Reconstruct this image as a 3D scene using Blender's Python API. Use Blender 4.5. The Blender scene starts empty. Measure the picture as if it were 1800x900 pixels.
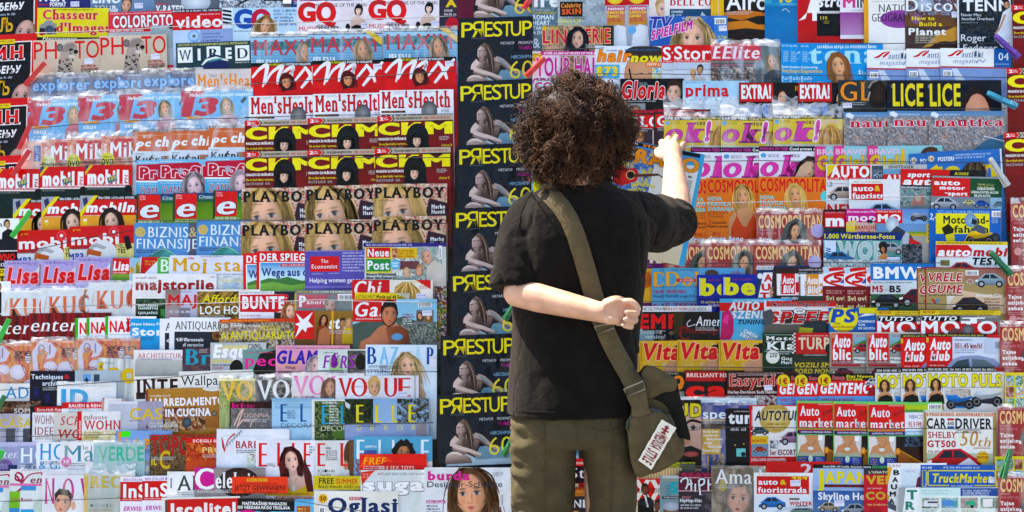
import bpy, bmesh, math, random
import numpy as np
from mathutils import Vector, Matrix, Euler
from mathutils.geometry import tessellate_polygon
rad = math.radians
scene = bpy.context.scene
COL = scene.collection
random.seed(7)

# ---------------------------------------------------------------- camera, sky, sun, exposure
S = 0.0017            # metres per photo pixel on the rack
D = 3.6               # camera to rack
ZC = 1.2              # eye height
cam = bpy.data.cameras.new('camera'); cam.sensor_width = 36; cam.lens = 36 * D / (1800 * S)
cam.clip_start = 0.05; cam.clip_end = 2000
camo = bpy.data.objects.new('camera', cam); COL.objects.link(camo)
camo.location = (0, -D, ZC); camo.rotation_euler = (rad(90), 0, 0)
scene.camera = camo
SUN_DIR = Vector((-0.53, 0.163, 0.84)).normalized()      # towards the sun: left, high, almost in the plane of the rack
world = bpy.data.worlds.new('World'); scene.world = world; world.use_nodes = True
nt = world.node_tree; bgn = nt.nodes['Background']
sky = nt.nodes.new('ShaderNodeTexSky'); sky.sky_type = 'NISHITA'; sky.sun_disc = False
sky.sun_elevation = math.asin(SUN_DIR.z); sky.sun_rotation = math.atan2(SUN_DIR.x, SUN_DIR.y)
sky.air_density = 1.0; sky.dust_density = 2.0; sky.ozone_density = 1.0
nt.links.new(sky.outputs[0], bgn.inputs[0]); bgn.inputs[1].default_value = 0.11
sl = bpy.data.lights.new('sun', 'SUN'); sl.energy = 4.6; sl.angle = rad(0.5); sl.color = (1, 0.95, 0.87)
so = bpy.data.objects.new('sun', sl); COL.objects.link(so); so.location = (-4, 0, 8)
so.rotation_euler = SUN_DIR.to_track_quat('Z', 'Y').to_euler()
vs = scene.view_settings; vs.view_transform = 'Standard'; vs.look = 'None'; vs.exposure = 1.80; vs.gamma = 1
scene.cycles.max_bounces = 6; scene.cycles.diffuse_bounces = 3; scene.cycles.transparent_max_bounces = 10

# ---------------------------------------------------------------- helpers
def P(px, py, Y=0.0):
    """the place in the world seen at photo pixel (px, py) at depth Y"""
    k = S * (D + Y) / D
    return Vector(((px - 900) * k, Y, ZC - (py - 450) * k))
def lin(c):
    c = c / 255.0
    return c / 12.92 if c <= 0.04045 else ((c + 0.055) / 1.055) ** 2.4
_hx = {}
def hx(s):
    if isinstance(s, tuple): return s
    if s not in _hx:
        q = s if len(s) == 6 else ''.join(c * 2 for c in s)
        c = [lin(int(q[i:i + 2], 16)) for i in (0, 2, 4)]; g = .25 * c[0] + .65 * c[1] + .1 * c[2]
        _hx[s] = tuple(min(.86, max(.004, (g + (v - g) * 1.15) * 1.02 - .014)) for v in c)      # process ink on coated stock: a little purer and darker than seen through gloss
    return _hx[s]
def mul(c, f): return (c[0] * f, c[1] * f, c[2] * f)
def mix(a, b, t): return tuple(a[i] * (1 - t) + b[i] * t for i in range(3))
def tag(o, label, cat, group=None):
    o['label'] = label; o['category'] = cat
    if group: o['group'] = group
    return o
def link(o, parent=None):
    COL.objects.link(o)
    if parent: o.parent = parent
    return o
def obj(name, mesh, parent=None):
    return link(bpy.data.objects.new(name, mesh), parent)
def empty(name, loc=(0, 0, 0)):
    o = bpy.data.objects.new(name, None); o.location = loc; o.empty_display_size = 0.05
    return link(o)
def mesh_from(name, verts, faces, mat, smooth=False):
    me = bpy.data.meshes.new(name); me.from_pydata([tuple(v) for v in verts], [], faces)
    me.materials.append(mat)
    if smooth: me.polygons.foreach_set('use_smooth', [True] * len(me.polygons))
    me.update(); return me
def new_mat(name):
    m = bpy.data.materials.new(name); m.use_nodes = True
    return m, m.node_tree, m.node_tree.nodes['Principled BSDF']
def N_(nt, t, **kw):
    n = nt.nodes.new(t)
    for k, v in kw.items():
        if k in n.inputs: n.inputs[k].default_value = v
        else: setattr(n, k, v)
    return n
def simple_mat(name, col, rough=0.6, spec=0.4, noise=0.15, scale=60, bump=0.0, bscale=200, fleck=None):
    m, nt, b = new_mat(name)
    tc = N_(nt, 'ShaderNodeTexCoord')
    n = N_(nt, 'ShaderNodeTexNoise', Scale=scale, Detail=4.0); nt.links.new(tc.outputs['Object'], n.inputs['Vector'])
    r = N_(nt, 'ShaderNodeMapRange'); nt.links.new(n.outputs[0], r.inputs[0])
    r.inputs[1].default_value = 0.3; r.inputs[2].default_value = 0.7
    r.inputs[3].default_value = 1 - noise; r.inputs[4].default_value = 1 + noise
    mx = N_(nt, 'ShaderNodeVectorMath', operation='SCALE'); mx.inputs[0].default_value = col
    nt.links.new(r.outputs[0], mx.inputs['Scale']); nt.links.new(mx.outputs[0], b.inputs['Base Color'])
    b.inputs['Roughness'].default_value = rough; b.inputs['Specular IOR Level'].default_value = spec
    if bump:
        n2 = N_(nt, 'ShaderNodeTexNoise', Scale=bscale, Detail=3.0); nt.links.new(tc.outputs['Object'], n2.inputs['Vector'])
        bp = N_(nt, 'ShaderNodeBump', Strength=bump, Distance=0.002); nt.links.new(n2.outputs[0], bp.inputs['Height'])
        nt.links.new(bp.outputs[0], b.inputs['Normal'])
    return m

# printed paper: the ink colour is a colour attribute, the node tree adds paper grain, gloss and a slight waviness
def print_mat(name, rough, spec, wave):
    m, nt, b = new_mat(name)
    at = N_(nt, 'ShaderNodeAttribute', attribute_name='ink')
    tc = N_(nt, 'ShaderNodeTexCoord'); ge = N_(nt, 'ShaderNodeNewGeometry')
    g = N_(nt, 'ShaderNodeTexNoise', Scale=520.0, Detail=2.0); nt.links.new(ge.outputs['Position'], g.inputs['Vector'])
    r = N_(nt, 'ShaderNodeMapRange'); nt.links.new(g.outputs[0], r.inputs[0])
    r.inputs[1].default_value = 0.3; r.inputs[2].default_value = 0.7; r.inputs[3].default_value = 0.90; r.inputs[4].default_value = 1.08
    mx = N_(nt, 'ShaderNodeVectorMath', operation='SCALE'); nt.links.new(at.outputs['Color'], mx.inputs[0])
    nt.links.new(r.outputs[0], mx.inputs['Scale']); nt.links.new(mx.outputs[0], b.inputs['Base Color'])
    w = N_(nt, 'ShaderNodeTexNoise', Scale=14.0, Detail=2.0); nt.links.new(ge.outputs['Position'], w.inputs['Vector'])
    bp = N_(nt, 'ShaderNodeBump', Strength=wave, Distance=0.02); nt.links.new(w.outputs[0], bp.inputs['Height'])
    nt.links.new(bp.outputs[0], b.inputs['Normal'])
    rr = N_(nt, 'ShaderNodeMapRange'); nt.links.new(w.outputs[0], rr.inputs[0]); rr.inputs[1].default_value = .35; rr.inputs[2].default_value = .65; rr.inputs[3].default_value = rough * .6; rr.inputs[4].default_value = rough * 1.5; nt.links.new(rr.outputs[0], b.inputs['Roughness'])
    b.inputs['Specular IOR Level'].default_value = spec
    return m
M_PRINT = print_mat('printed_cover', 0.26, 0.15, 0.75)
M_PAGE = simple_mat('page_edges', (0.80, 0.78, 0.72), 0.8, 0.2, 0.10, 900)
M_STICK = print_mat('sticker_paper', 0.6, 0.2, 0.2)
def film_mat():
    m, nt, b = new_mat('clear_film')
    out = nt.nodes['Material Output']
    b.inputs['Base Color'].default_value = (0.93, 0.93, 0.92, 1); b.inputs['Roughness'].default_value = 0.18  # white base colour stands in for sun glare on the clear plastic
    tr = N_(nt, 'ShaderNodeBsdfTransparent'); tl = N_(nt, 'ShaderNodeBsdfTranslucent'); tl.inputs[0].default_value = (0.9, 0.9, 0.9, 1)
    ad = N_(nt, 'ShaderNodeMixShader'); ad.inputs[0].default_value = 0.35
    nt.links.new(b.outputs[0], ad.inputs[1]); nt.links.new(tl.outputs[0], ad.inputs[2])
    ms = N_(nt, 'ShaderNodeMixShader')
    ge = N_(nt, 'ShaderNodeNewGeometry'); n = N_(nt, 'ShaderNodeTexNoise', Scale=17.0, Detail=2.0, Distortion=2.2)
    nt.links.new(ge.outputs['Position'], n.inputs['Vector'])
    r = N_(nt, 'ShaderNodeMapRange'); nt.links.new(n.outputs[0], r.inputs[0])
    r.inputs[1].default_value = 0.38; r.inputs[2].default_value = 0.62; r.inputs[3].default_value = 0.10; r.inputs[4].default_value = 0.70
    nt.links.new(r.outputs[0], ms.inputs[0]); nt.links.new(tr.outputs[0], ms.inputs[1]); nt.links.new(ad.outputs[0], ms.inputs[2])
    nt.links.new(ms.outputs[0], out.inputs[0]); return m
M_FILM = film_mat()
def veil_mat():
    m, nt, b = new_mat('clear_film_front'); out = nt.nodes['Material Output']; nt.nodes.remove(b)
    gl = N_(nt, 'ShaderNodeBsdfGlossy'); gl.inputs['Roughness'].default_value = .16; gl.inputs[0].default_value = (.95, .95, .95, 1)
    tr = N_(nt, 'ShaderNodeBsdfTransparent'); ms = N_(nt, 'ShaderNodeMixShader'); ge = N_(nt, 'ShaderNodeNewGeometry')
    mp = N_(nt, 'ShaderNodeMapping'); mp.inputs['Rotation'].default_value = (0, rad(35), 0); mp.inputs['Scale'].default_value = (26, 26, 7); nt.links.new(ge.outputs['Position'], mp.inputs[0])
    n = N_(nt, 'ShaderNodeTexNoise', Scale=1.0, Detail=3.0, Distortion=1.0); nt.links.new(mp.outputs[0], n.inputs['Vector'])
    r = N_(nt, 'ShaderNodeMapRange'); nt.links.new(n.outputs[0], r.inputs[0]); r.inputs[1].default_value = .48; r.inputs[2].default_value = .66; r.inputs[3].default_value = .02; r.inputs[4].default_value = .19  # stretched noise sets fixed reflection streaks into the film's gloss
    nt.links.new(r.outputs[0], ms.inputs[0]); nt.links.new(tr.outputs[0], ms.inputs[1]); nt.links.new(gl.outputs[0], ms.inputs[2]); nt.links.new(ms.outputs[0], out.inputs[0]); return m
M_VEIL = veil_mat()

# ---------------------------------------------------------------- lettering: outlines of the built-in font, thickened by hand
GLYPHS = {}
ALLCH = sorted(set("ABCDEFGHIJKLMNOPQRSTUVWXYZabcdefghijklmnopqrstuvwxyz0123456789&!?*'.,:-+/()|€£ČĆŠŽĐčćšžđÖÜÄöüäßИНЉЊЂПСУЯЕБТАВК"))
def load_glyphs():
    obs = []
    def add(body):
        cu = bpy.data.curves.new('glyph', 'FONT'); cu.body = body; cu.fill_mode = 'NONE'; cu.resolution_u = 3
        o = bpy.data.objects.new('glyph', cu); COL.objects.link(o); obs.append((o, cu)); return o
    a = {c: (add(c), add('I' + c + 'I')) for c in ALLCH}
    ref = add('II')
    dg = bpy.context.evaluated_depsgraph_get()
    def loops(o):
        e = o.evaluated_get(dg); me = e.to_mesh()
        co = [(v.co.x, v.co.y) for v in me.vertices]; nx = {}
        for ed in me.edges:
            i, j = ed.vertices; nx.setdefault(i, []).append(j); nx.setdefault(j, []).append(i)
        seen = set(); out = []
        for i in range(len(co)):
            if i in seen: continue
            lp = [i]; seen.add(i); cur = i
            while True:
                q = [k for k in sorted(nx[cur], key=lambda k: (k != cur + 1)) if k not in seen]
                if not q: break
                cur = q[0]; seen.add(cur); lp.append(cur)
            pts = []
            for k in lp:
                p = np.array(co[k])
                if not pts or np.hypot(*(p - pts[-1])) > 1e-4: pts.append(p)
            if len(pts) > 2: out.append(np.array(pts))
        e.to_mesh_clear(); return out
    def width(o):
        e = o.evaluated_get(dg); me = e.to_mesh(); xs = [v.co.x for v in me.vertices]
        w = max(xs) - min(xs); e.to_mesh_clear(); return w
    wr = width(ref)
    for c, (o1, o2) in a.items(): GLYPHS[c] = (loops(o1), width(o2) - wr)
    for o, cu in obs:
        bpy.data.objects.remove(o); bpy.data.curves.remove(cu)
load_glyphs()
CAP = 0.682
# weight: (x thickening, y thickening); serif: (overhang, half thickness)
STYLES = {'t': (-.010, -.010, None), 'r': (.004, .004, None), 'm': (.018, .016, None), 'b': (.034, .028, None), 'k': (.052, .040, None),
          'u': (.066, .048, None), 's': (.012, -.008, (.045, .012)), 'B': (.034, .004, (.045, .018)), 'd': (.034, -.020, (.05, .007)), 'S': (.05, .022, (.06, .034))}
_gc = {}
def glyph(c, st, grow=0.0):
    key = (c, st, grow)
    if key in _gc: return _gc[key]
    if c not in GLYPHS: c = '-'
    loops, adv = GLYPHS[c]; ax, ay, serif = STYLES[st]; ax += grow; ay += grow
    V = []; F = []
    if loops:
        def area(p): return 0.5 * np.sum(p[:, 0] * np.roll(p[:, 1], -1) - np.roll(p[:, 0], -1) * p[:, 1])
        sg = np.sign(area(max(loops, key=lambda p: abs(area(p)))))
        outs = []; slabs = []
        for p in loops:
            q = p.copy()
            d1 = p - np.roll(p, 1, 0); d2 = np.roll(p, -1, 0) - p
            n1 = np.stack([d1[:, 1], -d1[:, 0]], 1) * sg; n2 = np.stack([d2[:, 1], -d2[:, 0]], 1) * sg
            n1 /= np.linalg.norm(n1, axis=1, keepdims=True) + 1e-9; n2 /= np.linalg.norm(n2, axis=1, keepdims=True) + 1e-9
            b = n1 + n2; den = np.clip(np.sum(b * n1, 1, keepdims=True), 0.55, 4); b = b / den
            q += b * np.array([ax, ay]); outs.append(q)
            if serif and c not in '.,!:*&-+/':
                for k in range(len(p)):
                    a0, a1 = p[k], p[(k + 1) % len(p)]; e = a1 - a0
                    if 0.03 < abs(e[0]) < 0.13 and abs(e[1]) < 0.006 and (abs(a0[1]) < .012 or abs(a0[1] - CAP) < .02 or abs(a0[1] - .45) < .02):
                        pp = p[(k - 1) % len(p)] - a0; nn = p[(k + 2) % len(p)] - a1
                        if abs(pp[1]) > .08 and abs(nn[1]) > .08:
                            slabs.append((min(a0[0], a1[0]) - ax - serif[0], max(a0[0], a1[0]) + ax + serif[0], a0[1], -1 if pp[1] < 0 else 1))
        # the slimmed outline is filled, then a band round it adds the weight
        ins = []
        for p, q in zip(loops, outs):
            off = q - p; out_ = np.where(np.array([ax, ay]) > 0, off, 0.0); ins.append(q - out_)
        polys = [[Vector((x, y, 0)) for x, y in q] for q in ins]
        tris = tessellate_polygon(polys)
        V = [tuple(pt) for q in ins for pt in q]; F = [tuple(t) for t in tris]; k0 = 0
        if ax > 0 or ay > 0:
            for p, q in zip(ins, outs):
                n_ = len(p); k1 = len(V); V += [tuple(pt) for pt in q]
                F += [(k0 + i, k0 + (i + 1) % n_, k1 + (i + 1) % n_, k1 + i) for i in range(n_)]; k0 += n_
        for x0, x1, y, s_ in slabs:
            k = len(V); t = 2 * serif[1] + grow; y0 = y - s_ * (ay + grow * .0); y1 = y0 + s_ * t; g = grow
            V += [(x0 - g, min(y0, y1) - g), (x1 + g, min(y0, y1) - g), (x1 + g, max(y0, y1)), (x0 - g, max(y0, y1))]; F += [(k, k + 1, k + 2), (k, k + 2, k + 3)]
    base_ax, base_ay = STYLES[st][0], STYLES[st][1]
    f = CAP / (CAP + 2 * max(base_ay, -.006))
    V = [(x, (y + base_ay) * f) for x, y in V]
    _gc[key] = (V, F, adv + 2 * base_ax + (serif[0] * .8 if serif else 0))
    return _gc[key]
def text_geo(s, st, grow=0.0, italic=0.0):
    """triangles of a line of text with cap height 1, starting at x = 0"""
    V = []; F = []; x = 0.0
    for c in s:
        if c == ' ': x += .26; continue
        gv, gf, adv = glyph(c, st, grow); k = len(V)
        V += [(x + vx + italic * vy, vy) for vx, vy in gv]; F += [tuple(i + k for i in f) for f in gf]; x += adv
    return [(vx / CAP, vy / CAP) for vx, vy in V], F

# ---------------------------------------------------------------- ink: flat print collected as coloured triangles, one thin layer over the other
class Ink:
    def __init__(s): s.v = []; s.c = []; s.f = []; s.lay = 0
    def poly(s, pts, col, cols=None):
        k = len(s.v); z = s.lay
        s.v += [(x, y, z) for x, y in pts]; s.c += cols if cols else [col] * len(pts)
        n = len(pts)
        if n <= 4: s.f.append(tuple(range(k, k + n)))
        else:
            for t in tessellate_polygon([[Vector((x, y, 0)) for x, y in pts]]): s.f.append(tuple(i + k for i in t))
    def grid(s, x, y, w, h, nx, ny, fn, warp=None, keep=None):
        k = len(s.v); z = s.lay
        for j in range(ny + 1):
            for i in range(nx + 1):
                u, v = i / nx, j / ny
                px, py = (x + w * u, y + h * v) if warp is None else warp(u, v)
                s.v.append((px, py, z)); s.c.append(fn(u, v))
        for j in range(ny):
            for i in range(nx):
                a = k + j * (nx + 1) + i
                if keep is None or keep((i + .5) / nx, (j + .5) / ny): s.f.append((a, a + 1, a + nx + 2, a + nx + 1))
    def tris(s, V, F, col):
        k = len(s.v); s.v += [(x, y, s.lay) for x, y in V]; s.c += [col] * len(V); s.f += [tuple(i + k for i in f) for f in F]
    def mesh(s, name, fn, mat):
        me = bpy.data.meshes.new(name); me.from_pydata([fn(*v) for v in s.v], [], s.f)
        a = me.color_attributes.new('ink', 'FLOAT_COLOR', 'POINT')
        arr = np.ones((len(s.v), 4), np.float32); arr[:, :3] = np.array(s.c, np.float32).reshape(-1, 3)
        a.data.foreach_set('color', arr.ravel()); me.materials.append(mat); me.update(); return me

# print items: each returns a function that draws into the ink of one magazine, in photo pixels from its top left corner
def T(s, x, y, w, h, col, st='b', out=None, sl=0.0, ow=.03, rot=0.0, sh=None):
    return ('T', s, x, y, w, h, col, st, out, sl, ow, rot, sh)
def draw_text(ink, it):
    _, s, x, y, w, h, col, st, out, sl, ow, rot, sh = it
    it_ = 0.22 if 'i' in st else 0.0; base = st.replace('i', '')
    V, F = text_geo(s, base, 0, it_)
    if not V: return
    x0 = min(v[0] for v in V); x1 = max(v[0] for v in V); f = w / max(x1 - x0, 1e-6)
    cr, sr = math.cos(rad(rot)), math.sin(rad(rot))
    def mp(V, dx=0, dy=0):
        o = []
        for vx, vy in V:
            X = (vx - x0) * f + dx; Y = -vy * h + dy + sl * X
            o.append((x + X * cr + (Y + h) * sr - 0 * sr, y + h + (Y) * cr - X * sr) if rot else (x + X, y + h + Y))
        return o
    if sh: ink.tris(mp(V, sh[0], sh[1]), F, hx(sh[2])); ink.lay += 1
    if out:
        V2, F2 = text_geo(s, base, ow, it_); ink.tris(mp(V2), F2, hx(out)); ink.lay += 1
    ink.tris(mp(V), F, hx(col)); ink.lay += 1
def R(x, y, w, h, c, c2=None, horiz=False): return ('R', x, y, w, h, c, c2, horiz)
def E(cx, cy, rx, ry, c, c2=None, a0=0, a1=360): return ('E', cx, cy, rx, ry, c, c2, a0, a1)
def Pg(pts, c): return ('P', pts, c)
def Pv(pts, cols): return ('Pv', pts, cols.split())
def St(pts, wd, c, n=6): return ('St', pts, wd, c, n)          # stroke through points
def H(cx, cy, w, style, hair, skin='e0b090', body=None, side=1, lips='a04848', sh=1.0): return ('H', cx, cy, w, style, hair, skin, body, side, lips, sh)
def N(x, y, w, h, cols, cell=3): return ('N', x, y, w, h, cols.split(), cell)
def L(x, y, w, h, c, n=1, gap=None): return ('L', x, y, w, h, c, n, gap)
def B(x, y, w=24, h=10): return ('B', x, y, w, h)
def Sk(x, y, w=15, h=9): return ('Sk', x, y, w, h)
def C(x, y, w, c, glass='2a3038'): return ('C', x, y, w, c, glass)
def M(x, y, w, c): return ('M', x, y, w, c)

def stroke(ink, pts, wd, col, n=6):
    p = [Vector((a[0], a[1])) for a in pts]; q = []
    for i in range(len(p) - 1):
        a, b, c, d = p[max(i - 1, 0)], p[i], p[i + 1], p[min(i + 2, len(p) - 1)]
        for k in range(n):
            t = k / n
            q.append(.5 * ((2 * b) + (c - a) * t + (2 * a - 5 * b + 4 * c - d) * t * t + (3 * b - a - 3 * c + d) * t ** 3))
    q.append(p[-1]); k = len(ink.v); m = len(q)
    ws = wd if isinstance(wd, (list, tuple)) else [wd] * 2
    for i, a in enumerate(q):
        d = (q[min(i + 1, m - 1)] - q[max(i - 1, 0)]); d = d.normalized() if d.length > 1e-6 else Vector((1, 0)); nn = Vector((-d.y, d.x))
        t = i / (m - 1) * (len(ws) - 1); j = min(int(t), len(ws) - 2); w = (ws[j] * (1 - (t - j)) + ws[j + 1] * (t - j)) / 2
        for s_ in (1, -1): ink.v.append((a.x + nn.x * w * s_, a.y + nn.y * w * s_, ink.lay)); ink.c.append(col)
    for i in range(m - 1): ink.f.append((k + 2 * i, k + 2 * i + 1, k + 2 * i + 3, k + 2 * i + 2))
def sstep(a, b, x):
    t = min(max((x - a) / (b - a), 0), 1); return t * t * (3 - 2 * t)
def head(ink, it):
    _, cx, cy, w, style, hair, skin, body, side, lips, shade = it
    rnd = random.Random(int(cx * 7 + cy * 13 + w)); hc = hx(hair); sk = hx(skin); fh = w * 1.36; v_start = len(ink.v); sc = max(1.0, w / 24)
    def strand(a, flare, length, y0=-.66, wid=.09, f=None):
        f = f if f is not None else rnd.uniform(.6, 1.5)
        j = rnd.uniform(-.06, .06)
        pts = [(cx + a * .10 * w, cy + y0 * fh), (cx + a * (.48 + j) * w, cy - .40 * fh), (cx + a * (.62 + j) * w * flare ** .5, cy + .05 * fh), (cx + a * (.62 + j * 2) * w * flare, cy + length * fh)]
        stroke(ink, pts, [wid * w * .6 / sc, wid * w / sc, wid * w * .3 / sc], mul(hc, f), 3 if sc < 1.3 else 5)
    def blob(rx, ry, dy=0, n=22, c=None, wob=.06):
        pts = [(cx + rx * math.cos(t) * (1 + rnd.uniform(-wob, wob)), cy + dy + ry * math.sin(t) * (1 + rnd.uniform(-wob, wob))) for t in [2 * math.pi * i / n for i in range(n)]]
        c = c or hc; cols = [mul(c, rnd.uniform(.75, 1.2)) for _ in pts]; ink.poly(pts, c, cols)
    if style in ('long', 'fringe', 'wild', 'hood'):
        fl = {'long': 1.05, 'fringe': 1.0, 'wild': 1.5, 'hood': 1.3}[style]; ln = {'long': 1.0, 'fringe': .75, 'wild': 1.1, 'hood': .9}[style]
        pts = [(cx - .5 * w * fl, cy + ln * fh * .9), (cx - .64 * w * fl, cy + .1 * fh), (cx - .55 * w, cy - .45 * fh), (cx - .25 * w, cy - .68 * fh), (cx + .2 * w, cy - .68 * fh), (cx + .55 * w, cy - .45 * fh), (cx + .64 * w * fl, cy + .1 * fh), (cx + .5 * w * fl, cy + ln * fh * .9)]
        ink.poly(pts, mul(hc, .8)); ink.lay += 1
        for i in range(int(34 * sc)):
            a = rnd.choice((-1, 1)) * rnd.uniform(.55, 1.25); strand(a, fl * rnd.uniform(.85, 1.15), ln * rnd.uniform(.6, 1.05))
        ink.lay += 1
    elif style in ('bob',):
        blob(.70 * w, .72 * fh, -.06 * fh, 26, None, .02); ink.lay += 1
    elif style in ('curly',):
        blob(.85 * w, .78 * fh, .02 * fh, 30, None, .12); ink.lay += 1
        for i in range(40):
            t = rnd.uniform(0, 6.28); r_ = rnd.uniform(.6, .95); x_, y_ = cx + r_ * .85 * w * math.cos(t), cy + r_ * .78 * fh * math.sin(t)
            stroke(ink, [(x_, y_), (x_ + rnd.uniform(-.2, .2) * w, y_ + rnd.uniform(0, .2) * w), (x_ + rnd.uniform(-.2, .2) * w, y_ + .25 * w)], [.05 * w, .02 * w], mul(hc, rnd.uniform(.6, 1.8)), 2)
        ink.lay += 1
    elif style in ('short', 'man'):
        blob(.56 * w, .66 * fh, -.10 * fh, 20, None, .05); ink.lay += 1
    if body:
        bc = sk if body == 'skin' else hx(body)
        ink.poly([(cx - .24 * w, cy + .3 * fh), (cx + .24 * w, cy + .3 * fh), (cx + .27 * w, cy + .85 * fh), (cx - .27 * w, cy + .85 * fh)], mul(sk, .72)); ink.lay += 1
        ink.poly([(cx - .22 * w, cy + .72 * fh), (cx - .8 * w, cy + .92 * fh), (cx - 1.15 * w, cy + 1.25 * fh), (cx - 1.25 * w, cy + 3.0 * fh), (cx + 1.25 * w, cy + 3.0 * fh), (cx + 1.15 * w, cy + 1.25 * fh), (cx + .8 * w, cy + .92 * fh), (cx + .22 * w, cy + .72 * fh)], bc,
                 [mul(bc, .95), mul(bc, .9), mul(bc, .8), mul(bc, .7), mul(bc, .6), mul(bc, .7), mul(bc, .8), mul(bc, .95)]); ink.lay += 1
    lc = hx(lips); nx = 24 if w < 36 else 46; ny = 32 if w < 36 else 62; turn = rnd.choice((-1, 1)) * rnd.uniform(.06, .2)
    eye = (.02, .015, .012)
    def fc(u, v):
        x, y = u * 2 - 1, v * 2 - 1
        c = sk; x0 = x; x = x - turn * (1 - x * x * .6) ; y = y + .04 * math.sin(turn * 20)
        k = 1.14 - .46 * sstep(-.1, 1.0, side * x0) - .25 * sstep(.55, 1.0, abs(x0)) - .20 * sstep(.6, 1, y) - .12 * sstep(-.5, -1, y)
        k *= 1 - .34 * sstep(1.0, .2, math.hypot((abs(x) - .44) / .32, (y + .14) / .22))          # eye socket
        k *= 1 - .30 * sstep(1, .3, math.hypot((x - .12 * side) / .09, (y - .08) / .28)) * (1 if side * (x) > 0 else .3)
        k *= 1 + .12 * sstep(1, .2, math.hypot(x / .10, (y - .05) / .35))                           # nose ridge
        k *= 1 - .40 * sstep(1, .4, math.hypot((abs(x) - .10) / .09, (y - .34) / .06))
        k *= 1 - .25 * sstep(1, .2, math.hypot(x / .3, (y - .74) / .09))
        c = mul(c, k)
        c = mix(c, mul(hx('c86050'), .9), .25 * sstep(1, .1, math.hypot((abs(x) - .5) / .3, (y - .25) / .25)))
        e = math.hypot((abs(x) - .44) / (.25 if w > 36 else .20), (y + .10) / .085)
        if e < 1.25: c = mix(c, (.55, .52, .5), .7 * sstep(1.2, .8, e))
        e2 = math.hypot((abs(x) - .44) / .105, (y + .10) / .10)
        c = mix(c, eye, sstep(1.3, .7, e2))
        if w > 36: c = mix(c, (.07, .09, .11), .8 * sstep(1.0, .8, e2) * sstep(.35, .6, e2)); c = mix(c, (.7, .7, .7), sstep(1, .4, math.hypot((abs(x) - .47) / .03, (y + .13) / .025)))
        lid = math.hypot((abs(x) - .45) / .24, (y + .17) / (.065 if w > 36 else .05)); c = mix(c, eye, .8 * sstep(1.2, .5, lid))
        br = math.hypot((abs(x) - .46) / .28, (y + .32 + .05 * abs(x)) / .055); c = mix(c, mul(hc, .5), .75 * sstep(1.2, .5, br))
        m = math.hypot(x / .27, (y - .56) / .095); c = mix(c, lc, .9 * sstep(1.15, .7, m))
        m2 = math.hypot(x / .28, (y - .545) / .02); c = mix(c, mul(lc, .35), .8 * sstep(1.2, .5, m2))
        rim = sstep(.80, 1.0, math.hypot(x0, (v * 2 - 1) * .95)) * (1 if style in ('long', 'wild', 'fringe', 'bob', 'curly', 'hood') and y < .5 else .35)
        c = mix(c, mul(hc, .7) if y < .45 else mul(sk, .45), .75 * rim)
        return mul(c, shade)
    def wp(u, v):
        x, y = u * 2 - 1, v * 2 - 1
        X = x * math.sqrt(max(0, 1 - y * y / 2)); Y = y * math.sqrt(max(0, 1 - x * x / 2))
        jaw = 1 - .24 * sstep(.1, 1, Y)
        return (cx + X * w * .5 * jaw, cy + Y * fh * .5)
    if style != 'back': ink.grid(0, 0, 1, 1, nx, ny, fc, wp); ink.lay += 1
    if style in ('long', 'wild', 'hood'):
        for i in range(int(18 * sc)): strand(rnd.choice((-1, 1)) * rnd.uniform(.72, 1.1), 1.05 * (1.3 if style == 'wild' else 1), rnd.uniform(.3, .8), -.66, .11)
        if style == 'hood':
            for s_ in (-1, 1): stroke(ink, [(cx, cy - .85 * fh), (cx + s_ * .8 * w, cy - .3 * fh), (cx + s_ * 1.0 * w, cy + .5 * fh), (cx + s_ * 1.3 * w, cy + 1.1 * fh)], [.3 * w, .5 * w, .6 * w], hx('484a4c'), 4)
        pts = [(cx - .47 * w, cy - .12 * fh), (cx - .56 * w, cy - .42 * fh), (cx - .3 * w, cy - .70 * fh), (cx + .25 * w, cy - .70 * fh), (cx + .56 * w, cy - .42 * fh), (cx + .47 * w, cy - .12 * fh), (cx + .34 * w, cy - .36 * fh), (cx + .05 * w, cy - .47 * fh), (cx - .3 * w, cy - .38 * fh)]
        ink.poly(pts, hc, [mul(hc, rnd.uniform(.6, 1.4)) for _ in pts])
    elif style in ('fringe', 'bob'):
        pts = [(cx - .52 * w, cy + .38 * fh), (cx - .62 * w, cy - .2 * fh), (cx - .4 * w, cy - .6 * fh), (cx, cy - .72 * fh), (cx + .4 * w, cy - .6 * fh), (cx + .62 * w, cy - .2 * fh), (cx + .52 * w, cy + .38 * fh), (cx + .42 * w, cy - .20 * fh), (cx, cy - .24 * fh), (cx - .42 * w, cy - .20 * fh)]
        ink.poly(pts, hc); ink.lay += 1
        for i in range(14):
            a = rnd.uniform(-1, 1); stroke(ink, [(cx + a * .25 * w, cy - .66 * fh), (cx + a * .42 * w, cy - .42 * fh), (cx + a * .45 * w, cy - .22 * fh)], .03 * w, mul(hc, rnd.uniform(.8, 2.2)), 3)
    elif style in ('short', 'man', 'curly'):
        pts = [(cx - .50 * w, cy - .02 * fh), (cx - .56 * w, cy - .36 * fh), (cx - .32 * w, cy - .66 * fh), (cx + .1 * w, cy - .72 * fh), (cx + .46 * w, cy - .52 * fh), (cx + .54 * w, cy - .2 * fh), (cx + .49 * w, cy - .0 * fh), (cx + .44 * w, cy - .26 * fh), (cx + .2 * w, cy - .42 * fh), (cx - .3 * w, cy - .36 * fh)]
        ink.poly(pts, hc, [mul(hc, rnd.uniform(.6, 1.5)) for _ in pts])
    elif style == 'bun':
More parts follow.
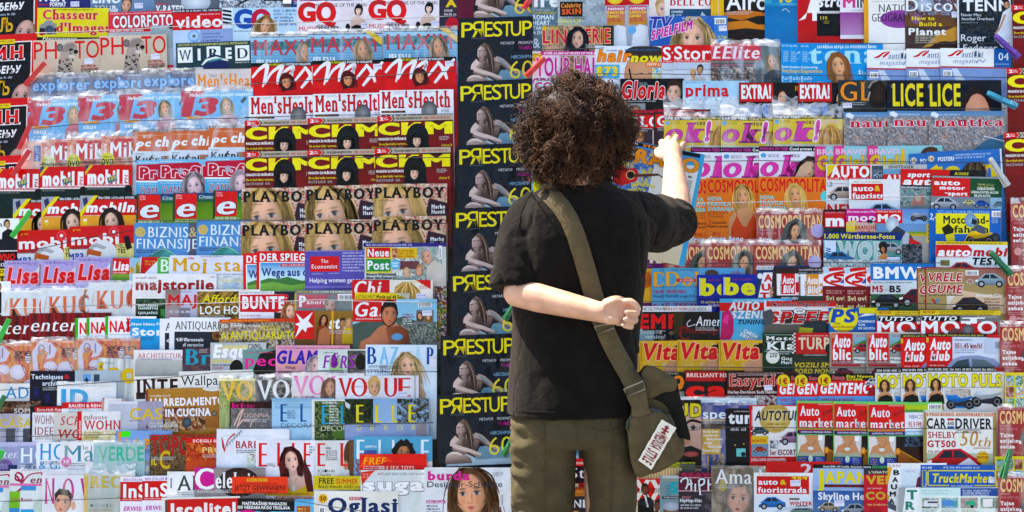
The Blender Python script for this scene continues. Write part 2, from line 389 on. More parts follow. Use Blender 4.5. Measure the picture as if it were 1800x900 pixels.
        pts = [(cx - .47 * w, cy - .08 * fh), (cx - .54 * w, cy - .36 * fh), (cx - .3 * w, cy - .60 * fh), (cx + .25 * w, cy - .60 * fh), (cx + .54 * w, cy - .36 * fh), (cx + .47 * w, cy - .08 * fh), (cx + .3 * w, cy - .34 * fh), (cx - .3 * w, cy - .34 * fh)]
        ink.poly(pts, hc)
    ink.lay += 1
    if style in ('long', 'wild', 'fringe'):      # loose strands crossing the edge of the face
        for i in range(int(7 * sc)):
            s_ = rnd.choice((-1, 1)); stroke(ink, [(cx + s_ * .1 * w, cy - .62 * fh), (cx + s_ * rnd.uniform(.38, .5) * w, cy - .3 * fh), (cx + s_ * rnd.uniform(.42, .52) * w, cy + .1 * fh), (cx + s_ * rnd.uniform(.45, .7) * w, cy + .6 * fh)], [.02 * w / sc, .05 * w / sc, .02 * w / sc], mul(hc, rnd.uniform(.5, 1.7)), 3)
        ink.lay += 1
    tl = rnd.choice((-1, 1)) * rnd.uniform(.04, .20); ct, st = math.cos(tl), math.sin(tl); py = cy + .6 * fh
    for i in range(v_start, len(ink.v)):
        x, y, z = ink.v[i]; f = 1 - sstep(.7, 1.3, (y - cy) / fh) if body else 1
        X = cx + (x - cx) * ct - (y - py) * st; Y = py + (x - cx) * st + (y - py) * ct
        ink.v[i] = (x + (X - x) * f, y + (Y - y) * f, z)
def vnoise(nx, ny, cell, rnd):
    gx, gy = int(nx / cell) + 3, int(ny / cell) + 3
    g = rnd.random((gy, gx)); xs = np.arange(nx + 1) / cell; ys = np.arange(ny + 1) / cell
    xi = xs.astype(int); yi = ys.astype(int); fx = (xs - xi)[None, :]; fy = (ys - yi)[:, None]
    a = g[np.ix_(yi, xi)]; b = g[np.ix_(yi, xi + 1)]; c = g[np.ix_(yi + 1, xi)]; d = g[np.ix_(yi + 1, xi + 1)]
    return (a * (1 - fx) + b * fx) * (1 - fy) + (c * (1 - fx) + d * fx) * fy
def draw(ink, it):
    k = it[0]
    if k == 'T': draw_text(ink, it); return
    if k == 'H': head(ink, it); return
    if k == 'R':
        _, x, y, w, h, c, c2, hz = it; a = hx(c); b = hx(c2) if c2 else a
        nx = max(1, int(w / 14)); ny = max(1, int(h / 14))
        ink.grid(x, y, w, h, nx, ny, lambda u, v: mix(a, b, u if hz else v))
    elif k == 'E':
        _, cx, cy, rx, ry, c, c2, a0, a1 = it; a = hx(c); n = 20; kk = len(ink.v)
        ink.v.append((cx, cy, ink.lay)); ink.c.append(hx(c2) if c2 else a)
        for i in range(n + 1):
            t = rad(a0 + (a1 - a0) * i / n); ink.v.append((cx + rx * math.cos(t), cy - ry * math.sin(t), ink.lay)); ink.c.append(a)
        ink.f += [(kk, kk + i + 1, kk + i + 2) for i in range(n)]
    elif k == 'P': ink.poly(it[1], hx(it[2]))
    elif k == 'Pv': ink.poly(it[1], None, [hx(c) for c in it[2]])
    elif k == 'St': stroke(ink, it[1], it[2], hx(it[3]), it[4])
    elif k == 'N':
        _, x, y, w, h, cols, cell = it; nx, ny = max(2, int(w / 2.0)), max(2, int(h / 2.0)); rnd = np.random.default_rng(int(x * 3 + y * 5 + w * 7 + h))
        cc = np.array([hx(c) for c in cols]); n = vnoise(nx, ny, max(1.0, cell / 2.0), rnd) * .75 + vnoise(nx, ny, 1.0, rnd) * .25
        t = np.clip((n - .25) / .5, 0, .9999) * len(cc); i0 = np.clip(t.astype(int), 0, len(cc) - 1); im = cc[i0] * (0.8 + .4 * vnoise(nx, ny, 1.0, rnd))[..., None]
        ink.grid(x, y, w, h, nx, ny, lambda u, v: tuple(im[int(round(v * ny)), int(round(u * nx))]))
    elif k == 'L':
        _, x, y, w, h, c, n, gap = it; gap = gap or h * 1.6; rnd = random.Random(int(x * 11 + y * 3 + w)); col = hx(c)
        for i in range(n):
            xx = x; end = x + w * rnd.uniform(.72, 1.0) if n > 1 else x + w
            while xx < end:
                ww = min(h * rnd.uniform(.8, 3.6), end - xx); q = xx
                while q < xx + ww - h * .2:      # letter-like ticks
                    lw = h * rnd.uniform(.35, .55); up = rnd.choice((0, 0, 0, .25)); t = rnd.random()
                    y0 = y + i * gap + up * h; y1 = y + i * gap + h; sw = h * .17
                    ink.poly([(q, y0), (q + sw, y0), (q + sw, y1), (q, y1)], col)
                    if t < .75: ink.poly([(q + lw - sw, y0 + h * .2), (q + lw, y0 + h * .2), (q + lw, y1), (q + lw - sw, y1)], col)
                    if t > .2: ink.poly([(q, y0), (q + lw, y0), (q + lw, y0 + sw), (q, y0 + sw)], col)
                    if t > .5: ink.poly([(q, y1 - sw), (q + lw, y1 - sw), (q + lw, y1), (q, y1)], col)
                    q += lw + h * .16
                xx += ww + h * .5
    elif k == 'B':
        _, x, y, w, h = it; ink.poly([(x, y), (x + w, y), (x + w, y + h), (x, y + h)], hx('eef2f2')); ink.lay += 1; rnd = random.Random(int(x + y)); q = x + 2
        while q < x + w - 2:
            bw = rnd.choice((.5, .9, 1.3)); ink.poly([(q, y + h * .2), (q + bw, y + h * .2), (q + bw, y + h * .9), (q, y + h * .9)], hx('3a4048')); q += bw + rnd.choice((.5, .9))
    elif k == 'C':
        _, x, y, w, c, gl = it; cc = hx(c); h = w * .42
        f = lambda pts: [(x + a * w, y + b * h) for a, b in pts]
        ink.poly(f([(0, .85), (.02, .5), (.12, .42), (.30, .04), (.62, 0), (.86, .36), (.99, .5), (1, .8), (.97, .9), (.03, .92)]), cc, [mul(cc, k_) for k_ in (.5, .9, 1.15, 1.3, 1.3, 1.1, .9, .6, .45, .45)]); ink.lay += 1
        ink.poly(f([(.20, .42), (.33, .10), (.46, .08), (.46, .40)]), hx(gl)); ink.poly(f([(.49, .40), (.49, .08), (.60, .08), (.78, .40)]), mul(hx(gl), 1.6)); ink.lay += 1
        for a in (.20, .78):
            for r_, col in ((.115, '141416'), (.065, 'a0a4aa')):
                ink.poly([(x + a * w + r_ * w * math.cos(t), y + .84 * h + r_ * w * math.sin(t)) for t in [i * .4488 for i in range(14)]], hx(col)); ink.lay += 1
        ink.poly(f([(.0, .56), (.09, .5), (.09, .62), (.01, .68)]), hx('f4f4e8'))
    elif k == 'M':
        _, x, y, w, c = it; h = w * .6; f = lambda pts: [(x + a * w, y + b * h) for a, b in pts]
        for a in (.18, .82):
            for r_, col in ((.17, '161618'), (.10, '6a6c70'), (.06, '1c1c1e')):
                ink.poly([(x + a * w + r_ * w * math.cos(t), y + .72 * h + r_ * w * math.sin(t)) for t in [i * .4488 for i in range(14)]], hx(col)); ink.lay += 1
        ink.poly(f([(.28, .80), (.30, .45), (.70, .45), (.66, .85)]), hx('303238')); ink.lay += 1
        ink.poly(f([(.06, .42), (.18, .18), (.36, .15), (.55, .35), (.92, .22), (.96, .32), (.68, .52), (.32, .62), (.2, .5)]), hx(c), [mul(hx(c), q) for q in (.7, 1.1, 1.3, 1.2, .9, .6, .6, .5, .6)])
    ink.lay += 1
# ---------------------------------------------------------------- magazines: print items are measured from each magazine's top left corner
MAGS = []
def mag(w, bg, d, items, places, r=0.0, th=2.4, sleeve=None, sfx=None, h=None, dz=0.0, sh=0.0):
    MAGS.append(dict(w=w, bg=bg, d=d, items=items, places=places, r=r, th=th, sleeve=sleeve, sfx=sfx, h=h or w * 1.32, dz=dz, sh=sh))
W_ = 'eaecf2'; BK = '15161a'; RD = 'cc2430'
# ---- far left stack
nin = [R(0, 0, 130, 170, 'c41c28'), R(6, 13, 112, 160, 'e6e0e0'), R(8, 15, 108, 160, '17181e', '22242c'), T('НИН', 20, 22, 84, 23, RD, 'S', 'f2f0f0'), R(60, 9, 28, 8, 'd8c24a'), L(62, 11, 22, 2.2, '5a4a20'),
       T('У СУЂЕЊУ', 20, 56, 80, 13, 'eef0f2', 'ki'), L(30, 74, 55, 4, 'b8c4d4'), T('ПУТЉ', 10, 83, 70, 24, 'd8ac48', 'b'), H(97, 112, 36, 'bald', '2a2422', 'cfa89a', None, 1)]
mag(126, 'b81c26', 'red bordered black news weekly with bald head', nin, [(-66, -46), (-71, 65), (-79, 178), (-88, 279)], r=.055, th=5, sh=.06, sfx=['topmost in the far left stack', 'second down in the far left stack', 'third down in the far left stack', 'lowest in the far left stack'])
mag(126, 'e8e6e4', 'magazine with man in dark suit over red strip', [R(0, 0, 126, 20, 'eceaea'), T('obrah', 62, 5, 44, 9, '303236', 's'), H(106, 10, 9, 'short', '3a2c26', 'c89878', '1c1c20', 1), R(60, 36, 66, 20, '26282e'), R(0, 58, 126, 40, '17181c'), T('NEIZVNO', 62, 62, 56, 12, 'e02818', 'ki'), L(62, 78, 52, 6, 'f0f0f0'), R(60, 88, 70, 50, 'e4cc30'), T('TUŽIOCU', 66, 90, 48, 6, '1c1c14', 'b'), T('RETE', 70, 101, 40, 13, '18180e', 'k'), T('DECI', 70, 118, 40, 13, '18180e', 'k')], [(-92, 386), (-107, 496)], r=.015, th=8, sfx=['upper one at the left edge', 'lower one at the left edge'])
# ---- left panel, top rows
mag(92, '33356a', 'navy computer magazine cut off at the top left', [R(0, 60, 90, 20, '33356a'), T('NGA', 2, 50, 45, 16, W_, 'ki'), L(2, 70, 26, 3.5, 'c84058'), T('FORMAT', 21, 67, 28, 8, W_, 'k'), Sk(57, 66)], [(68, -63)])
mag(112, '7f9cba-5f7894', 'slate blue magazine with balding man in dark jacket', [T('EINO', 3, 42, 50, 14, 'e8f0f4', 'ki'), T('TOUR', 6, 60, 40, 7, 'e8f0f4', 'b'), N(8, 66, 40, 30, '8a94a4 c4ccd4 e8ecf0 9aa4b4', 6), H(61, 60, 17, 'man', '5a4a40', 'd0a088', '20222a', 1), Sk(77, 56)], [(160, -50)])
mag(118, '4c525e-6c737e', 'grey games magazine with pale sphere above the red photo title', [E(73, 54, 26, 18, 'a8b4bc', 'dce4e8'), L(3, 55, 20, 4, 'c83a50'), T('X-RATED', 2, 60, 50, 14, 'f0f2f4', 'k'), N(56, 70, 60, 40, '78828c a4acb4 586068', 4)], [(272, -50)])
mag(112, 'aab6c0-c8ced4', 'grey keyboard magazine behind the blue and red lettered cover', [N(0, 38, 112, 30, 'c8d0d6 98a4b0 dce0e2 607080', 5), L(4, 53, 46, 4, '28303a', 2, 6), St([(30, 60), (60, 46), (110, 40)], [2, 8], '1e2024'), R(78, 30, 34, 22, '1c1e24')], [(386, -50)])
mag(126, '2c3c74', 'dark blue and red sports cover hidden at the top', [R(0, 40, 130, 14, '283a78'), N(0, 44, 130, 12, '283a78 b83040 304890 d8dce4', 6), T('SPORT', 4, 40, 60, 12, 'c03040', 'k')], [(512, -52)])
mag(110, '5a1c34', 'dark maroon magazine with yellow letter behind the column of black covers', [R(20, 20, 60, 80, '3a3640'), T('A', 60, 36, 20, 14, 'e0c030', 'k'), L(58, 54, 20, 4, 'd8d0d0', 2), E(72, 82, 12, 14, 'c03040')], [(723, -37)])
mag(125, 'd8cf38-e0d440', 'bright yellow photography magazine with old camera', [T('Chasseur', 10, 4, 97, 16, 'b83238', 'B', 'e8a0a0'), T("d'Images", 34, 27, 94, 16, 'b83238', 'B', 'e8a0a0'), L(28, 2, 70, 2, '5a5a28'), Pg([(4, 31), (12, 27), (16, 22), (26, 22), (28, 27), (34, 28), (34, 47), (4, 47)], '8c8e90'), R(4, 36, 30, 9, '2a2c30'), E(22, 39, 8.5, 8.5, '5c6068', '101418'), E(22, 39, 4, 4, '202830', '5878a0'), E(9, 46, 5, 3, '9c3040'), R(0, 52, 125, 14, '1c2018'), T('Nettement', 10, 52, 60, 5, 'e8e8dc', 'mi')], [(66, 14)], r=0.0)
mag(117, 'c5414b', 'red photo magazine with tall white narrow letters', [L(3, 2, 110, 2, 'f0c8c8'), T('COLORFOTO', 8, 7, 106, 21, W_, 'b', '5a1c24'), R(0, 31, 117, 5, 'c03038'), L(2, 32, 60, 3, 'f4e8e8'), R(0, 36, 117, 60, 'a8b4ba'), R(74, 26, 50, 40, '98a8ac'), E(96, 30, 6, 2.5, 'c0ccd0', '808c90'), E(110, 29, 4, 4, '20242a')], [(190, 22)], r=.035)
mag(106, 'a9bedd', 'red topped video magazine with compact disc picture', [R(0, 0, 87, 6, '22242a'), L(1, 1.5, 84, 3, 'e4e8ee'), R(0, 6, 87, 31, 'c42f3a'), T('video', 5, 12, 82, 21, W_, 'b'), L(48, 9, 36, 2, 'f0d0d0'), R(87, 0, 19, 36, 'd8e0e6'), *[Pg([(88, 2 + i * 7), (104, 5 + i * 7), (104, 9 + i * 7), (88, 6 + i * 7)], '282c34') for i in range(4)], R(0, 37, 48, 50, 'b8cce8'), E(37, 48, 11, 11, '78a8d8', 'd0e4f0'), E(37, 48, 3, 3, '606a74'), R(48, 37, 58, 50, '8ba0cc', 'b0bce0'), L(52, 43, 40, 3, '4a5a94', 3, 6)], [(303, 17)], r=.03)
mag(117, 'b4d4ea-cfe2ee', 'pale blue cover with blue and red letters and windswept blonde', [T('G', 2, 2, 33, 35, '2a4f9c', 'u'), T('Q', 32, 2, 36, 37, 'b52f48', 'u'), L(72, 4, 44, 4, '44609a', 5, 6), H(55, 32, 20, 'wild', 'a08058', 'd0a080', None, 1), L(2, 40, 28, 2, '5a7090')], [(409, 14)], r=.01)
mag(126, 'e6dfe4', 'white music issue with big red letters and woman in black bob', [T('G', 1, 2, 32, 36, 'd0222c', 'u'), T('Q', 33, 2, 36, 38, 'd0222c', 'u'), T('VOTED MAGAZINE OF THE YEAR!', 5, 5, 118, 6, '4a3c44', 'r'), T('MUSIC', 3, 45, 34, 8, 'c83040', 'r'), T('ISSUE!', 38, 45, 34, 8, '2a2428', 'r'), H(107, 18, 11, 'bob', '141418', 'e8c8b8', 'skin', 1), Pg([(92, 55), (97, 46), (104, 43), (113, 45), (118, 55), (118, 90), (92, 90)], '16161a'), E(89, 47, 4, 6, '16161a'), Sk(112, 40)], [(522, 2), (646, -2)], r=.012)
mag(118, 'c9bba8-bba994', 'beige photo magazine with cheetah and thin red letters', [T('PH', 1, 3, 41, 31, 'c8282c', 'r'), T('TO', 73, 3, 43, 31, 'c8282c', 'r'),
    Pg([(38, 80), (44, 40), (47, 28), (52, 10), (60, 5), (70, 5), (77, 12), (79, 24), (74, 31), (66, 34), (70, 55), (74, 80)], 'a89a90'), Pg([(50, 22), (57, 9), (70, 6), (76, 12), (70, 16), (60, 22)], '8c8078'), E(47, 14, 6, 7, '5a5658', '88807c'), E(67, 18, 4, 2, '241f20'), E(75, 22, 4, 3.6, '241f20'), St([(64, 18), (66, 26), (70, 30)], 1.4, '2a2424'), E(68, 30, 6, 3, 'd4c8c0'),
    *[E(random.uniform(44, 70), random.uniform(34, 66), 1.2, 1.6, '38302e') for _ in range(34)], Sk(90, 35), L(84, 46, 30, 3.5, 'a03038', 2, 5), L(84, 55, 30, 4, '2c2824')], [(58, 71), (175, 63)], r=.025, sfx=['left copy', 'right copy'])
mag(131, '2f4044', 'dark green technology magazine with white letter tiles', [T('HOT STUFF: 75 OF THE SUMMER’S BEST GADGETS, TESTED & RATED'.replace('’', "'"), 4, 2, 122, 3.6, 'd6d48c', 'm'), R(3, 8, 26, 27, 'e8f0f0'), T('W', 5, 12, 22, 19, '22343a', 'd'), R(38, 11, 5, 21, 'e8f0f0'), R(54, 8, 24, 24, 'e8f0f0'), T('R', 57, 11, 18, 18, '22343a', 'd'), T('E', 87, 11, 11, 20, 'e8f0f0', 'k'), R(104, 8, 25, 27, 'e8f0f0'), T('D', 108, 12, 18, 19, '22343a', 'd'),
    Pg([(42, 47), (46, 36), (58, 25), (66, 22), (76, 24), (88, 34), (93, 47)], '2c3156'), Pg([(44, 40), (52, 30), (70, 26), (90, 32), (92, 35), (70, 30), (56, 33), (46, 41)], 'dce6dc'), Pg([(56, 36), (62, 31), (78, 29), (84, 31), (72, 33)], '4a8890'), L(2, 46, 40, 7, 'd0cc48'), L(104, 37, 24, 2, 'e8e8e8')], [(309, 76)], r=.035)
mag(130, '3f7ea6', 'blue sea cover with red serif letters and long haired blonde', [R(0, 0, 130, 6, '5a6470'), L(1, 1.6, 96, 3, 'e8ecee'), R(0, 6, 130, 9, '9cc4dc'), N(0, 13, 130, 16, '3a6270 4c7478 2e5462 5a8488', 5), R(0, 28, 130, 60, '6fa4c4', '2f6c98'), *[St([(0, 30 + i * 5), (60, 31 + i * 5), (130, 30 + i * 5)], .9, '8ab8d0') for i in range(6)], T('MAXIM', 4, 10, 118, 27, 'b83540', 's'), T('JELENA', 8, 45, 42, 12, 'e4ecf2', 'k'), H(98, 34, 20, 'long', 'a08868', 'c89878', 'skin', 1), Pg([(98, 0), (112, 0), (130, 14), (130, 26)], 'd8b838'), L(112, 8, 14, 2.4, '3a3018')], [(441, 61), (541, 56), (674, 51)], r=.02, sleeve=(2, 0))
mag(127, 'c8202c', 'red cover with white brush script and maroon haired woman', [R(0, 0, 127, 7, '16161a'), T('IN REGALO', 32, 1.6, 24, 4, 'd8cc50', 'b'), T('IL POSTER DI VIOLANTE', 57, 1.6, 48, 4, 'e8e8e8', 'b'),
    St([(2, 26), (14, 12), (27, 4), (28, 12), (24, 30), (20, 43)], [4, 5, 7, 7, 5, 2], W_), St([(24, 38), (36, 18), (52, 7), (54, 10), (48, 24), (46, 38)], [3, 5, 7, 6, 3], W_), St([(46, 36), (60, 16), (74, 8), (72, 18), (70, 36), (62, 40), (64, 28), (76, 12)], [3, 6, 5, 4, 5, 4], W_), St([(76, 34), (86, 22), (96, 10)], [3, 5, 4], W_), St([(94, 8), (104, 22), (110, 40)], [4, 7, 4], W_), St([(124, 4), (108, 22), (88, 46)], [4, 7, 4], W_),
    H(64, 34, 17, 'fringe', '4a1c24', 'd0906c', None, 1, '8c2838'), Sk(107, 8), L(4, 34, 16, 2, '7a1820')], [(441, 111), (549, 107), (675, 102)], r=.02)
mag(110, '767482-6a6a78', 'greyish violet expedition magazine with pale blue rounded letters', [L(56, 4, 50, 2.4, 'd8dce8'), N(2, 2, 40, 6, '8a8478 767482 98948c', 5), T('explorer', 5, 8, 101, 20, '8cb4dc', 'b', '3c5888', ow=.05), E(54, 20, 7.5, 7.5, '5c84b8', 'c0d8ec'), L(4, 33, 90, 2, 'b0b4c4'), R(0, 38, 110, 14, 'a8b8cc', '8ea4bc'), R(0, 40, 110, 4, 'ccd8e4')], [(52, 132), (160, 128), (248, 124)], r=.015, sleeve=(2, 0))
mag(98, 'd2c8c4', 'pale fitness magazine with orange narrow serif letters', [T('SPECIAL WEIGHT-LOSS', 2, 2, 93, 6, 'ece8e4', 's', '8c8480'), T("Men'sHealth", 3, 10, 118, 21, 'e89040', 'B'), L(24, 10, 16, 1.5, '80706c', 2)], [(344, 122)], r=.015)
mag(127, '82b8de-6ca6d4', 'light blue gadget magazine with huge red number and blonde woman', [Pg([(0, 0), (42, 0), (38, 10), (0, 10)], 'b84450'), T('Najbolji', 15, 4, 26, 6, W_, 'ki'), T('svetski gadget magazin', 42, 4, 82, 6, 'd8ecf6', 'ki'), Pg([(3, 10), (26, 10), (17, 45), (0, 45), (0, 30), (4, 20), (0, 20), (0, 12)], 'b84450'), T('3', 22, 12, 44, 32, 'b84450', 'ui'), H(82, 27, 15, 'long', 'a89878', 'd8a484', 'd08890', 1), Pg([(104, 20), (112, 12), (116, 15), (108, 24)], '4a5a68'), R(8, 45, 28, 5, 'd89838'), T('XBOX', 8, 53, 24, 6, 'e8f0f4', 'k'), L(8, 62, 30, 4, 'd0e4f0'), L(108, 33, 16, 3, 'e8f4fa')], [(49, 177), (137, 169), (209, 166), (318, 161)], r=.03, sleeve=(7, 0), sfx=['first from the left', 'second from the left', 'third from the left', 'last in the row'])
mag(130, 'e9e9ee', 'white fitness magazine with red narrow letters and bald grey head', [L(24, 2, 20, 1.5, '8a8c98', 2), L(74, 2, 22, 1.5, '8a8c98', 2), T("Men'sHealth", 4, 3, 120, 28, 'c02834', 'B', '6a1c28', ow=.012), E(87, 37, 14, 17, '4a4a4c', '98989a'), Pg([(73, 38), (75, 30), (80, 36), (82, 60), (73, 60)], '787878'), R(3, 36, 42, 4, '2a1c18'), L(5, 37, 36, 2, 'c89060'), T('PRIORITE', 3, 43, 70, 9, '202226', 'b'), L(108, 34, 18, 1.5, '60646c', 3)], [(437, 169), (550, 165), (667, 159)], r=.015)
ckm = [R(0, 0, 133, 9.5, 'b4aa98'), Pg([(0, 0), (22, 0), (27, 5), (22, 9.5), (0, 9.5)], 'd03038'), St([(26, 0), (30, 5), (26, 9.5)], 2, '2a2420', 1), T('2', 4, 2, 7, 6, W_, 'k'), L(12, 2.5, 9, 2, W_, 2, 2.8), T('THE GOLDEN MOMENTS OF CKM', 33, 3, 45, 4, '3a3430', 'k'), L(82, 3, 46, 4, 'c04040'), R(85, 9.5, 48, 60, '3a1414', '8c2c24'), R(0, 34, 60, 40, '5a1c18', '7c2c24'),
    T('C', 1, 12, 38, 22, 'f0e050', 'u'), T('K', 42, 12, 40, 22, 'f0e050', 'u'), T('M', 84, 12, 48, 22, 'f0e050', 'u'), E(70, 40, 20, 26, '141416', '2a2c30'), Pg([(52, 40), (88, 40), (92, 70), (50, 70)], '141416'), H(68, 45, 16, 'fringe', '131315', 'd8b49c', None, 1, 'b05050'), T('MAGAZIN ZA MUŠKARCE', 2, 38.5, 48, 4.5, 'f0ece8', 'k'), T('Da se ikad slažu i uzvrate...', 2, 47.5, 50, 4, 'e0c848', 'bi'), L(2, 54, 46, 5, 'a09c98'), L(108, 38, 20, 1.6, 'd8d0cc', 3), L(112, 52, 18, 4, 'e0cc40')]
mag(133, '6e221e', "dark red cover with wide yellow letters and black fringe", ckm, [(430, 212), (541, 208), (663, 204), (430, 267), (540, 264), (659, 261), (1778, -96), (1778, 9), (1769, 121), (1764, 233)], r=.02, sfx=['upper row left', 'upper row middle', 'upper row right', 'lower row left', 'lower row middle', 'lower row right', 'topmost at the right edge', 'second down at the right edge', 'third down at the right edge', 'fourth down at the right edge'])
pb = [N(0, 0, 130, 60, 'c8b49c b8a48c b04048 d8c8b4 a8947c c03c44 d8ccb8', 5), Pg([(10, 70), (12, 30), (30, 8), (62, 4), (84, 16), (92, 44), (96, 70)], 'cdb894'), Pg([(98, 26), (130, 34), (130, 70), (88, 70)], '3a2c34'),
    ] + [St([(34 + i * 5, 4), (22 + i * 6.5, 26), (16 + i * 9, 64)], [1.5, 3, 1.5], ['dcc8a0', 'b89c70', 'e4d4b4', 'a88c60'][i % 4]) for i in range(9)] + [H(52, 54, 62, 'long', 'b89a68', 'dcb094', None, 1, 'b86058', 1.02), T('PLAYBOY', 2, 6, 124, 19, '17171a', 'S'), T('Marko', 102, 37, 24, 7, W_, 'S'), T('Nastić', 102, 46, 24, 7, W_, 'S'), L(10, 28, 26, 1.6, '5a4a40')]
mag(130, 'bda88e', 'beige cover with black slab letters over a blonde close up face', pb, [(425, 331), (535, 327), (656, 324), (423, 390), (535, 387), (654, 381)], r=.015, sfx=['upper row left', 'upper row middle', 'upper row right', 'lower row left', 'lower row middle', 'lower row right'])
mag(110, 'd02c36', 'red framed news weekly with green hills and blue sky', [T('DER SPIEGEL', 6, 4, 98, 13, 'f4f0f0', 'S'), R(5, 19, 105, 90, 'f0ecec'), R(7, 20.5, 103, 22, '4a8cc4', 'c4e0ec'), R(42, 22, 60, 5, 'b82c3c'), L(45, 23, 50, 2.6, 'f0d8d8'), R(7, 42, 103, 20, 'c4e0ec', 'd8ecd8'), Pg([(7, 60), (7, 52), (22, 47), (36, 49), (54, 45), (80, 52), (110, 48), (110, 70), (7, 70)], '4c7848'), Pg([(7, 70), (7, 57), (30, 54), (60, 60), (110, 54), (110, 70)], '7ca858'), T('Wege aus der', 9, 30, 96, 14, '1c3c78', 'b')], [(427, 445), (451, 442)], sfx=['left copy, mostly covered', 'right copy'], r=.01)
mag(126, '5a539e', 'violet blue weekly with small red title box', [R(0, 0, 126, 1.5, '8880b8'), R(9, 10, 51, 27, 'c82a34'), T('The', 28, 15, 13, 6.5, W_, 's'), T('Economist', 12, 24, 45, 7.5, W_, 's'), L(66, 3, 40, 2.6, 'd8d8f0', 7, 5.2), T('Helping women get to the', 8, 48, 106, 8, 'e8e8f4', 'm'), L(12, 40, 20, 1.5, 'c8c8e4'), L(41, 39, 20, 1.5, 'c8c8e4'), R(0, 62, 126, 4, '7a72b4')], [(536, 441)], r=.01)
mag(143, 'c4ccc8', 'gossip weekly with grey haired man in pale suit', [R(0, 0, 143, 7, '3a3478'), L(3, 1.8, 80, 3, 'c8c8e4'), N(50, 8, 86, 60, '8a9c98 b4c0b8 7a6a64 d8dcd8', 8), R(2, 7, 46, 20, 'd8c860'), R(3, 8, 42, 18, 'c42c30'), T('Neue', 5, 10, 38, 14, W_, 'b'), R(2, 27, 46, 26, 'd8c860'), R(3, 28, 43, 22, '3c8a50'), T('Post', 5, 31, 38, 16, W_, 'b'), R(48, 9, 44, 18, 'd8b848'), L(58, 12, 30, 3.4, 'a03020', 3, 5), N(48, 10, 10, 16, 'c89878 8c3c34', 3), R(62, 32, 34, 14, '6a4448'), Pg([(108, 80), (110, 42), (122, 30), (140, 40), (140, 80)], 'cfc8bc'), H(111, 25, 19, 'man', 'a8a8a8', 'd0a088', None, -1), H(96, 50, 12, 'short', 'a87850', 'd8a890', None, 1), H(76, 54, 11, 'short', 'd0b080', 'e0b8a0', None, 1), E(54, 38, 9, 9, '58a8d0', '88c8e4'), T('START', 47, 34, 14, 3, W_, 'b'), T('ABEL', 48, 39, 12, 3, W_, 'b'), T('Bittere Wahrheiten', 3, 53, 52, 4.2, '22242a', 'k'), T('über den Kaiser', 3, 59, 46, 4.2, '22242a', 'k'), B(130, 5, 6, 24), Sk(120, 78)], [(641, 427)], th=4)
mag(142, 'e4e0d8', 'celebrity weekly with red corner title and dome of blonde hair', [R(0, 0, 66, 34, 'c23038'), T('Chi', 4, 2, 48, 27, 'f0e8e4', 'Bi'), Pg([(70, 40), (76, 12), (90, 3), (104, 4), (116, 18), (119, 40)], 'b08c50'), *[St([(94 + i, 4), (76 + i * 6, 20), (72 + i * 6.5, 40)], [1, 2, 1], ['d8bc80', '8c6c3c', 'e4cc98'][i % 3]) for i in range(8)], R(100, 2, 38, 3, 'd8d0a0'), T('TEST', 120, 3, 17, 5, 'c42c30', 'k'), Pg([(112, 0), (138, 0), (138, 16)], 'c43038'), L(118, 10, 18, 2, 'c04848', 2), Sk(113, 24, 17, 10)], [(619, 492)])
mag(148, '88bcd8-a8cce0', 'glossy cover with bare shouldered dark haired man and mountains', [R(0, 0, 148, 10, '88bcd8'), L(78, 2, 40, 3, 'c8e4f0'), Pg([(0, 90), (0, 44), (30, 34), (60, 38), (90, 30), (148, 52), (148, 90)], '4c5a54'), N(66, 40, 82, 40, '5a6058 8c948c 3c443e 767c70', 4), R(0, 0, 76, 39, 'c42434'), T('Gala', 4, 5, 68, 25, W_, 'Bi'), T('DIE LEUTE DER WOCHE', 6, 33, 48, 2.6, 'f4dcdc', 'm'), Pg([(30, 66), (44, 50), (56, 44), (78, 44), (96, 56), (100, 90), (10, 90), (14, 74)], 'b0745a'), Pv([(58, 50), (70, 48), (84, 46), (98, 56), (102, 90), (66, 90)], '8c5440 8c5440 7c4836 6c4030 5c3428 94604a'), H(63, 28, 27, 'man', '2a2220', 'b8785c', None, 1), R(112, 19, 30, 25, '6c7478'), H(119, 30, 8, 'long', '6a5040', 'd0a080'), H(134, 31, 8, 'long', '8c6c40', 'd8a888'), B(115, 5, 24, 9), L(88, 26, 22, 2.6, '903040', 2), L(88, 33, 20, 2.6, 'e8f0f4', 3), Sk(122, 20, 17, 9), E(78, 66, 10, 6, '6898c0')], [(620, 526)], th=3)
mag(96, 'd8c430', 'yellow folded strip lying across the red corner weekly', [T('EXTRA-HEFT', 2, 4, 34, 6, '6a6020', 'r'), T('Mode auf 48 Seiten', 38, 4, 54, 6.5, '26240e', 'b'), Pg([(70, 0), (96, 0), (96, 12)], 'b4b4a4')], [(624, 514)], r=-.012, h=16, th=1.2, dz=.002)
mag(126, '2a2c30', 'celebrity weekly with red title box and smiling woman', [R(0, 0, 62, 5, 'e8e8ec'), L(2, 1.4, 56, 2.4, '404450'), R(0, 5, 84, 32, 'e8e8ec'), Pg([(2, 6), (84, 5), (88, 8), (78, 34), (66, 37), (2, 36)], 'c42c3c'), T('BUNTE', 6, 9, 74, 22, W_, 'k'), R(0, 37, 62, 40, 'e8e4ea'), L(4, 41, 34, 3, 'b03848'), L(4, 47, 48, 3.4, '34363e', 3, 5.5), H(92, 36, 19, 'long', 'a87050', 'e0b49c', '4a2c2c', 1), *[E(random.uniform(76, 120), random.uniform(10, 26), 1.2, 1.2, 'd8dce0') for _ in range(8)]], [(420, 512)])
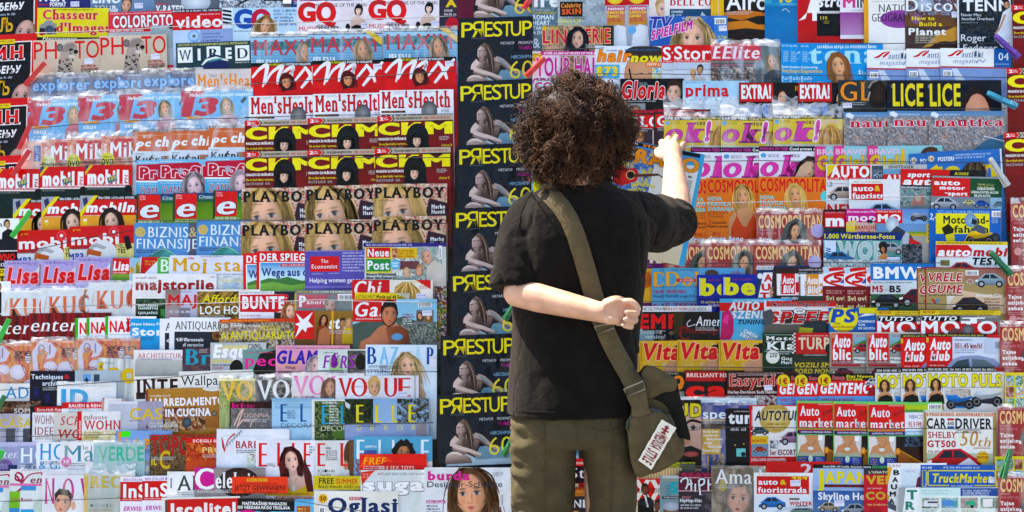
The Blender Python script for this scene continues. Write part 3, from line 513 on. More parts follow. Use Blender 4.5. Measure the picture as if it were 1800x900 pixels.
mag(126, '7c8684', 'green grey weekly with pink title bar and grey haired head', [R(0, 0, 126, 6, '6c706c'), L(4, 1.6, 26, 3, 'c4b858'), T("ECCO L'UOMO CHE FA PAURA ALL'EUROPA", 32, 1.6, 84, 3.4, 'e0e4e0', 'b'), R(0, 6, 3, 70, 'd0a838'), R(5, 8, 70, 24, 'b8606c'), T('P', 8, 10, 12, 20, W_, 'k'), T('anorama', 21, 17, 52, 8, 'f0e4e8', 'B'), H(60, 28, 20, 'man', '787c7c', 'b89c90', None, 1), B(76, 7, 28, 11)], [(518, 510)], r=.005)
mag(122, '6a5034-4c3c2c', 'brown reportage magazine with white star on red square', [R(35, 0, 88, 60, '8c6c3c', '5a4630'), R(0, 0, 35, 50, 'c4242c'), Pg([(2, 4), (15, 16), (32, 2), (24, 18), (33, 28), (22, 30), (20, 38), (14, 32), (1, 48), (8, 28), (1, 24), (10, 20)], W_), T('stern', 60, 10, 56, 22, W_, 'ki'), R(65, 0, 3.4, 60, 'd8a030'), H(50, 16, 10, 'long', '4a2c24', 'c08868', '8c4030'), Pg([(40, 60), (44, 34), (54, 28), (64, 36), (62, 60)], 'a86c50'), H(84, 22, 10, 'short', '3a2c24', 'a87858', 'skin'), H(95, 21, 9, 'long', 'c0a070', 'd0a080', 'd0b040')], [(518, 546)], r=-.003)
mag(126, '7c6e5c', 'brown antiques magazine with yellow title under an orange strip', [R(0, 0, 126, 6, 'c04828'), T('ARGOMENTI DI ANTIQUARIATO N 7', 3, 1.5, 70, 3.4, 'e8a040', 'bi'), N(0, 6, 126, 50, '9c8c78 6c5c4c b0a490 54483c', 8), L(4, 8, 20, 5, 'e4dcd0'), T('Come arredare', 3, 9, 52, 6, 'e8e0d8', 'r'), T('con il', 26, 18, 22, 6, 'e8e0d8', 'r'), T('PICCOLO', 56, 13, 34, 7.5, 'd8cc40', 'm'), T('ANTIQUARIATO', 2, 22, 120, 14, 'd8cc40', 'm'), N(70, 38, 50, 20, '40383c c8c0b4 8c7c64', 4)], [(386, 562), (402, 560)], sfx=['left copy, mostly covered', 'right copy'])
mag(108, 'e8e8ea', 'white antiques monthly with tall black serif capitals', [T('ANTIQUARIATO', 10, 7, 108, 14, '22282c', 's'), R(9, 25, 90, 60, '2e3038'), L(12, 36, 20, 4, 'e0e0e4'), T('Un Carnevale', 14, 36, 46, 6, 'e4e4e8', 'mi'), T('di ceramica', 24, 45, 36, 6, 'e4e4e8', 'mi'), E(84, 32, 9, 8, '8c5c34', '2a201c')], [(281, 560), (298, 558)], sfx=['left copy, mostly covered', 'right copy'])
mag(90, 'eceaf0', 'white homes magazine with green spine and heavy red letters', [R(0, 0, 5.5, 120, '4ca43c'), T('NAŠ', 8, 8, 37, 20, 'd02428', 'k'), L(8, 31, 40, 2, 'a0a0a8')], [(132, 559), (152, 558), (185, 556)], sleeve=None)
mag(90, '3c94cc', 'blue storage ideas magazine with fat white letters', [T('New Ideas For', 2, 7, 58, 5, 'e4f0f8', 'b'), T('Storage', 3, 16, 96, 14, W_, 'k')], [(229, 560)])
ent = [R(0, 0, 145, 60, '6c1c24')] + [R(i * 8.5, 0, 3.2, 60, ['8c2830', '4a1018', 'a03038'][i % 3]) for i in range(17)] + [T('enterijer', 4, 9, 136, 23, 'f0ecec', 'si'), L(6, 29, 30, 1.5, 'c8a0a0')]
mag(145, '6c1c24', 'dark red curtain cover with white italic letters', ent, [(-32, 555), (51, 550)], sfx=['left copy at the edge', 'right copy'])
mag(120, 'd4dade-dfe3e6', 'pale grey homes magazine with large orange serif letters', [St([(6, 40), (8, 24), (11, 14)], 1.2, 'c89878'), St([(4, 34), (10, 30), (8, 20)], .8, 'b8a898'), T('KUĆA', 13, 13, 104, 33, 'd06848', 'd'), R(0, 0, 120, 2, 'eef2f4'), L(90, 30, 20, 1.4, 'a0a8b0')], [(3, 511), (72, 507), (156, 497)], r=.008, sleeve=(2, 0))
mag(95, 'a99cc8', "lilac women's weekly with bold red italic letters", [T('Sve što čini život!', 6, 2.6, 36, 4, '5a4c88', 'ri'), L(42, 3, 20, 2.6, '7a6ca8', 2, 3.4), Pg([(54, 48), (62, 6), (66, 6), (66, 48)], '7c786c'), Pg([(46, 28), (62, 10), (60, 30), (54, 48)], 'd0d4d8'), T('Lisa', 4, 12, 56, 29, 'c8242c', 'ki', 'e8b0c0', ow=.05), N(66, 0, 30, 44, '8c9cb4 c8b060 6a7c90', 6), R(0, 44, 66, 6, 'c0b8d8')], [(8, 458), (72, 457), (133, 452)])
mag(70, '6f8fb0', 'small blue magazine with red title box and green garden', [R(2, 1, 30, 28, 'c42430'), T('Lisa', 3, 6, 28, 17, W_, 'ki'), L(4, 25, 24, 2.6, 'f0dcdc'), R(2, 29, 30, 16, '7ca448', '3c5a38'), R(32, 0, 40, 50, '94b4cc', 'b8ccd4'), T('Ž', 40, 12, 13, 20, 'c8b848', 'si'), E(36, 22, 4, 6, 'c09c50')], [(196, 453)])
mag(120, 'd7dde8', 'pale craft magazine with red corner banner and green letter box', [Pg([(2, 0), (36, 0), (5, 32), (0, 32)], 'b82c34'), L(8, 6, 18, 3, 'e8a860', 2, 5), R(30, 1, 20, 30, '58ac58'), T('B', 36, 4, 14, 22, 'd8ecd8', 'B')], [(247, 452)])
mag(146, 'd6dae6', 'pale homes magazine with ochre serif title', [T('Moj stan', 4, 5, 142, 23, 'd0a03c', 'B'), T('Lisa', 32, 2, 10, 5, 'b83040', 'ki'), L(54, 1, 40, 2, '8088a0'), L(84, 32, 50, 2, '6a7088'), N(84, 36, 60, 40, 'a8bcd4 c4ccb8 d8dce4', 7), T('Hortikultura', 90, 40, 50, 7, 'd8d4b0', 'b')], [(299, 449)])
mag(148, 'e4e2e2', 'white handyman magazine with dark red rounded letters', [T('uradi sam', 6, 5, 36, 4, '3a3c40', 'r'), T('majstorije', 6, 10, 137, 19, '9c2430', 'b', '501018', ow=.012), L(136, 5, 8, 2, '60646a'), R(6, 44, 56, 50, '1e3028'), N(6, 44, 56, 14, '1e3028 3c5c44 1a2622 587050', 4), T('BAŠTENSKI', 11, 54, 34, 4, 'dcece4', 'k'), T('NAMEŠTAJ', 11, 59, 34, 4, 'dcece4', 'k'), T('LJULJAŠKE', 11, 67, 34, 4, 'dcece4', 'k'), N(50, 62, 14, 22, '4c8c4c 2c5034', 4)], [(233, 481)])
mag(104, 'b0aebc', 'brown and lilac crafts magazine with red rounded capitals', [R(0, 0, 27, 60, '8c7468', 'a8a0a4'), R(27, 0, 77, 60, 'c8c6d8', 'a4a4b8'), T('MAJ', 5, 9, 50, 19, 'c02c38', 'b'), R(24, 32, 20, 40, '7c7880'), L(8, 37, 36, 4, 'e4e0ec', 1), L(8, 45, 18, 4, 'b87080'), L(6, 3, 40, 1.6, '8a8494')], [(291, 509)])
mag(110, '7a6038', 'brown log cabin magazine with yellow script over white letters', [R(0, 0, 110, 3, 'e4e4dc'), N(0, 3, 110, 50, '8c6c3c 5c4828 a88850 3c3420', 6), *[Pg([(20 + i * 16, 3), (26 + i * 16, 3), (0 + i * 16, 26), (-6 + i * 16, 26)], ['a88850', '4c3c24'][i % 2]) for i in range(5)], T('Affordable', 8, 9, 96, 14, 'd8cc30', 'mi'), T('LOG HOMES', 5, 29, 100, 14, W_, 'm')], [(347, 509)])
# ---- left panel, first column of the lower rows
mag(66, 'd8b4a8', 'faded salmon magazine half hidden beside the red pegs', [T('0', 2, 12, 16, 22, 'f0e4e0', 'b', 'b86050'), R(22, 8, 12, 28, '6878a8'), L(23, 12, 10, 2, 'd8dce8', 6, 4)], [(38, 248)], sleeve=(2, 0))
mag(92, 'c67a66', 'faded red science magazine with yellow disc badge', [N(0, 0, 92, 50, 'c67a66 d0907c b86050 d8a490', 9), R(18, 5, 76, 34, 'bc4c4c'), T('World', 4, 28, 20, 6, 'f0e4e0', 'b', rot=90), T('Mikro', 15, 10, 78, 28, W_, 'B'), E(11, 42, 13, 13, 'd0c83c'), T('POKLON', 3, 35, 16, 3, '3c3c18', 'b'), T('DVD', 1, 40, 21, 11, '38381a', 'k')], [(74, 245), (118, 242), (178, 239)], sleeve=(9, 0))
mag(88, 'cdd6e0', 'orange and white computer magazine with white italic letters', [R(0, 0, 88, 4, '2e2c2c'), L(3, 1, 70, 2.2, 'dcdcdc'), R(0, 4, 88, 34, 'c06438'), L(8, 9, 44, 2, 'e8b498'), T('pc', 6, 17, 26, 13, 'e4ecf4', 'ki'), T('chip', 39, 12, 46, 18, 'e4ecf4', 'ki'), St([(9, 24), (5, 40)], [5, 4], 'e4ecf4', 2), T('Kućni', 5, 46, 48, 12, '22262c', 'b'), R(54, 46, 18, 12, 'a86444'), L(5, 42, 14, 1.6, '40464e')], [(234, 228), (298, 226), (367, 221)], sleeve=(18, 0))
mag(98, '5fa4cc', 'crimson title band over pale blue with small blonde girl', [R(0, 0, 98, 30, '7cb4d4'), L(4, 3, 40, 2, 'e4f0f4'), Pg([(0, 8), (70, 5), (80, 12), (80, 36), (0, 38)], 'b01c40'), T('Profil', 6, 12, 78, 20, 'b01c40', 'k', 'f0dce4', ow=.045), E(40, 21, 5, 6, 'a8a0b0'), R(0, 36, 98, 3, 'dcecf4'), L(4, 41, 40, 2, 'd0e4f0'), T('DAMA', 7, 47, 40, 15, '94304c', 'si', 'e8f0f4'), H(68, 48, 28, 'long', 'ac9ca0', 'dcc0c4', None, 1)], [(240, 282), (278, 280), (361, 276)])
mag(90, '2d5a2c-8cb040', 'green weekly with white italic letter on a red square', [R(0, 0, 90, 16, '24406c', '2c5a34'), R(0, 0, 4, 50, '2a4430'), R(4, 1.5, 38, 44, 'cc2430'), L(6, 3, 11, 1.8, 'f0d0d0', 3), T('e', 7, 8, 33, 34, 'dce4e8', 'Bi', 'a02030'), T('Cinepolis', 46, 4, 36, 5, 'c8d8ec', 'ri'), L(46, 9, 34, 2, 'a8c8b8'), L(4, 47, 42, 4, 'e8f0e0')], [(240, 341), (304, 339), (375, 335)])
mag(113, '5585bb-6494c8', 'blue finance magazine with gold coin and white serif capitals', [E(11, 16, 9, 9, 'c0ac70', 'd8c890'), E(11, 16, 6, 6, 'b09c60', 'ccb87c'), R(96, 0, 17, 60, '5a5a6c'), T('BIZNIS', 25, 7, 70, 18, 'e0ecf6', 's'), T('&', 97, 7, 13, 17, 'c8b884', 's'), T('FINANSIJE', 4, 28, 108, 17, 'e0ecf6', 's'), Pg([(20, 62), (40, 48), (52, 44), (66, 48), (76, 62)], '4c8c84'), Pg([(44, 62), (60, 46), (78, 58), (92, 62)], '5ca09c'), St([(30, 56), (52, 46), (76, 58)], .8, 'b8e0d8')], [(236, 392), (346, 388)], sfx=['left copy', 'right copy'])
mag(82, 'c2202c', 'red phone magazine with blocky white letters', [Pg([(0, 0), (9, 0), (0, 14)], '2c4a68'), Pg([(8, 0), (14, 0), (0, 18), (0, 12)], 'd8b040'), T('mobil', 4, 8, 56, 26, W_, 'u'), R(66, 9, 10, 26, W_), T('EPN', 69, 32, 20, 6, 'c2202c', 'b', rot=90), Pg([(38, 23), (54, 17), (57, 27), (41, 33)], '5a707c'), T('102', 42, 22, 12, 6, 'd8c860', 'b', sl=-.3), L(4, 33, 74, 3, 'f0dcdc'), R(0, 37, 82, 2.2, 'e8e4e4'), R(0, 39.5, 82, 50, '26302c'), L(4, 41, 40, 2, '8c9494'), E(76, 42, 7, 7, '201c1e')], [(-8, 297), (71, 293), (150, 290)])
mag(100, 'dca050', 'red and orange phone magazine with dark haired woman', [R(0, 0, 100, 8, '24282c'), L(32, 2, 64, 4, 'd8dce0'), R(0, 7, 100, 28, 'c02028'), Pg([(0, 8), (0, 0), (26, 0), (0, 30)], '9aa0ac'), Pg([(4, 6), (12, 2), (15, 16), (8, 24)], '3c3a58'), Pg([(24, 0), (32, 0), (2, 36), (0, 36), (0, 28)], 'e0cc30'), T('mobilni', 10, 12, 96, 18, W_, 'ki'), L(6, 34, 40, 1.6, 'f0d0d0'), E(9, 47, 4, 5, 'd8c040'), R(6, 41, 6, 4, 'e8e4d8'), H(58, 46, 26, 'long', '2e2624', 'd8b4a0', None, 1)], [(23, 350), (73, 346), (141, 344)], r=.01)
mag(117, 'bcc0c4', 'red and grey phone magazine with white sports car shape', [R(0, 0, 117, 40, 'c02028'), T('JE TEK', 6, 5, 14, 3, 'd8a040', 'b'), T('mobi', 3, 13, 84, 20, 'e8e8e8', 'b'), *[E(78, 11, 9 - i * 3, 9 - i * 3, c) for i, c in enumerate(('d85058', 'c02028', 'e8e8e8'))], Pg([(28, 70), (34, 38), (46, 26), (64, 24), (80, 36), (86, 70)], 'd8dadc'), Pg([(24, 50), (34, 40), (56, 46), (54, 54), (34, 50), (26, 58)], 'b05c34'), Pg([(36, 34), (48, 30), (66, 38), (60, 42)], 'a4a8ac'), R(0, 40, 30, 40, 'c8ccd0'), R(82, 32, 40, 40, 'd8d088'), T('VELI', 84, 33, 14, 7, '22221e', 'b'), T('TES', 84, 41, 14, 8, '22221e', 'k'), T('MP3', -2, 47, 26, 12, '2c4c90', 'k'), Pg([(95, 20), (104, 18), (110, 40), (100, 44)], '1e2026')], [(30, 405), (122, 398)], sfx=['left copy', 'right copy'], r=.02)
gen = [N(0, 0, 112, 110, 'c86c5c c07848 b85868 d09058', 8)] + [R(i * 16, 0, 4, 110, 'c88c58') for i in range(7)] + [Pg([(4, 58), (2, 20), (14, 2), (34, 4), (46, 16), (40, 30), (26, 34), (30, 22), (18, 14), (10, 28), (14, 56)], 'c8c4d4'), E(60, 50, 14, 13, 'ccc8d8', 'dcd8e4'), E(34, 46, 12, 9, 'c8c4d4', 'd8d4e0'), E(90, 40, 8, 12, 'c8c4d4'), E(78, 26, 5, 8, 'd0ccd8'), St([(40, 4), (56, 16), (66, 36), (76, 60)], [1.5, 2.5, 1], 'a04450'), St([(8, 60), (24, 50), (44, 58), (64, 66)], 1.5, 'b05060'), E(16, 78, 14, 12, 'ccc8d8'), E(50, 84, 16, 12, 'c8c4d4'), E(84, 74, 14, 12, 'd0ccd8'), T('01', 12, 8, 22, 17, '8c8098', 't'), T('gen', 53, 9, 52, 13, '3a3440', 'r')]
mag(112, 'c88070', 'rococo pattern magazine with lilac blobs on red orange stripes', gen, [(-28, 604), (55, 598), (135, 595)], sleeve=(4, 0), sfx=['leftmost copy', 'middle copy', 'rightmost copy'])
mag(104, '1d2030', 'dark navy architecture journal with white two line title', [T('Techniques', 2, 6, 56, 8.5, 'dce4ec', 'm'), T('&', 60, 6, 10, 8, 'b02c38', 'k'), T('architecture', 22, 17.5, 58, 8.5, 'dce4ec', 'm'), *[R(8 + i * 20, 30 + (i % 2) * 10, 7, 14, '2a2c58') for i in range(4)]], [(53, 652)])
mag(80, 'a8b4bc', 'grey blue building magazine with small sky pictures', [R(14, 7, 14, 14, '6c98c8'), Pg([(15, 21), (20, 11), (26, 21)], '30383c'), R(33, 7, 10, 14, '384858')], [(132, 651)])
mag(104, 'e2e4e6', 'white design magazine with heavy cyan capitals', [L(10, 5, 84, 2, '98a0a8'), T('ID', 7, 12, 48, 30, '3c9ccc', 'k'), Pg([(62, 50), (66, 34), (70, 34), (70, 50)], '5c2c34')], [(101, 672)], sleeve=(0, 0))
mag(104, 'e4e2de', 'cream magazine with thin blue letter at the left edge', [T('AD', 60, 6, 42, 20, '4088b8', 's'), L(40, 26, 60, 1.6, 'a0a4a8')], [(-51, 674)])
mag(112, 'c9ccca', 'pale grey curtain cover with fat yellow rounded letters', [*[R(i * 9, 0, 4.5, 120, ['b4bab8', 'dcdedb', 'a4acac'][i % 3]) for i in range(13)], T('icon', 1, 5, 98, 38, 'd0b030', 'k'), L(6, 8, 24, 2, '8c9290'), R(2, 45, 32, 5, '30342f'), L(3, 46.5, 28, 2, 'd8dcd8')], [(172, 628)], r=-.05, th=3)
mag(90, '9a9c98', 'grey rolled magazine end behind the cream cover', [R(0, 0, 90, 50, 'b4b6b0', '7c807c')], [(238, 632)], r=-.02)
mag(110, '3c2c28', 'dark brown interiors magazine cut at the left edge', [N(0, 0, 110, 24, '3c2c28 6a4c3c 2a2020 8c6c58', 6), T('SOMMER', 62, 13, 56, 8, 'd8d4d0', 'm'), L(66, 7, 40, 2.6, 'b0a898', 2)], [(-37, 705)])
mag(100, '2a2428', 'red strip supplement under the navy architecture journal', [R(8, 2, 92, 12, 'b01c28'), T('Extra-Heft: Feiern', 12, 4.5, 48, 5.5, 'ecdcdc', 'ri')], [(53, 713)])
mag(100, 'dfe3e8', 'white home magazine with red building strip at its top', [R(0, 0, 100, 11, 'c0202c'), T('BAUEN & RENOVIEREN', 12, 3, 92, 6, 'f0dcdc', 'b'), R(0, 11, 100, 8, 'd4dce4')], [(109, 707)])
mag(86, 'c2c4cc', 'grey interiors magazine with yellow capitals at the left edge', [R(30, 0, 32, 60, 'a8a4b4'), R(0, 0, 30, 60, 'c8cace'), T('GIOIA', 46, 4, 22, 5, 'c8b050', 's'), T('CASA', 28, 9, 58, 15, 'c8b030', 'm'), R(40, 26, 16, 40, '54565c'), R(70, 26, 16, 40, '4c4e54')], [(-29, 727)])
mag(90, 'dedfe2', 'pale home magazine with thin dark red capitals on two lines', [T('WOHN', 3, 5, 36, 15, '8c2c34', 's'), T('IDEEN', 4, 26, 46, 13, '8c2c34', 's')], [(57, 725)])
mag(90, 'c8c4ba', 'beige home magazine with red italic serif letters', [T('SCHÖNER', 11, 7, 94, 15, 'b83038', 'si'), T('WOHNEN', 8, 30, 110, 15, 'b02830', 'Bi')], [(95, 725)])
mag(76, 'e0e0e0', 'white home magazine with red spine and brown serif title', [R(0, 0, 8, 70, 'c01c2c'), T('wohnen', 2, 42, 30, 4.4, 'f0d4d4', 'b', rot=90), T('zuhause', 11, 6, 42, 8, '8c4438', 's'), T('WOHNEN', 12, 16, 90, 16, 'c42830', 'B'), N(8, 34, 60, 30, 'd8cc98 e0dcc8 c8bc80', 6), L(12, 36, 30, 2.6, '786c40', 3)], [(136, 723)])
mag(40, 'b8847c', 'pinkish brown rolled magazine standing in the row', [N(0, 0, 40, 80, 'b8847c c89c90 a87068', 5), R(4, 0, 30, 26, 'e0dedb')], [(180, 699)], r=-.06)
mag(96, 'b9bcc6', 'grey lilac interiors magazine with large yellow capitals', [R(52, 0, 44, 80, '9c98ac'), R(0, 0, 52, 4, 'd8d8dc'), T('CASA', 38, 12, 80, 20, 'd0b42c', 'm'), L(38, 33, 20, 1.6, '44464c')], [(190, 706)], r=.01)
# ---- left panel, lower rows
mag(100, 'e6e2e0', 'white building magazine with tall red serif letters', [T('ARCHITECTURAL', 7, 6, 90, 9, 'b85860', 's'), L(8, 16, 60, 1.6, '8890b8'), R(40, 19, 60, 20, '4c68a0')], [(235, 615)])
mag(100, '50404a', 'dark plum magazine with fat teal letters', [T('Bride', 6, 2, 108, 28, '2c98ac', 'd'), L(29, 3, 17, 1.5, 'c8b8b0', 3), R(0, 0, 4, 50, '443440'), N(0, 30, 50, 20, '50404a 6c504c 3c3038', 6)], [(321, 611)])
mag(98, 'b6babc', "grey men's magazine with white script and yellow headline", [R(20, 5, 50, 8, 'd0c490'), T('Esquire', 4, 3, 96, 24, 'eef0f2', 'ki'), T('HOTTING UP', 3, 30, 46, 6, 'd8c830', 'k'), T('KEVIN & FREDDIE', 3, 38, 36, 3.4, '3a3a3e', 'b'), T('ASHES', 3, 43, 20, 3, 'b03840', 'b'), L(66, 3, 30, 2.6, '2a2c30', 3, 3), E(46, 46, 12, 16, '1e1e22')], [(370, 602)])
mag(104, '6e948e', 'teal and black magazine with hot pink lower case letters', [Pg([(30, 60), (18, 36), (30, 8), (60, 0), (104, 0), (104, 60)], '202224'), L(6, 4, 46, 2.6, 'c85070'), T('people', 4, 10, 112, 19, 'e04090', 'B')], [(427, 614)])
mag(130, 'd296ae', 'pink monthly with bold blue italic letters and blonde woman', [L(6, 4, 116, 2, '8c4468'), R(4, 22, 40, 30, 'd8a48c', 'd296ae'), T('GLAM', 2, 9, 72, 24, '3a309c', 'ki'), T('What', 17, 36, 18, 6, '2c2024', 'm'), T('everyone', 5, 44, 38, 6, '2c2024', 'm'), H(68, 38, 22, 'long', 'c0b0b8', 'dcb8b4', None, -1)], [(485, 607)])
mag(112, 'cdd8d2', 'pale green cover with purple italic serif letters and dark hair', [N(52, 2, 60, 50, '5a5650 3c3a38 787068', 7), R(20, 16, 24, 30, 'a8c888'), L(10, 5, 20, 2, '70787c'), T('FÜRSTIN', 8, 11, 100, 22, '8c3ca0', 'Bi'), R(0, 37, 46, 5, '24406c'), L(2, 38.4, 40, 2, 'd0dcec'), E(76, 22, 10, 14, '28281f')], [(559, 614)])
mag(125, 'cfdfee', 'pale blue fashion magazine with tall blue serif and tousled blonde', [T('B', 3, 3, 16, 31, '24488c', 'd'), T('A', 24, 3, 17, 31, '7cb8dc', 'd'), T('Z', 42, 3, 16, 31, '88bcd8', 'd'), T('A', 84, 3, 15, 31, 'b4d4e4', 'd'), T('R', 106, 3, 17, 31, '24488c', 'd'), T('QUICK & EASY', 5, 36, 34, 4, '30405c', 's'), T('STYLING', 3, 43, 40, 6.5, '2c3c5c', 's'), H(74, 38, 27, 'wild', 'b8a078', 'd8b094', 'skin', -1), Sk(112, 20, 12, 18)], [(643, 606)])
mag(104, 'e6e3db', 'cream interiors magazine with dark brown slab letters', [T('INTERNI', 4, 5, 132, 27, '32201c', 'S'), R(4, 28, 16, 12, '32201c')], [(235, 662)], r=.02, th=4)
mag(131, 'e2e1db', 'cream design monthly with black title and asterisk', [T('Wallpaper*', 4, 8, 106, 17, '23302f', 'r'), L(6, 28, 20, 1.4, 'c0a8a0'), R(124, 2, 4, 20, 'c8c8c4')], [(314, 653)], r=.025, th=4)
vg = lambda bgi, col, face: bgi + [T('V', 2, 3, 29, 35, col, 'd'), T('O', 30, 3, 30, 35, col, 'd'), T('G', 62, 3, 28, 35, col, 'd')] + face
mag(128, '8c9c60', 'green outdoor fashion cover with yellow serif letters', [R(0, 0, 128, 5, 'e8e0a0'), N(0, 4, 64, 50, '7c9450 a8a868 5c6c3c c0a880', 7), St([(30, 44), (44, 24), (60, 14)], [8, 6, 4], 'b09c88')] + vg([], 'e0b440', []), [(385, 666)], r=.02, sleeve=(5, 0))
mag(128, '494b4e', 'dark grey fashion cover with white serif letters', [N(26, 2, 60, 44, '3c3c3e 6a6864 8c8880 2c2c2e', 6)] + vg([], 'e4e4e4', []), [(449, 664)], sleeve=(5, 0), r=.012)
mag(128, 'e0dadd', 'white fashion cover with pink serif letters and brown hair', vg([], 'dc78b0', [H(66, 26, 19, 'long', '7a5a48', 'b88c74', None, 1), L(4, 40, 40, 5, 'a83870')]), [(513, 656)], th=4, sleeve=(2, 0))
mag(146, 'd9dbe2', 'pale grey fashion cover with red serif letters and short blonde hair', [T('V', 4, 3, 27, 34, 'c01820', 'd'), T('O', 27, 3, 29, 34, 'c01820', 'd'), T('U', 84, 3, 26, 34, 'c01820', 'd'), T('E', 110, 3, 22, 34, 'c01820', 'd'), H(69, 21, 20, 'short', 'b89868', 'c8a080', None, 1), L(33, 19, 15, 1.6, '905058'), Sk(110, 28, 16, 9), R(138, 0, 3, 60, 'b0b0b4')], [(590, 660)], th=3)
mag(147, '9c7040', 'ochre brown kitchen magazine with heavy white two line title', [R(0, 0, 147, 70, 'a87c44', '8c5c38'), L(8, 11, 34, 3.4, 'e0d4c4'), N(4, 34, 100, 40, '6c3c2c 9c6848 b8a080 4c3428', 6), R(0, 3, 4, 66, '7c4038'), T("L'ARREDAMENTO", 8, 17, 130, 14, 'e6e6ea', 'k'), T('IN CUCINA', 34, 36, 80, 14, 'e6e6ea', 'k'), E(118, 2, 18, 5, 'd0d0c8'), E(120, 46, 5, 5, '4c4438', '8c8474'), E(132, 52, 5, 5, '4c4438', '8c8474'), E(72, 60, 8, 9, '303c48', '5a6c74'), L(6, 58, 50, 4, 'd8d0c4'), T('UNA TRADIZIONE', 6, 63, 50, 5, 'e0dcd4', 'b'), T('SEMPRE ATTUALE', 6, 71, 50, 5, 'e0dcd4', 'b')], [(256, 684)], r=.03, th=6)
mag(110, '6c6a6a', 'dark grey magazine with pale pink script', [N(0, 0, 76, 40, '6c6a6a 5c5a5a 787676', 5), T('DONNA', 23, 8, 44, 8, 'd0b0a8', 't'), St([(6, 30), (16, 8), (22, 2), (18, 12), (10, 36)], [2, 3, 2], 'd8b4ac'), St([(10, 34), (20, 22), (26, 20), (34, 22)], [2, 3, 2], 'd8b4ac'), St([(34, 34), (38, 22), (46, 18)], 2, 'd8b4ac')], [(406, 718)], r=.005)
mag(90, '2c1014', 'dark maroon cover with magenta letters glimpsed between rows', [R(0, 0, 60, 26, '3c1018'), T('ki', 4, 2, 20, 10, 'c02070', 'b'), L(26, 4, 20, 8, 'b02068')], [(404, 706)])
mag(110, 'a4c8e0', 'sky blue decor magazine with navy serif capitals', [R(0, 0, 110, 5, '8cb4d0'), *[Pg([(0 + i * 1.5, 2 + i * 3), (110, 2 + i * 3), (110, 3 + i * 3), (0 + i * 1.5, 3 + i * 3)], '7ca4c0') for i in range(5)], R(5, 15, 106, 3, '88b0c8'), T('E', 15, 9, 12, 32, '24548c', 'd'), T('L', 49, 9, 12, 32, '24548c', 'd'), T('L', 78, 9, 12, 32, '24548c', 'd'), L(27, 21, 18, 2.6, '4c7098', 4, 4), T('DECORATION', 16, 44, 92, 8, '34648c', 't')], [(478, 700)])
mag(106, '44543c', 'green garden decor cover with cyan capitals in a white frame', [R(0, 0, 106, 140, 'd8dcd8'), N(5, 3, 98, 100, '3c4c34 5c7044 24301f 7c8c5c 2c3828', 6), T('E', 18, 9, 12, 34, '3c9cc0', 'd'), T('L', 50, 9, 12, 34, '3c9cc0', 'd'), L(31, 5, 18, 3, 'e4ece4', 8, 5), L(18, 4, 24, 3, 'e8ece8'), T('DECORATION', 17, 46, 88, 9, 'c8d0c0', 't'), E(56, 62, 20, 8, '54703c')], [(548, 702)], th=3)
mag(148, '7c94b4', 'tree and sky cover with yellow spaced serif capitals', [R(0, 0, 148, 80, '88a8cc', 'a4bcd8'), N(0, 0, 50, 54, '20281f 2c3828 3c4830 181c18', 5), N(92, 0, 56, 60, '8ca4c4 444840 6c7c88 2c302c', 5), Pg([(96, 10), (120, 24), (144, 8), (146, 10), (122, 28), (100, 14)], '44382c'), Pg([(0, 4), (10, 10), (8, 18), (2, 14)], 'c8ccd0'), R(0, 44, 148, 30, '8c9cc0'), T('E', 20, 9, 13, 32, 'd8cc30', 'd'), T('L', 53, 9, 13, 32, 'd8cc30', 'd'), T('L', 82, 9, 12, 32, 'd8cc30', 'd'), T('E', 112, 9, 13, 32, 'd8cc30', 'd'), T('D', 22, 46, 7, 9, 'd8d470', 'r'), T('E', 45, 46, 6, 9, 'd8d470', 'r'), T('K', 70, 46, 7, 9, 'd8d470', 'r'), T('O', 92, 46, 10, 9, 'd8d470', 'r'), T('R', 118, 46, 7, 9, 'd8d470', 'r'), R(126, 42, 18, 24, '8c8890')], [(606, 701)], th=3)
mag(100, '8c98b4', 'grey blue homes magazine with white serif letters', [T('HOUSE', 5, 3, 110, 26, 'e8ecf2', 's'), T('& GARDEN', 4, 32, 110, 13, 'e0e4ee', 's')], [(31, 784)])
mag(100, 'e2e4e8', 'white homes magazine with bright blue serif letters', [T('HOUSE', 6, 3, 104, 28, '3490c0', 's'), T('& GARDEN', 5, 34, 104, 13, '3490c0', 's')], [(64, 777)])
mag(104, 'dfe0e3', 'white magazine with teal serif letters and pink price disc', [T('Maison', 6, 7, 136, 28, '3c8494', 's'), T('le j', 40, 6, 16, 9, '70787c', 'r'), E(11, 36, 9, 9, 'd0409c'), T('3€', 5, 32, 12, 8, 'f0d8ec', 'm')], [(106, 776)], sleeve=(0, 0))
mag(90, '9cbcbc', 'pale teal magazine with thin green capitals', [T('VERDE', 8, 8, 80, 25, '3ca888', 'm'), L(4, 2, 60, 1.6, 'c0d4d4')], [(165, 777)], sleeve=(2, 0))
mag(104, '9c98bc', 'lilac garden magazine with white italic letters', [R(0, 0, 104, 8, 'b4b0d0'), T('garten', 18, 14, 56, 14, 'dcdcec', 'si'), E(50, 42, 14, 12, '78609c'), L(42, 38, 16, 2, 'c8bcd8', 3), R(56, 40, 16, 12, '2c3860')], [(-41, 777)])
mag(100, '7c9cc8', 'light blue children magazine with orange letters and green sticker', [R(5, 2, 5, 36, 'd89438'), Pg([(5, 38), (10, 38), (7.5, 44)], 'd8b080'), R(10, 1, 16, 10, '5cdc48'), T('LA PORTE', 18, 14, 104, 18, 'e09c30', 'k', sh=(1, 1.2, '3c4868')), T('port', 26, 39, 16, 7, '24509c', 'b'), T('°', 20, 36, 3, 3, 'd89c40', 'b'), N(0, 52, 60, 30, '8c8c84 7090b8 b0b4a8', 5)], [(203, 757)])
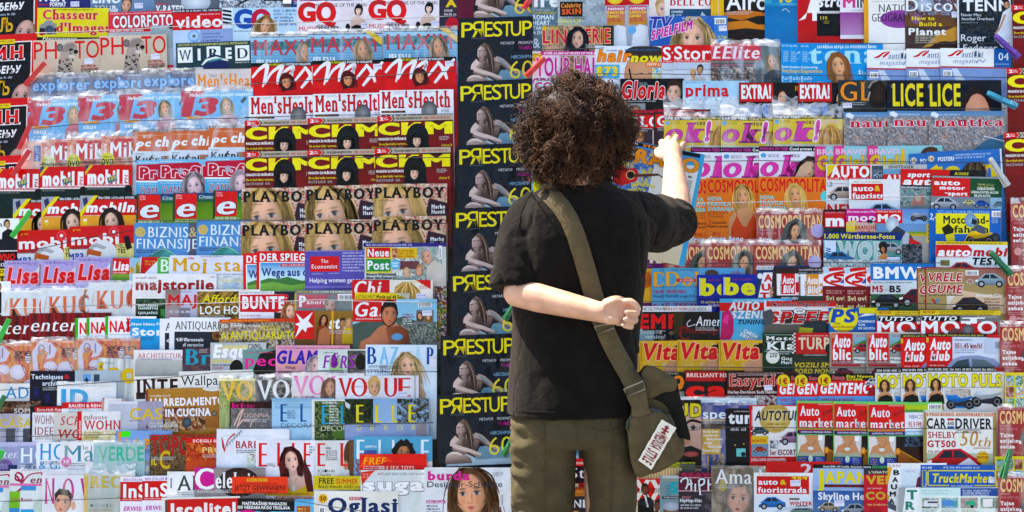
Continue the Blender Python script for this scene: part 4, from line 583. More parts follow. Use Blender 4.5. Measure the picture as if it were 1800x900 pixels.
mag(118, '5c4a38', 'brown cork cover with tall dark red letters', [N(0, 0, 118, 80, '5c4a38 7c6448 443428 6c5640', 4), R(0, 0, 118, 2, 'a02430'), T('TOPOLINO', 2, 3, 128, 33, 'a42430', 'b'), T('IL', 3, 42, 10, 11, 'c8b830', 'k'), T('C', 18, 28, 18, 32, 'c8a838', 'm')], [(263, 764)])
mag(100, 'b04c2c', 'red orange cover with cream capitals beneath the kitchen title', [R(0, 0, 100, 10, 'c02c2c'), T('SCEGLI IL COLORE', 12, 3.5, 88, 5, 'f0d8d4', 'b'), N(0, 10, 60, 30, 'b04c2c 8c3420 c87040', 6), T('PROVE', 29, 17, 56, 10, 'd8c080', 'm')], [(327, 769)])
mag(128, 'dfe2ea', 'white cooking magazine with red serif capitals and grey script', [R(10, 12, 84, .7, 'a8b0bc'), T('BARBECUE', 34, 21, 82, 13, 'a82c38', 'B'), St([(9, 14), (12, 30), (14, 40)], [1, 4, 1], 'b83028'), St([(14, 40), (20, 20), (32, 8)], [1, 2, 3], 'b83028'), *[St([(16 + i * 4, 32 - i * 4), (19 + i * 4, 26 - i * 4), (20 + i * 4, 32 - i * 4)], 1, '70747c') for i in range(7)], N(54, 40, 30, 40, 'c8d4c4 dfe2ea b8ccb0 d8b8c0', 6), St([(58, 44), (66, 46), (62, 54)], 1.5, 'a83868')], [(381, 754)])
ven = [R(0, 0, 108, 6, 'dcd8d8'), L(20, 1, 70, 1.8, '8c8488'), St([(8, 12), (14, 6), (22, 12), (20, 20), (10, 18), (12, 12), (22, 30), (12, 40), (8, 41)], [2, 4, 4, 3, 4, 1], '9c2850'), St([(20, 26), (34, 10), (54, 6), (56, 10)], [3, 2, 3], '9c2850'), T('en', 36, 12, 20, 12, '8c2848', 'Bi'), R(0, 25, 56, 4, 'd070a0'), R(20, 29, 26, 8, '4c8cc0'), R(0, 39, 18, 30, '7cb448'), T('Venčanje', 4, 50, 36, 5, 'a83860', 's'), R(20, 70, 30, 12, '4898c8'), R(0, 68, 18, 20, '4888b8'), E(52, 66, 10, 14, 'b8c8c0')]
mag(108, 'd4dad8', 'white bridal magazine with magenta script and pink bar', ven, [(-40, 828), (18, 825)], sfx=['left copy at the edge', 'right copy'])
mag(112, 'd8dae0', 'pale magazine with tall magenta serif letters and black haired woman', [R(0, 0, 112, 6, 'ccd0d8'), T('N', 4, 13, 18, 46, 'b42878', 'd'), T('O', 35, 13, 21, 46, 'b42878', 'd'), T('VA', 66, 13, 40, 46, 'b42878', 'd'), H(33, 58, 30, 'bun', '18181c', 'd0a088', None, 1), E(55, 62, 4, 8, 'd0a088'), L(6, 7, 80, 1.8, 'a8acb8')], [(75, 826)], sleeve=(0, 0))
mag(90, 'a8b0ac', 'grey green gardening magazine with gold edge and serif letters', [R(0, 0, 7, 100, 'c8a848'), R(7, 0, 83, 100, 'b4bcb8', '98a49c'), T('RECEPTI', 11, 5, 114, 20, 'c0a850', 'B', '786830', ow=.012), T('CVEĆE', 20, 54, 30, 5, '74808c', 's'), L(10, 62, 40, 4, 'b48c78'), E(14, 56, 2.5, 2.5, '5c6064')], [(148, 832)], sleeve=(13, 0))
mag(96, 'e2e0ea', 'white celebrity weekly with red title band', [T('BEN STILLER ÜBER', 5, 3, 50, 5, '9c78a8', 'b'), R(0, 9, 96, 34, 'c0202c'), T('InStyle', 5, 13, 96, 24, W_, 'b'), L(4, 39, 60, 2, 'f0d0d0'), T('ERWISCHT', 6, 52, 54, 8, 'c04090', 'bi')], [(212, 838), (250, 836)], sfx=['left copy', 'right copy'])
mag(112, 'e4e5e2', 'white magazine with thin serif letters under a blue wrapper', [B(4, 6, 6, 26), T('ANNA', 17, 7, 108, 26, '3c403c', 's'), R(0, 42, 50, 1, 'c8c8c4')], [(294, 829)], th=4)
mag(140, '3c6c94', 'glossy blue supplement wrapper curled over the white magazine', [R(0, 0, 140, 12, 'a8c8dc', '3c6c94'), T('IN REGALO', 24, 3, 72, 6, 'd8e8f0', 'mi'), T('IL SUPPLEMENTO SFILATE', 8, 14, 106, 6, 'd0e0ec', 'b'), T('autunno / inverno 2005', 20, 23, 82, 6, 'b8d0e0', 'r'), Pg([(100, 0), (140, 0), (138, 30)], 'd8e4dc')], [(295, 796)], h=36, dz=-.014, th=2)
mag(124, '8c8684', 'grey celebrity weekly with white letter on magenta square', [R(0, 0, 35, 38, 'c03088'), E(78, 26, 36, 26, '2c2422', '4a3c36'), T('C', 1, 1, 33, 37, W_, 'B'), T('elebrity', 37, 8, 84, 28, 'f0f0f0', 'B'), T('INTERNATIONAL', 4, 40, 56, 4, 'dcd8d8', 'si')], [(342, 822)])
mag(98, 'dc4c38', 'orange red prize card clipped onto the red haired cover', [R(26, 3, 36, 5, 'e0a848'), L(28, 4.2, 32, 2.4, '8c5020'), L(14, 11, 64, 2.4, '8c2418'), T('JETZT GEWINNEN!', 4, 15, 90, 9, '46201c', 'm'), L(20, 26, 60, 2.4, '8c2418')], [(408, 838)], h=29, th=1.4)
mag(104, 'e4e4ec', 'white fashion monthly with red serif capitals and red haired woman', [T('E', 5, 3, 15, 43, 'd0282c', 'd'), T('L', 36, 3, 15, 43, 'd0282c', 'd'), T('L', 62, 3, 14, 43, 'd0282c', 'd'), T('E', 84, 3, 12, 43, 'd0282c', 'd'), T('FALL', 21, 40, 14, 6, '404048', 'r'), L(94, 10, 10, 3, '40444c', 3), H(66, 36, 27, 'long', '4a1e1a', 'e0b8a8', 'skin', -1), Pg([(44, 96), (54, 80), (66, 90), (80, 84), (92, 76), (98, 96)], 'c0a030'), Pg([(44, 70), (40, 40), (52, 30), (50, 60), (48, 96), (36, 96)], '54201c'), Pg([(84, 30), (98, 60), (102, 92), (92, 96), (86, 70)], '4c1c1a'), St([(60, 64), (66, 82), (72, 64)], 1.2, '98a0a0'), R(64, 80, 5, 9, 'c0c8c8'), R(0, 90, 104, 7, 'c8a428'), L(6, 92, 90, 3, '6c4c18'), L(0, 100, 104, 6, 'b86030')], [(450, 774)], r=.003)
mag(94, 'd5d6d4', 'grey white fashion monthly with red capitals and hair seen from behind', [T('E', 4, 3, 14, 42, 'd0242c', 'd'), E(64, 26, 14, 28, '5c4434', '3a2a22'), Pg([(60, 4), (80, 0), (94, 0), (94, 90), (70, 80), (60, 60)], '6c4c38'), E(54, 44, 4, 8, 'b88468'), T('L', 43, 3, 15, 42, 'd0242c', 'd'), T('SEX', 19, 12, 9, 3, '2a2c2e', 'k'), L(19, 17, 22, 2.4, '54585c', 5, 3.8), T('SCHÖN IN', 4, 51, 30, 5, '3a3c3e', 'r'), T('7 TAGEN', 4, 58, 24, 5, '3a3c3e', 'r')], [(554, 774)])
mag(84, 'c4b428', 'yellow free gift band around the grey white fashion monthly', [T('FREE', 10, 4, 26, 10, '24241c', 'm'), T('SUMMER', 40, 5, 38, 9, 'c04828', 'm'), T('Beach-friendly AND city', 9, 16, 74, 5.5, '34341c', 'r')], [(551, 836)], h=24, th=1.6, r=-.01)
mag(138, '5c9cbc', 'teal blue fashion monthly with white serif capitals and black curls', [T('E', 5, 4, 14, 44, 'dce8f0', 'd'), T('L', 42, 4, 13, 44, 'dce8f0', 'd'), T('L', 66, 4, 13, 44, 'dce8f0', 'd'), T('E', 118, 4, 14, 44, 'dce8f0', 'd'), T('LIFESTYLE', 20, 16, 20, 3.6, 'e8f0f4', 'b'), R(18, 24, 22, 14, '4c5c94'), H(85, 30, 24, 'curly', '1e1c1e', 'a87858', None, 1), Pg([(40, 60), (60, 42), (100, 42), (138, 44), (138, 70), (40, 70)], 'dccccc'), T('elle', 60, 40, 44, 22, 'd84c94', 'k'), L(88, 44, 46, 2.4, 'c03860', 2), N(0, 40, 12, 50, '4c5c80 8ca8c0 6c5c70', 4)], [(622, 767)])
mag(118, 'd63c34', 'red free gift ribbon folded over the silver white monthly', [Pg([(0, 22), (10, 0), (40, 2), (60, 14), (20, 24)], 'e85038'), T('FREE', 6, 6, 42, 12, 'f0b848', 'si'), Pg([(0, 26), (50, 14), (118, 20), (118, 29), (0, 28)], 'c42c34'), T('IN 3 SEX TOYS', 34, 21, 62, 6, 'f0d8c8', 's')], [(632, 798)], h=30, th=1.5)
mag(118, 'd2d8d8', 'silver white monthly with embossed white letters', [Pg([(0, 4), (26, 0), (2, 26)], 'c84038'), L(4, 6, 16, 3, 'e8b0a0', 2), T('417', 30, 5, 9, 4, 'a03838', 'b'), T('LADY TALK LOVE, LUST & LOSS', 40, 5, 74, 4, '50585c', 's'), T('sugar', 4, 14, 134, 23, 'f0f2f4', 'k', '8c949c', sh=(1.4, 1.6, '6c747c'))], [(634, 826)])
mag(148, 'e6e3da', 'cream classifieds paper with navy blackletter title', [E(16, 13, 8, 8, 'd8a828', 'e8c040'), T('50', 11, 9, 10, 8, '802018', 'k'), R(62, 10, 24, 6, 'b04c50'), T('НОВОСТИ'.replace('О', 'О'), 64, 11, 20, 4, 'f0d8d8', 'b'), B(9, 24, 11, 30), T('Oglasi', 25, 12, 122, 26, '24345c', 'B', '4c5c84', ow=.015)], [(552, 863)], th=9, r=-.004)
mag(153, 'e4e7ea', 'white sewing magazine with magenta title and large brown haired woman', [H(86, 47, 57, 'long', '5c4432', 'd8a080', 'e0e4e8', 1, 'c06860'), T('burda', 6, 6, 74, 16, 'd0408c', 'k'), T('Designer-Schnitte', 5, 24, 132, 10, '3a3c48', 'r', ), R(3, 57, 34, 5, 'b04080'), T('Edle Mode', 4, 58, 30, 3.4, 'f0e0ec', 'bi'), L(4, 65, 28, 3.4, '6c7078', 4, 5.5), B(132, 42, 7, 26), L(120, 8, 20, 1.6, '9098a0', 3)], [(746, 822)], th=9)
mag(138, 'c03434', 'red health paper with broad white letters and thick white pages', [R(0, 0, 138, 3, 'd8d8cc'), R(0, 3, 10, 60, 'dcdcd4'), R(6, 4, 4, 60, '484840'), T('Iscelitelj', 16, 10, 124, 22, 'e6e2e0', 'k')], [(284, 875)], th=10, r=.02)
mag(138, '5ca8d0', 'black strip magazine with white slogan over light blue', [R(0, 0, 100, 22, '141618'), T('NAJTIRAŽNIJI MAGAZIN', 8, 6, 78, 5.5, 'e8e8e8', 'k'), T('OD VARDARA PA DO TRIGLAVA', 0, 13, 92, 5.5, 'e8e8e8', 'k'), E(18, 26, 16, 6, 'c83080'), R(100, 4, 38, 50, '6cb0d8'), R(104, 12, 24, 20, 'a05c30'), L(106, 15, 18, 4, 'e0c080', 2), E(50, 30, 20, 8, '3c3038')], [(418, 876)], r=-.01)
# ---- black column
prest = [R(0, 0, 131, 180, '272a2f', '2c2f34'), T('P', 5, 8, 21, 26, 'e2d454', 'r'), T('Я', 24, 8, 20, 26, 'e2d454', 'r'), T('E', 46, 8, 14, 26, 'e2d454', 'r'), T('S', 60, 8, 17, 26, 'e2d454', 'r'), T('T', 76, 8, 18, 26, 'e2d454', 'r'), T('U', 92, 8, 18, 26, 'e2d454', 'r'), T('P', 112, 8, 17, 26, 'e2d454', 'r'), L(22, 36, 26, 1.4, '6c7078'), T('METAFORA PROPASTI', 74, 44, 56, 4.6, 'd4d8dc', 't'), T('Vukša', 106, 51, 24, 7, 'a83080', 't'), T('HIROSHIMA', 93, 68, 36, 6, '8cb8d4', 't'),
    Pg([(20, 113), (40, 106), (90, 106), (131, 100), (131, 126), (14, 126)], 'a8bcc8'), Pg([(66, 108), (74, 94), (92, 92), (112, 96), (131, 104), (131, 116), (66, 116)], '6f8fa0'),
    Pv([(32, 78), (44, 72), (66, 71), (74, 80), (70, 98), (56, 106), (36, 102)], '84746c 94847c a08c84 84746c 4c403c 443834 6c5c58'), Pv([(44, 80), (60, 76), (64, 92), (52, 100), (42, 94)], '5c4e4a 6c5a54 483c38 3a302e 4c403c'),
    St([(65, 75), (76, 79), (89, 90), (104, 102)], [13, 11, 9, 6], '6c5c58', 5), St([(65, 73.5), (76, 77), (89, 88), (104, 100)], [10, 8, 6, 4], 'a8948c', 5), St([(70, 74), (78, 80), (86, 88)], [4, 5, 3], '7c8c90', 4),
    St([(36, 77), (29, 85), (27, 92)], [14, 14, 11], 'a08c84', 5), St([(34, 77), (27, 84), (25, 91)], [9, 9, 7], 'd0bcb4', 5),
    St([(27, 92), (40, 97), (56, 102), (76, 110)], [11, 11, 9, 6], '8c7872', 5), St([(27, 90), (40, 95), (56, 100), (76, 108)], [7, 7, 6, 4], 'ccb8b0', 5),
    Pv([(13, 116), (15, 107), (23, 101), (34, 101), (46, 106), (58, 113), (60, 122), (13, 122)], '8c7872 b8a49c ccb8b0 c0aca4 9c8880 84746c 5c504c 6c5c58'), St([(17, 106), (28, 102.5), (42, 107)], [2, 4, 2], 'd8c8c0', 4), St([(52, 104), (66, 112)], [3, 3], '443834', 2),
    Pv([(33, 67), (33.5, 56), (39, 49), (47, 49), (51, 58), (49, 70), (44, 77), (39, 76), (35, 72)], 'c0a8a0 d0b8b0 c4aca4 94807a 74625c 64544e 74625c 94807a b09890'), Pv([(38, 50), (45, 44.5), (53, 49), (60, 62), (64, 84), (58, 96), (52, 78), (49, 62), (45, 53)], '6c5c54 7c6c62 5c4c46 4c403a 483c36 3c302c 3c302c 4c403a 64564c'), St([(50, 52), (57, 68), (60, 94)], [1.2, 1.6, .8], '8c7c6e'), St([(47, 50), (53, 64), (55, 90)], [.8, 1.4, .6], '3a2e2a'), E(37, 70.5, 2.3, 1.3, '7c4044'), St([(34.4, 58), (38, 58.8), (40.4, 58)], 1.3, '443430'), St([(42.4, 58), (46.6, 57.6)], 1.3, '443430'), St([(37, 60), (35.2, 66), (38, 66.8)], 1.1, '8c7670'), Pv([(44, 70), (49, 66), (50, 76), (46, 80)], '5c4e48 54463f 4c403a 544640'),
    T('60', 90, 78, 41, 31, 'e0d460', 't'), R(98, 40, 6, 20, '212428')]
mag(131, '282b30', 'black cover with yellow letters and seated man', prest, [(808, -80), (801, 33), (799, 144), (797, 256), (791, 367), (786, 478), (769, 591), (763, 694)], r=.04, th=2.6, sh=.03, sfx=['topmost in the column', 'second from the top in the column', 'third from the top in the column', 'fourth from the top in the column', 'fifth from the top in the column', 'sixth from the top in the column', 'seventh from the top in the column', 'lowest in the column'])
mag(150, '3c4a3a', 'busy small picture cover glimpsed left of the black column', [N(110, 0, 40, 110, '4c7c50 c8b040 8c3c34 304c78 d8d4c8 5c4030', 5), L(128, 40, 20, 5, 'd8b840', 3, 9)], [(635, 503)], dz=-.02)
# ---- right of the black column
mag(116, '5c7484', 'blue grey cover with heavy white letters and a long white headline', [N(0, 0, 116, 120, '5c7484 6c8490 48606c 788c94', 10), T('fresh', 2, 28, 80, 27, 'e8eef2', 'k'), L(2, 59, 28, 2, 'c0ccd4'), T('FALCON EXCLUSIVE', 2, 63, 40, 4, 'b8ac40', 'bi'), T('ROMAN', 2, 69, 36, 8, 'd8e4ec', 'b'), T('HEART', 2, 79, 30, 8, 'd8e4ec', 'b'), T('TAKES', 2, 89, 24, 6, 'd8e4ec', 'b'), T('A DIP', 2, 97, 20, 6, 'd8e4ec', 'b'), T('&', 1, 110, 14, 17, 'd0dce4', 'm')], [(935, -42)])
mag(100, '9ca8b0', 'grey cover with orange letters in a black box', [N(0, 0, 100, 60, '9ca8b0 b0bac0 8c98a0', 8), R(4, 24, 40, 26, '1c1c20'), T('Celebrity', 6, 27, 35, 8, 'e09050', 'b', rot=2), T('SKIN', 7, 37, 34, 10, 'e06838', 'k', rot=2), T('GIRLS OF', 1, 54, 40, 8, 'd4d070', 'b'), T('SUMMER', 1, 64, 40, 7, 'd4d070', 'b')], [(980, -21)])
mag(100, 'a8b4c0', 'red topped weekly with puffy yellow letters and white shirt', [R(0, 0, 100, 52, 'b83434'), E(18, 32, 17, 18, 'd8b840', 'f0e070'), E(18, 32, 7, 8, 'b83434'), E(52, 32, 17, 18, 'd8b840', 'f0e070'), E(52, 32, 7, 8, 'b83434'), E(86, 32, 16, 18, 'd8b840', 'f0e070'), R(0, 52, 100, 90, 'a8b4c0', '98a0b0'), R(3, 53, 32, 34, 'b05c78', 'c08c40'), T('NINO', 5, 56, 28, 4, 'f0e4e8', 'ki'), T('KAKVI SU', 4, 62, 30, 5, 'e8d050', 'k'), T('CANCI', 4, 69, 20, 4.5, 'e8d050', 'k'), L(6, 74, 26, 3, 'c04030', 2, 4), Pg([(6, 130), (12, 94), (22, 86), (36, 90), (40, 130)], 'dce2ea'), Pg([(40, 130), (36, 60), (60, 54), (80, 130)], 'c8d0dc'), E(9, 96, 7, 7, '6ca8d8')], [(1026, -42), (1063, -42), (1101, -43)])
mag(90, 'd8d0cc', 'pale cover with a fair haired young face', [H(30, 60, 26, 'short', 'b89c74', 'd8b4a0', 'd0c8c4', 1)], [(1141, -42)])
mag(126, '8c7460', 'brown lingerie monthly with crimson letters and dark haired woman', [N(0, 0, 126, 60, '8c7460 a08c78 6c5848 b89c88', 10), R(106, 0, 20, 60, '343438', '1c1c20'), T('LIN', 1, 7, 42, 25, 'c02c50', 'b', 'e0cc78'), T('ERIE', 76, 5, 44, 26, 'c02c50', 'b', 'e0cc78', ow=.03), E(4, 5, 4, 4, 'd8b430'), T('PLAYBOY', 9, 2, 20, 4, 'c8bc60', 'b'), H(61, 24, 23, 'long', '2a2a30', 'c8a490', None, -1), Pg([(4, 60), (6, 38), (24, 34), (40, 46), (44, 60)], 'b89480')], [(953, 45)])
mag(128, 'd8ccd4', 'white hair magazine with tall magenta letters half behind the curly head', [R(14, 0, 114, 7, 'b83080'), T('OVER £4,000 OF PRIZES UP FOR GRABS', 20, 1.5, 106, 4.2, 'f0e0ec', 'ki'), N(0, 4, 16, 14, 'c8a838 a86828 e0cc60', 3), N(48, 8, 46, 60, '8c7458 a89070 6c5840', 5), T('YOUR HAIR', 6, 11, 118, 34, 'b83c8c', 'b', 'e8d8e4'), T('COLOUR', 0, 48, 70, 12, 'a03878', 'k')], [(936, 90)])
mag(118, 'd8e0ea', 'white hair magazine with orange and yellow italic letters over a forehead', [E(85, 52, 34, 44, 'c08c6c', 'd0a080'), E(88, 12, 36, 14, '3c3430'), St([(60, 40), (64, 60)], 3, '2a2420'), St([(70, 50), (84, 48)], [1.4, 2.2], '4a3428'), St([(94, 48), (108, 50)], [2.2, 1.4], '4a3428'), T('hair', 3, 6, 62, 22, 'e88c40', 'ki', '6c4828', sh=None, ow=.02), T('now', 62, 12, 56, 17, 'e0d448', 'ki', '6c6428', ow=.02), R(0, 33, 43, 24, '5ca8d0'), T('873', 2, 36, 38, 17, 'e0d030', 'u'), R(90, 28, 28, 8, 'e07838'), T('NEW LOOKS', 92, 29.5, 42, 5, 'f8e8dc', 'b'), L(20, 7, 24, 2, '6c7484'), N(100, 38, 18, 20, '68a8d0 d8e0ea d0cc70', 4), L(52, 5, 60, 3, '406c98')], [(1046, 81)])
mag(112, '14161a', 'black gossip weekly with red italic letters and serious young man', [T('Gloria', 3, 4, 76, 32, 'c02430', 'ki', 'e8e0e0', ow=.03), L(33, 7, 16, 1.6, 'b0b4b8', 3), L(4, 39, 58, 2, 'c8ccd0'), H(92, 26, 25, 'man', '3a2c26', 'd0a894', None, 1), R(10, 44, 34, 30, '8c9498'), E(28, 54, 8, 8, '6c5848', 'a88c74')], [(1090, 138)])
mag(116, 'a8cce4', "pale blue women's monthly with red rounded letters", [L(6, 2, 42, 2, '5c84a4'), T('prima', 5, 5, 76, 23, 'c8242c', 'b', None), N(0, 30, 116, 40, 'c8dce8 a8b8c8 e0e4e8', 8)], [(1200, 142)])
mag(100, '3a2c2c', 'dark weekly with white slab letters on red', [R(0, 0, 96, 6, '7c2430'), T('PEVAČ O VEZI', 8, 1.4, 50, 4, 'c84050', 'b'), R(3, 9, 94, 24, 'c02430'), T('GLOSS', 6, 12, 86, 18, 'f0ecec', 'S'), R(10, 37, 40, 30, '3c3438'), H(24, 49, 17, 'man', '5c4030', 'b8805c', '4c3428'), R(49, 36, 2, 40, 'e8e4e4'), N(52, 36, 40, 40, '4c4038 8c6c54 2c2424', 6), R(3, 67, 94, 8, '5c1c24')], [(1098, 193), (1149, 192)], sfx=['left copy behind the curly hair', 'right copy beside the yellow pink covers'])
mag(106, 'e6e3e0', 'white travel monthly with red serif letters and navy picture', [T('BELL EUROPA', 10, 26, 130, 20, 'b83440', 'd'), R(9, 52, 98, 60, '2c4c6c', '3c5c7c'), T('CANARIE', 12, 55, 20, 4, 'd8e4ec', 'b'), L(12, 61, 18, 3, 'd0dce4'), Pg([(60, 72), (66, 57), (74, 66), (80, 72)], 'c8d8e4')], [(1168, -36)])
mag(100, 'd8b02c', 'yellow bordered geography monthly standing behind its twin', [R(8, 8, 84, 120, 'e0dccc'), R(4, 20, 8, 120, 'd8b02c')], [(1249, -40), (1262, -41)], sfx=['left copy', 'right copy'])
mag(118, '2c2824', 'desert dunes cover with white rounded letters', [R(0, 0, 118, 60, '2c2824'), Pg([(0, 64), (40, 60), (80, 66), (118, 58), (118, 74), (60, 70), (30, 78), (0, 72)], 'b8702c'), Pg([(0, 82), (40, 78), (60, 86), (118, 84), (118, 100), (40, 92), (0, 96)], 'c07c38'), Pg([(0, 100), (118, 106), (118, 160), (0, 160)], '302822'), T('Airone', 4, 30, 112, 30, 'f0f0f0', 'm')], [(1272, -42)])
mag(100, '3c8cc0-2c74a8', 'blue sea travel magazine with yellow numeral', [R(0, 0, 12, 80, '4c9cb8'), R(0, 48, 60, 6, '3c98b8', '2c74a8'), R(0, 54, 60, 30, '2c6ca0', '3878ac'), T('10', 26, 32, 22, 15, 'd8cc40', 'k'), L(28, 49, 26, 2, 'b0d0e0'), St([(30, 62), (36, 58), (44, 64)], 1, 'c0d8e4')], [(1344, -42)])
mag(112, 'b4202c', 'red and black astronomy magazine with giant white letter', [R(34, 0, 78, 66, '1a1a1e'), Pg([(2, 80), (14, 76), (30, 20), (36, 20), (40, 80), (26, 80), (26, 66), (16, 66)], 'f0f0f0'), R(34, 63, 60, 4, 'e0e0e0'), T('stro', 36, 34, 46, 22, 'f0f0f0', 'bi'), L(42, 64, 34, 1.6, '404448'), R(34, 67, 70, 40, '18181a'), T('110', 40, 72, 12, 6, 'c8b848', 'b'), L(46, 80, 12, 2, 'a8a040', 2)], [(1401, -43)])
mag(84, 'e4e2e8', 'white magazine with pink and black capital letters', [T('M', 5, 36, 22, 20, 'c84880', 'b'), T('IN', 30, 36, 18, 20, '22242c', 'b'), L(20, 60, 30, 1.6, '80848c'), R(0, 64, 84, 40, '8c4c8c', 'b088b0')], [(1476, -42)])
mag(106, 'd8a020', 'yellow framed geography monthly with black serif letters', [R(8, 14, 90, 110, 'e8e8e4'), L(12, 20, 80, 1.6, 'a8a49c'), T('NATIONAL', 26, 26, 84, 13, '22262c', 's'), E(62, 52, 34, 16, '8c4c98', '6c3c7c'), T('GEOGRAPHIC', 14, 42, 84, 14, '22262c', 's')], [(1518, -18)])
mag(94, '4c3c38', 'brown space cover with white serif letters and yellow headline', [N(0, 0, 94, 60, '5c4c54 8c94a8 4c3840 7c5c54', 12), R(0, 60, 94, 20, '5c4438', '6c4c30'), Pg([(30, 118), (60, 92), (94, 78), (94, 104), (60, 112)], 'b88c4c'), E(70, 128, 30, 22, '302420', '3c2c24'), E(34, 40, 18, 14, '80889c', 'b8c8d8'), E(20, 66, 10, 10, '6c4c6c', '8c7088'), T('Discover', 2, 32, 132, 21, 'e4ecf0', 's'), T('How to', 12, 62, 40, 7, 'e0c848', 'b'), T('Build a', 25, 72, 40, 7.5, 'e0c848', 'b'), T('Planet', 6, 83, 66, 12, 'e8ece8', 'b'), L(18, 95, 42, 2.4, 'd0ccb8', 4, 4), Sk(82, 54, 12, 10)], [(1590, -33)], th=3)
mag(98, '22282f', 'black blue sports cover with player dressed in white', [N(0, 0, 98, 130, '22282f 2c343c 1c2026 363c40', 14), R(0, 0, 3, 130, 'd8dce0'), T('TENNIS', 10, 34, 110, 20, 'e8ecf0', 'b'), L(6, 58, 1, 1, 'd0d4d8'), T('Never Miss', 7, 58, 35, 5, 'd0d8dc', 'r'), T('Another Overhead', 7, 65, 57, 5, 'd0d8dc', 'r'), L(7, 73, 30, 2.4, '8c9498'), T('Roger', 6, 95, 44, 12, 'd8dce0', 'r'), T('Federer', 10, 113, 60, 11, 'd8dce0', 'r'), Pg([(64, 110), (76, 70), (80, 56), (88, 50), (98, 58), (98, 120), (78, 118), (66, 104)], 'd4dce8'), H(88, 43, 10, 'man', '2a2420', 'b88c70'), St([(84, 60), (74, 84), (66, 94)], [4, 3], 'b8907c')], [(1682, -34)], th=3)
mag(138, '3c60a8-3458a0', 'blue television guide with slanted magenta title and blonde face', [N(86, 0, 30, 14, '3c60a8 3458a0 4870b0', 6), R(114, 0, 24, 80, '4878b8'), H(76, 42, 43, 'wild', 'a89068', 'dcb098', None, 1), T('TV', 2, 1, 40, 21, '3c3c94', 'ki', 'b8c4e0', ow=.05), T('SPIELFILM', 3, 26, 74, 17, 'b83090', 'ki', 'e8d0e4', sl=-.27, ow=.05), B(115, 4, 20, 11), Sk(122, 18, 14, 9), L(58, 3, 28, 3, 'd8e0ec'), T('14 Tage', 120, 35, 16, 5, 'd0cc50', 'b')], [(1141, 28)], r=0)
mag(96, 'd9dade', 'white gossip weekly with red title band and beach picture', [R(0, 0, 96, 31, 'c4202a'), T('Story', 2, 3, 78, 23, W_, 'm'), L(2, 27, 70, 2.4, 'f0d0d0'), R(1, 32, 68, 26, 'c8d0dc'), R(1, 32, 68, 11, 'b8c4d4'), R(1, 43, 68, 1.4, '8c949c'), H(46, 44, 10, 'man', '241c1a', 'b8906c', 'd4d0d0'), H(36, 51, 9, 'short', 'c0a070', 'd0a080', 'd0b890'), N(69, 31, 27, 40, 'a8a098 c4bcb4 8c847c', 6)], [(1163, 80), (1183, 79)], sfx=['left copy, mostly covered', 'right copy'])
mag(106, '4c5054', 'dark celebrity weekly with red band and smiling blonde at right', [R(0, 0, 71, 29, 'c03040'), T('Elite', 3, 4, 66, 22, 'ecdce0', 'Bi'), L(1, 30.5, 66, 2.4, 'b8a078'), L(2, 36, 60, 3, 'c05060'), R(0, 41, 60, 24, '3c3838'), N(0, 41, 60, 24, '3c3838 8c7464 2a2426 6c5c54 b8a898', 4), R(71, 0, 35, 80, '54605c', '707874'), H(92, 32, 14, 'long', 'b09478', 'cca48c', '3c4044', 1), T('Putin', 84, 2, 18, 4, 'd8dcdc', 'b')], [(1249, 77), (1266, 77)], sleeve=(6, 0), sfx=['left copy, mostly covered', 'right copy'])
mag(146, '3488c8-3890cc', "bright blue women's weekly with pale blue letters and smiling woman", [R(0, 0, 146, 70, '3488c8', '3c94d0'), T('SAVRŠENA REVIJA ZA MODERNU ŽENU', 30, 4, 104, 5, 'd8ecf4', 'b'), T('tena', 15, 2, 124, 34, 'a8dcf0', 'B'), L(2, 3, 14, 3.4, 'b8e0f0'), L(4, 14, 12, 2.8, 'b0d8ec', 5, 4), T('Poseban prilog', 1, 40, 30, 4, 'd8ecf4', 'bi'), T('Sapunica', 1, 45.5, 38, 6.5, 'd0b860', 'b'), T('Rade', 1, 58, 20, 7, 'c8e4f0', 's'), T('Šerbedžija', 1, 67, 46, 5, 'c8e4f0', 's'), H(70, 40, 26, 'long', '7c5438', 'd0a07c', '8c6850', -1, 'b05848'), T('Šlag', 102, 49, 20, 6, 'c8e4f0', 's')], [(1373, 76), (1386, 76), (1406, 76)], sfx=['leftmost copy, mostly covered', 'middle copy, mostly covered', 'rightmost copy'])
mag(124, 'e4e8ea', 'white nautical magazine with red brush initial and blue number box', [R(0, 32, 124, 3, 'a84448'), R(0, 35, 124, 60, '7c94c0', '8ca4cc'), Pg([(20, 36), (30, 36), (46, 60), (28, 60)], 'c8d4e4'), St([(12, 14), (20, 12), (28, 6), (36, 3)], [1, 4, 3, 1], 'c03028'), St([(28, 13), (34, 8), (40, 3)], [3, 4, 2], 'c03028'), T('autički', 37, 5, 38, 10, '50648c', 'si'), R(14, 16, 62, .6, 'a8b0bc'), T('magazin', 22, 18, 42, 8, '8c9cbc', 'si'), St([(64, 26), (68, 20), (74, 24), (79, 19)], 1.6, '7c8cb4'), R(94, 0, 30, 33, '2c5ca0'), T('04', 102, 7, 18, 13, 'e0ecf4', 's'), L(96, 26, 24, 1.6, 'c8d8e8'), B(5, 39, 15, 11)], [(1524, 88), (1593, 86), (1653, 85)], r=-.005)
mag(106, '26201e', 'black gossip weekly with white exclamation title on a red box', [R(1, 1, 59, 33, 'b8202c'), T('EXTRA!', 4, 4, 52, 25, W_, 'u'), H(74, 27, 18, 'long', '2a1e1a', 'c89c80', None, 1), T('IGRA', 98, 6, 20, 9, 'd89838', 'bi'), L(2, 37, 26, 2, 'd0d4d8'), R(0, 40, 40, 30, '8c9cb8'), R(42, 38, 10, 30, '4c7cc0')], [(1299, 145), (1402, 145)], sfx=['left copy', 'right copy'])
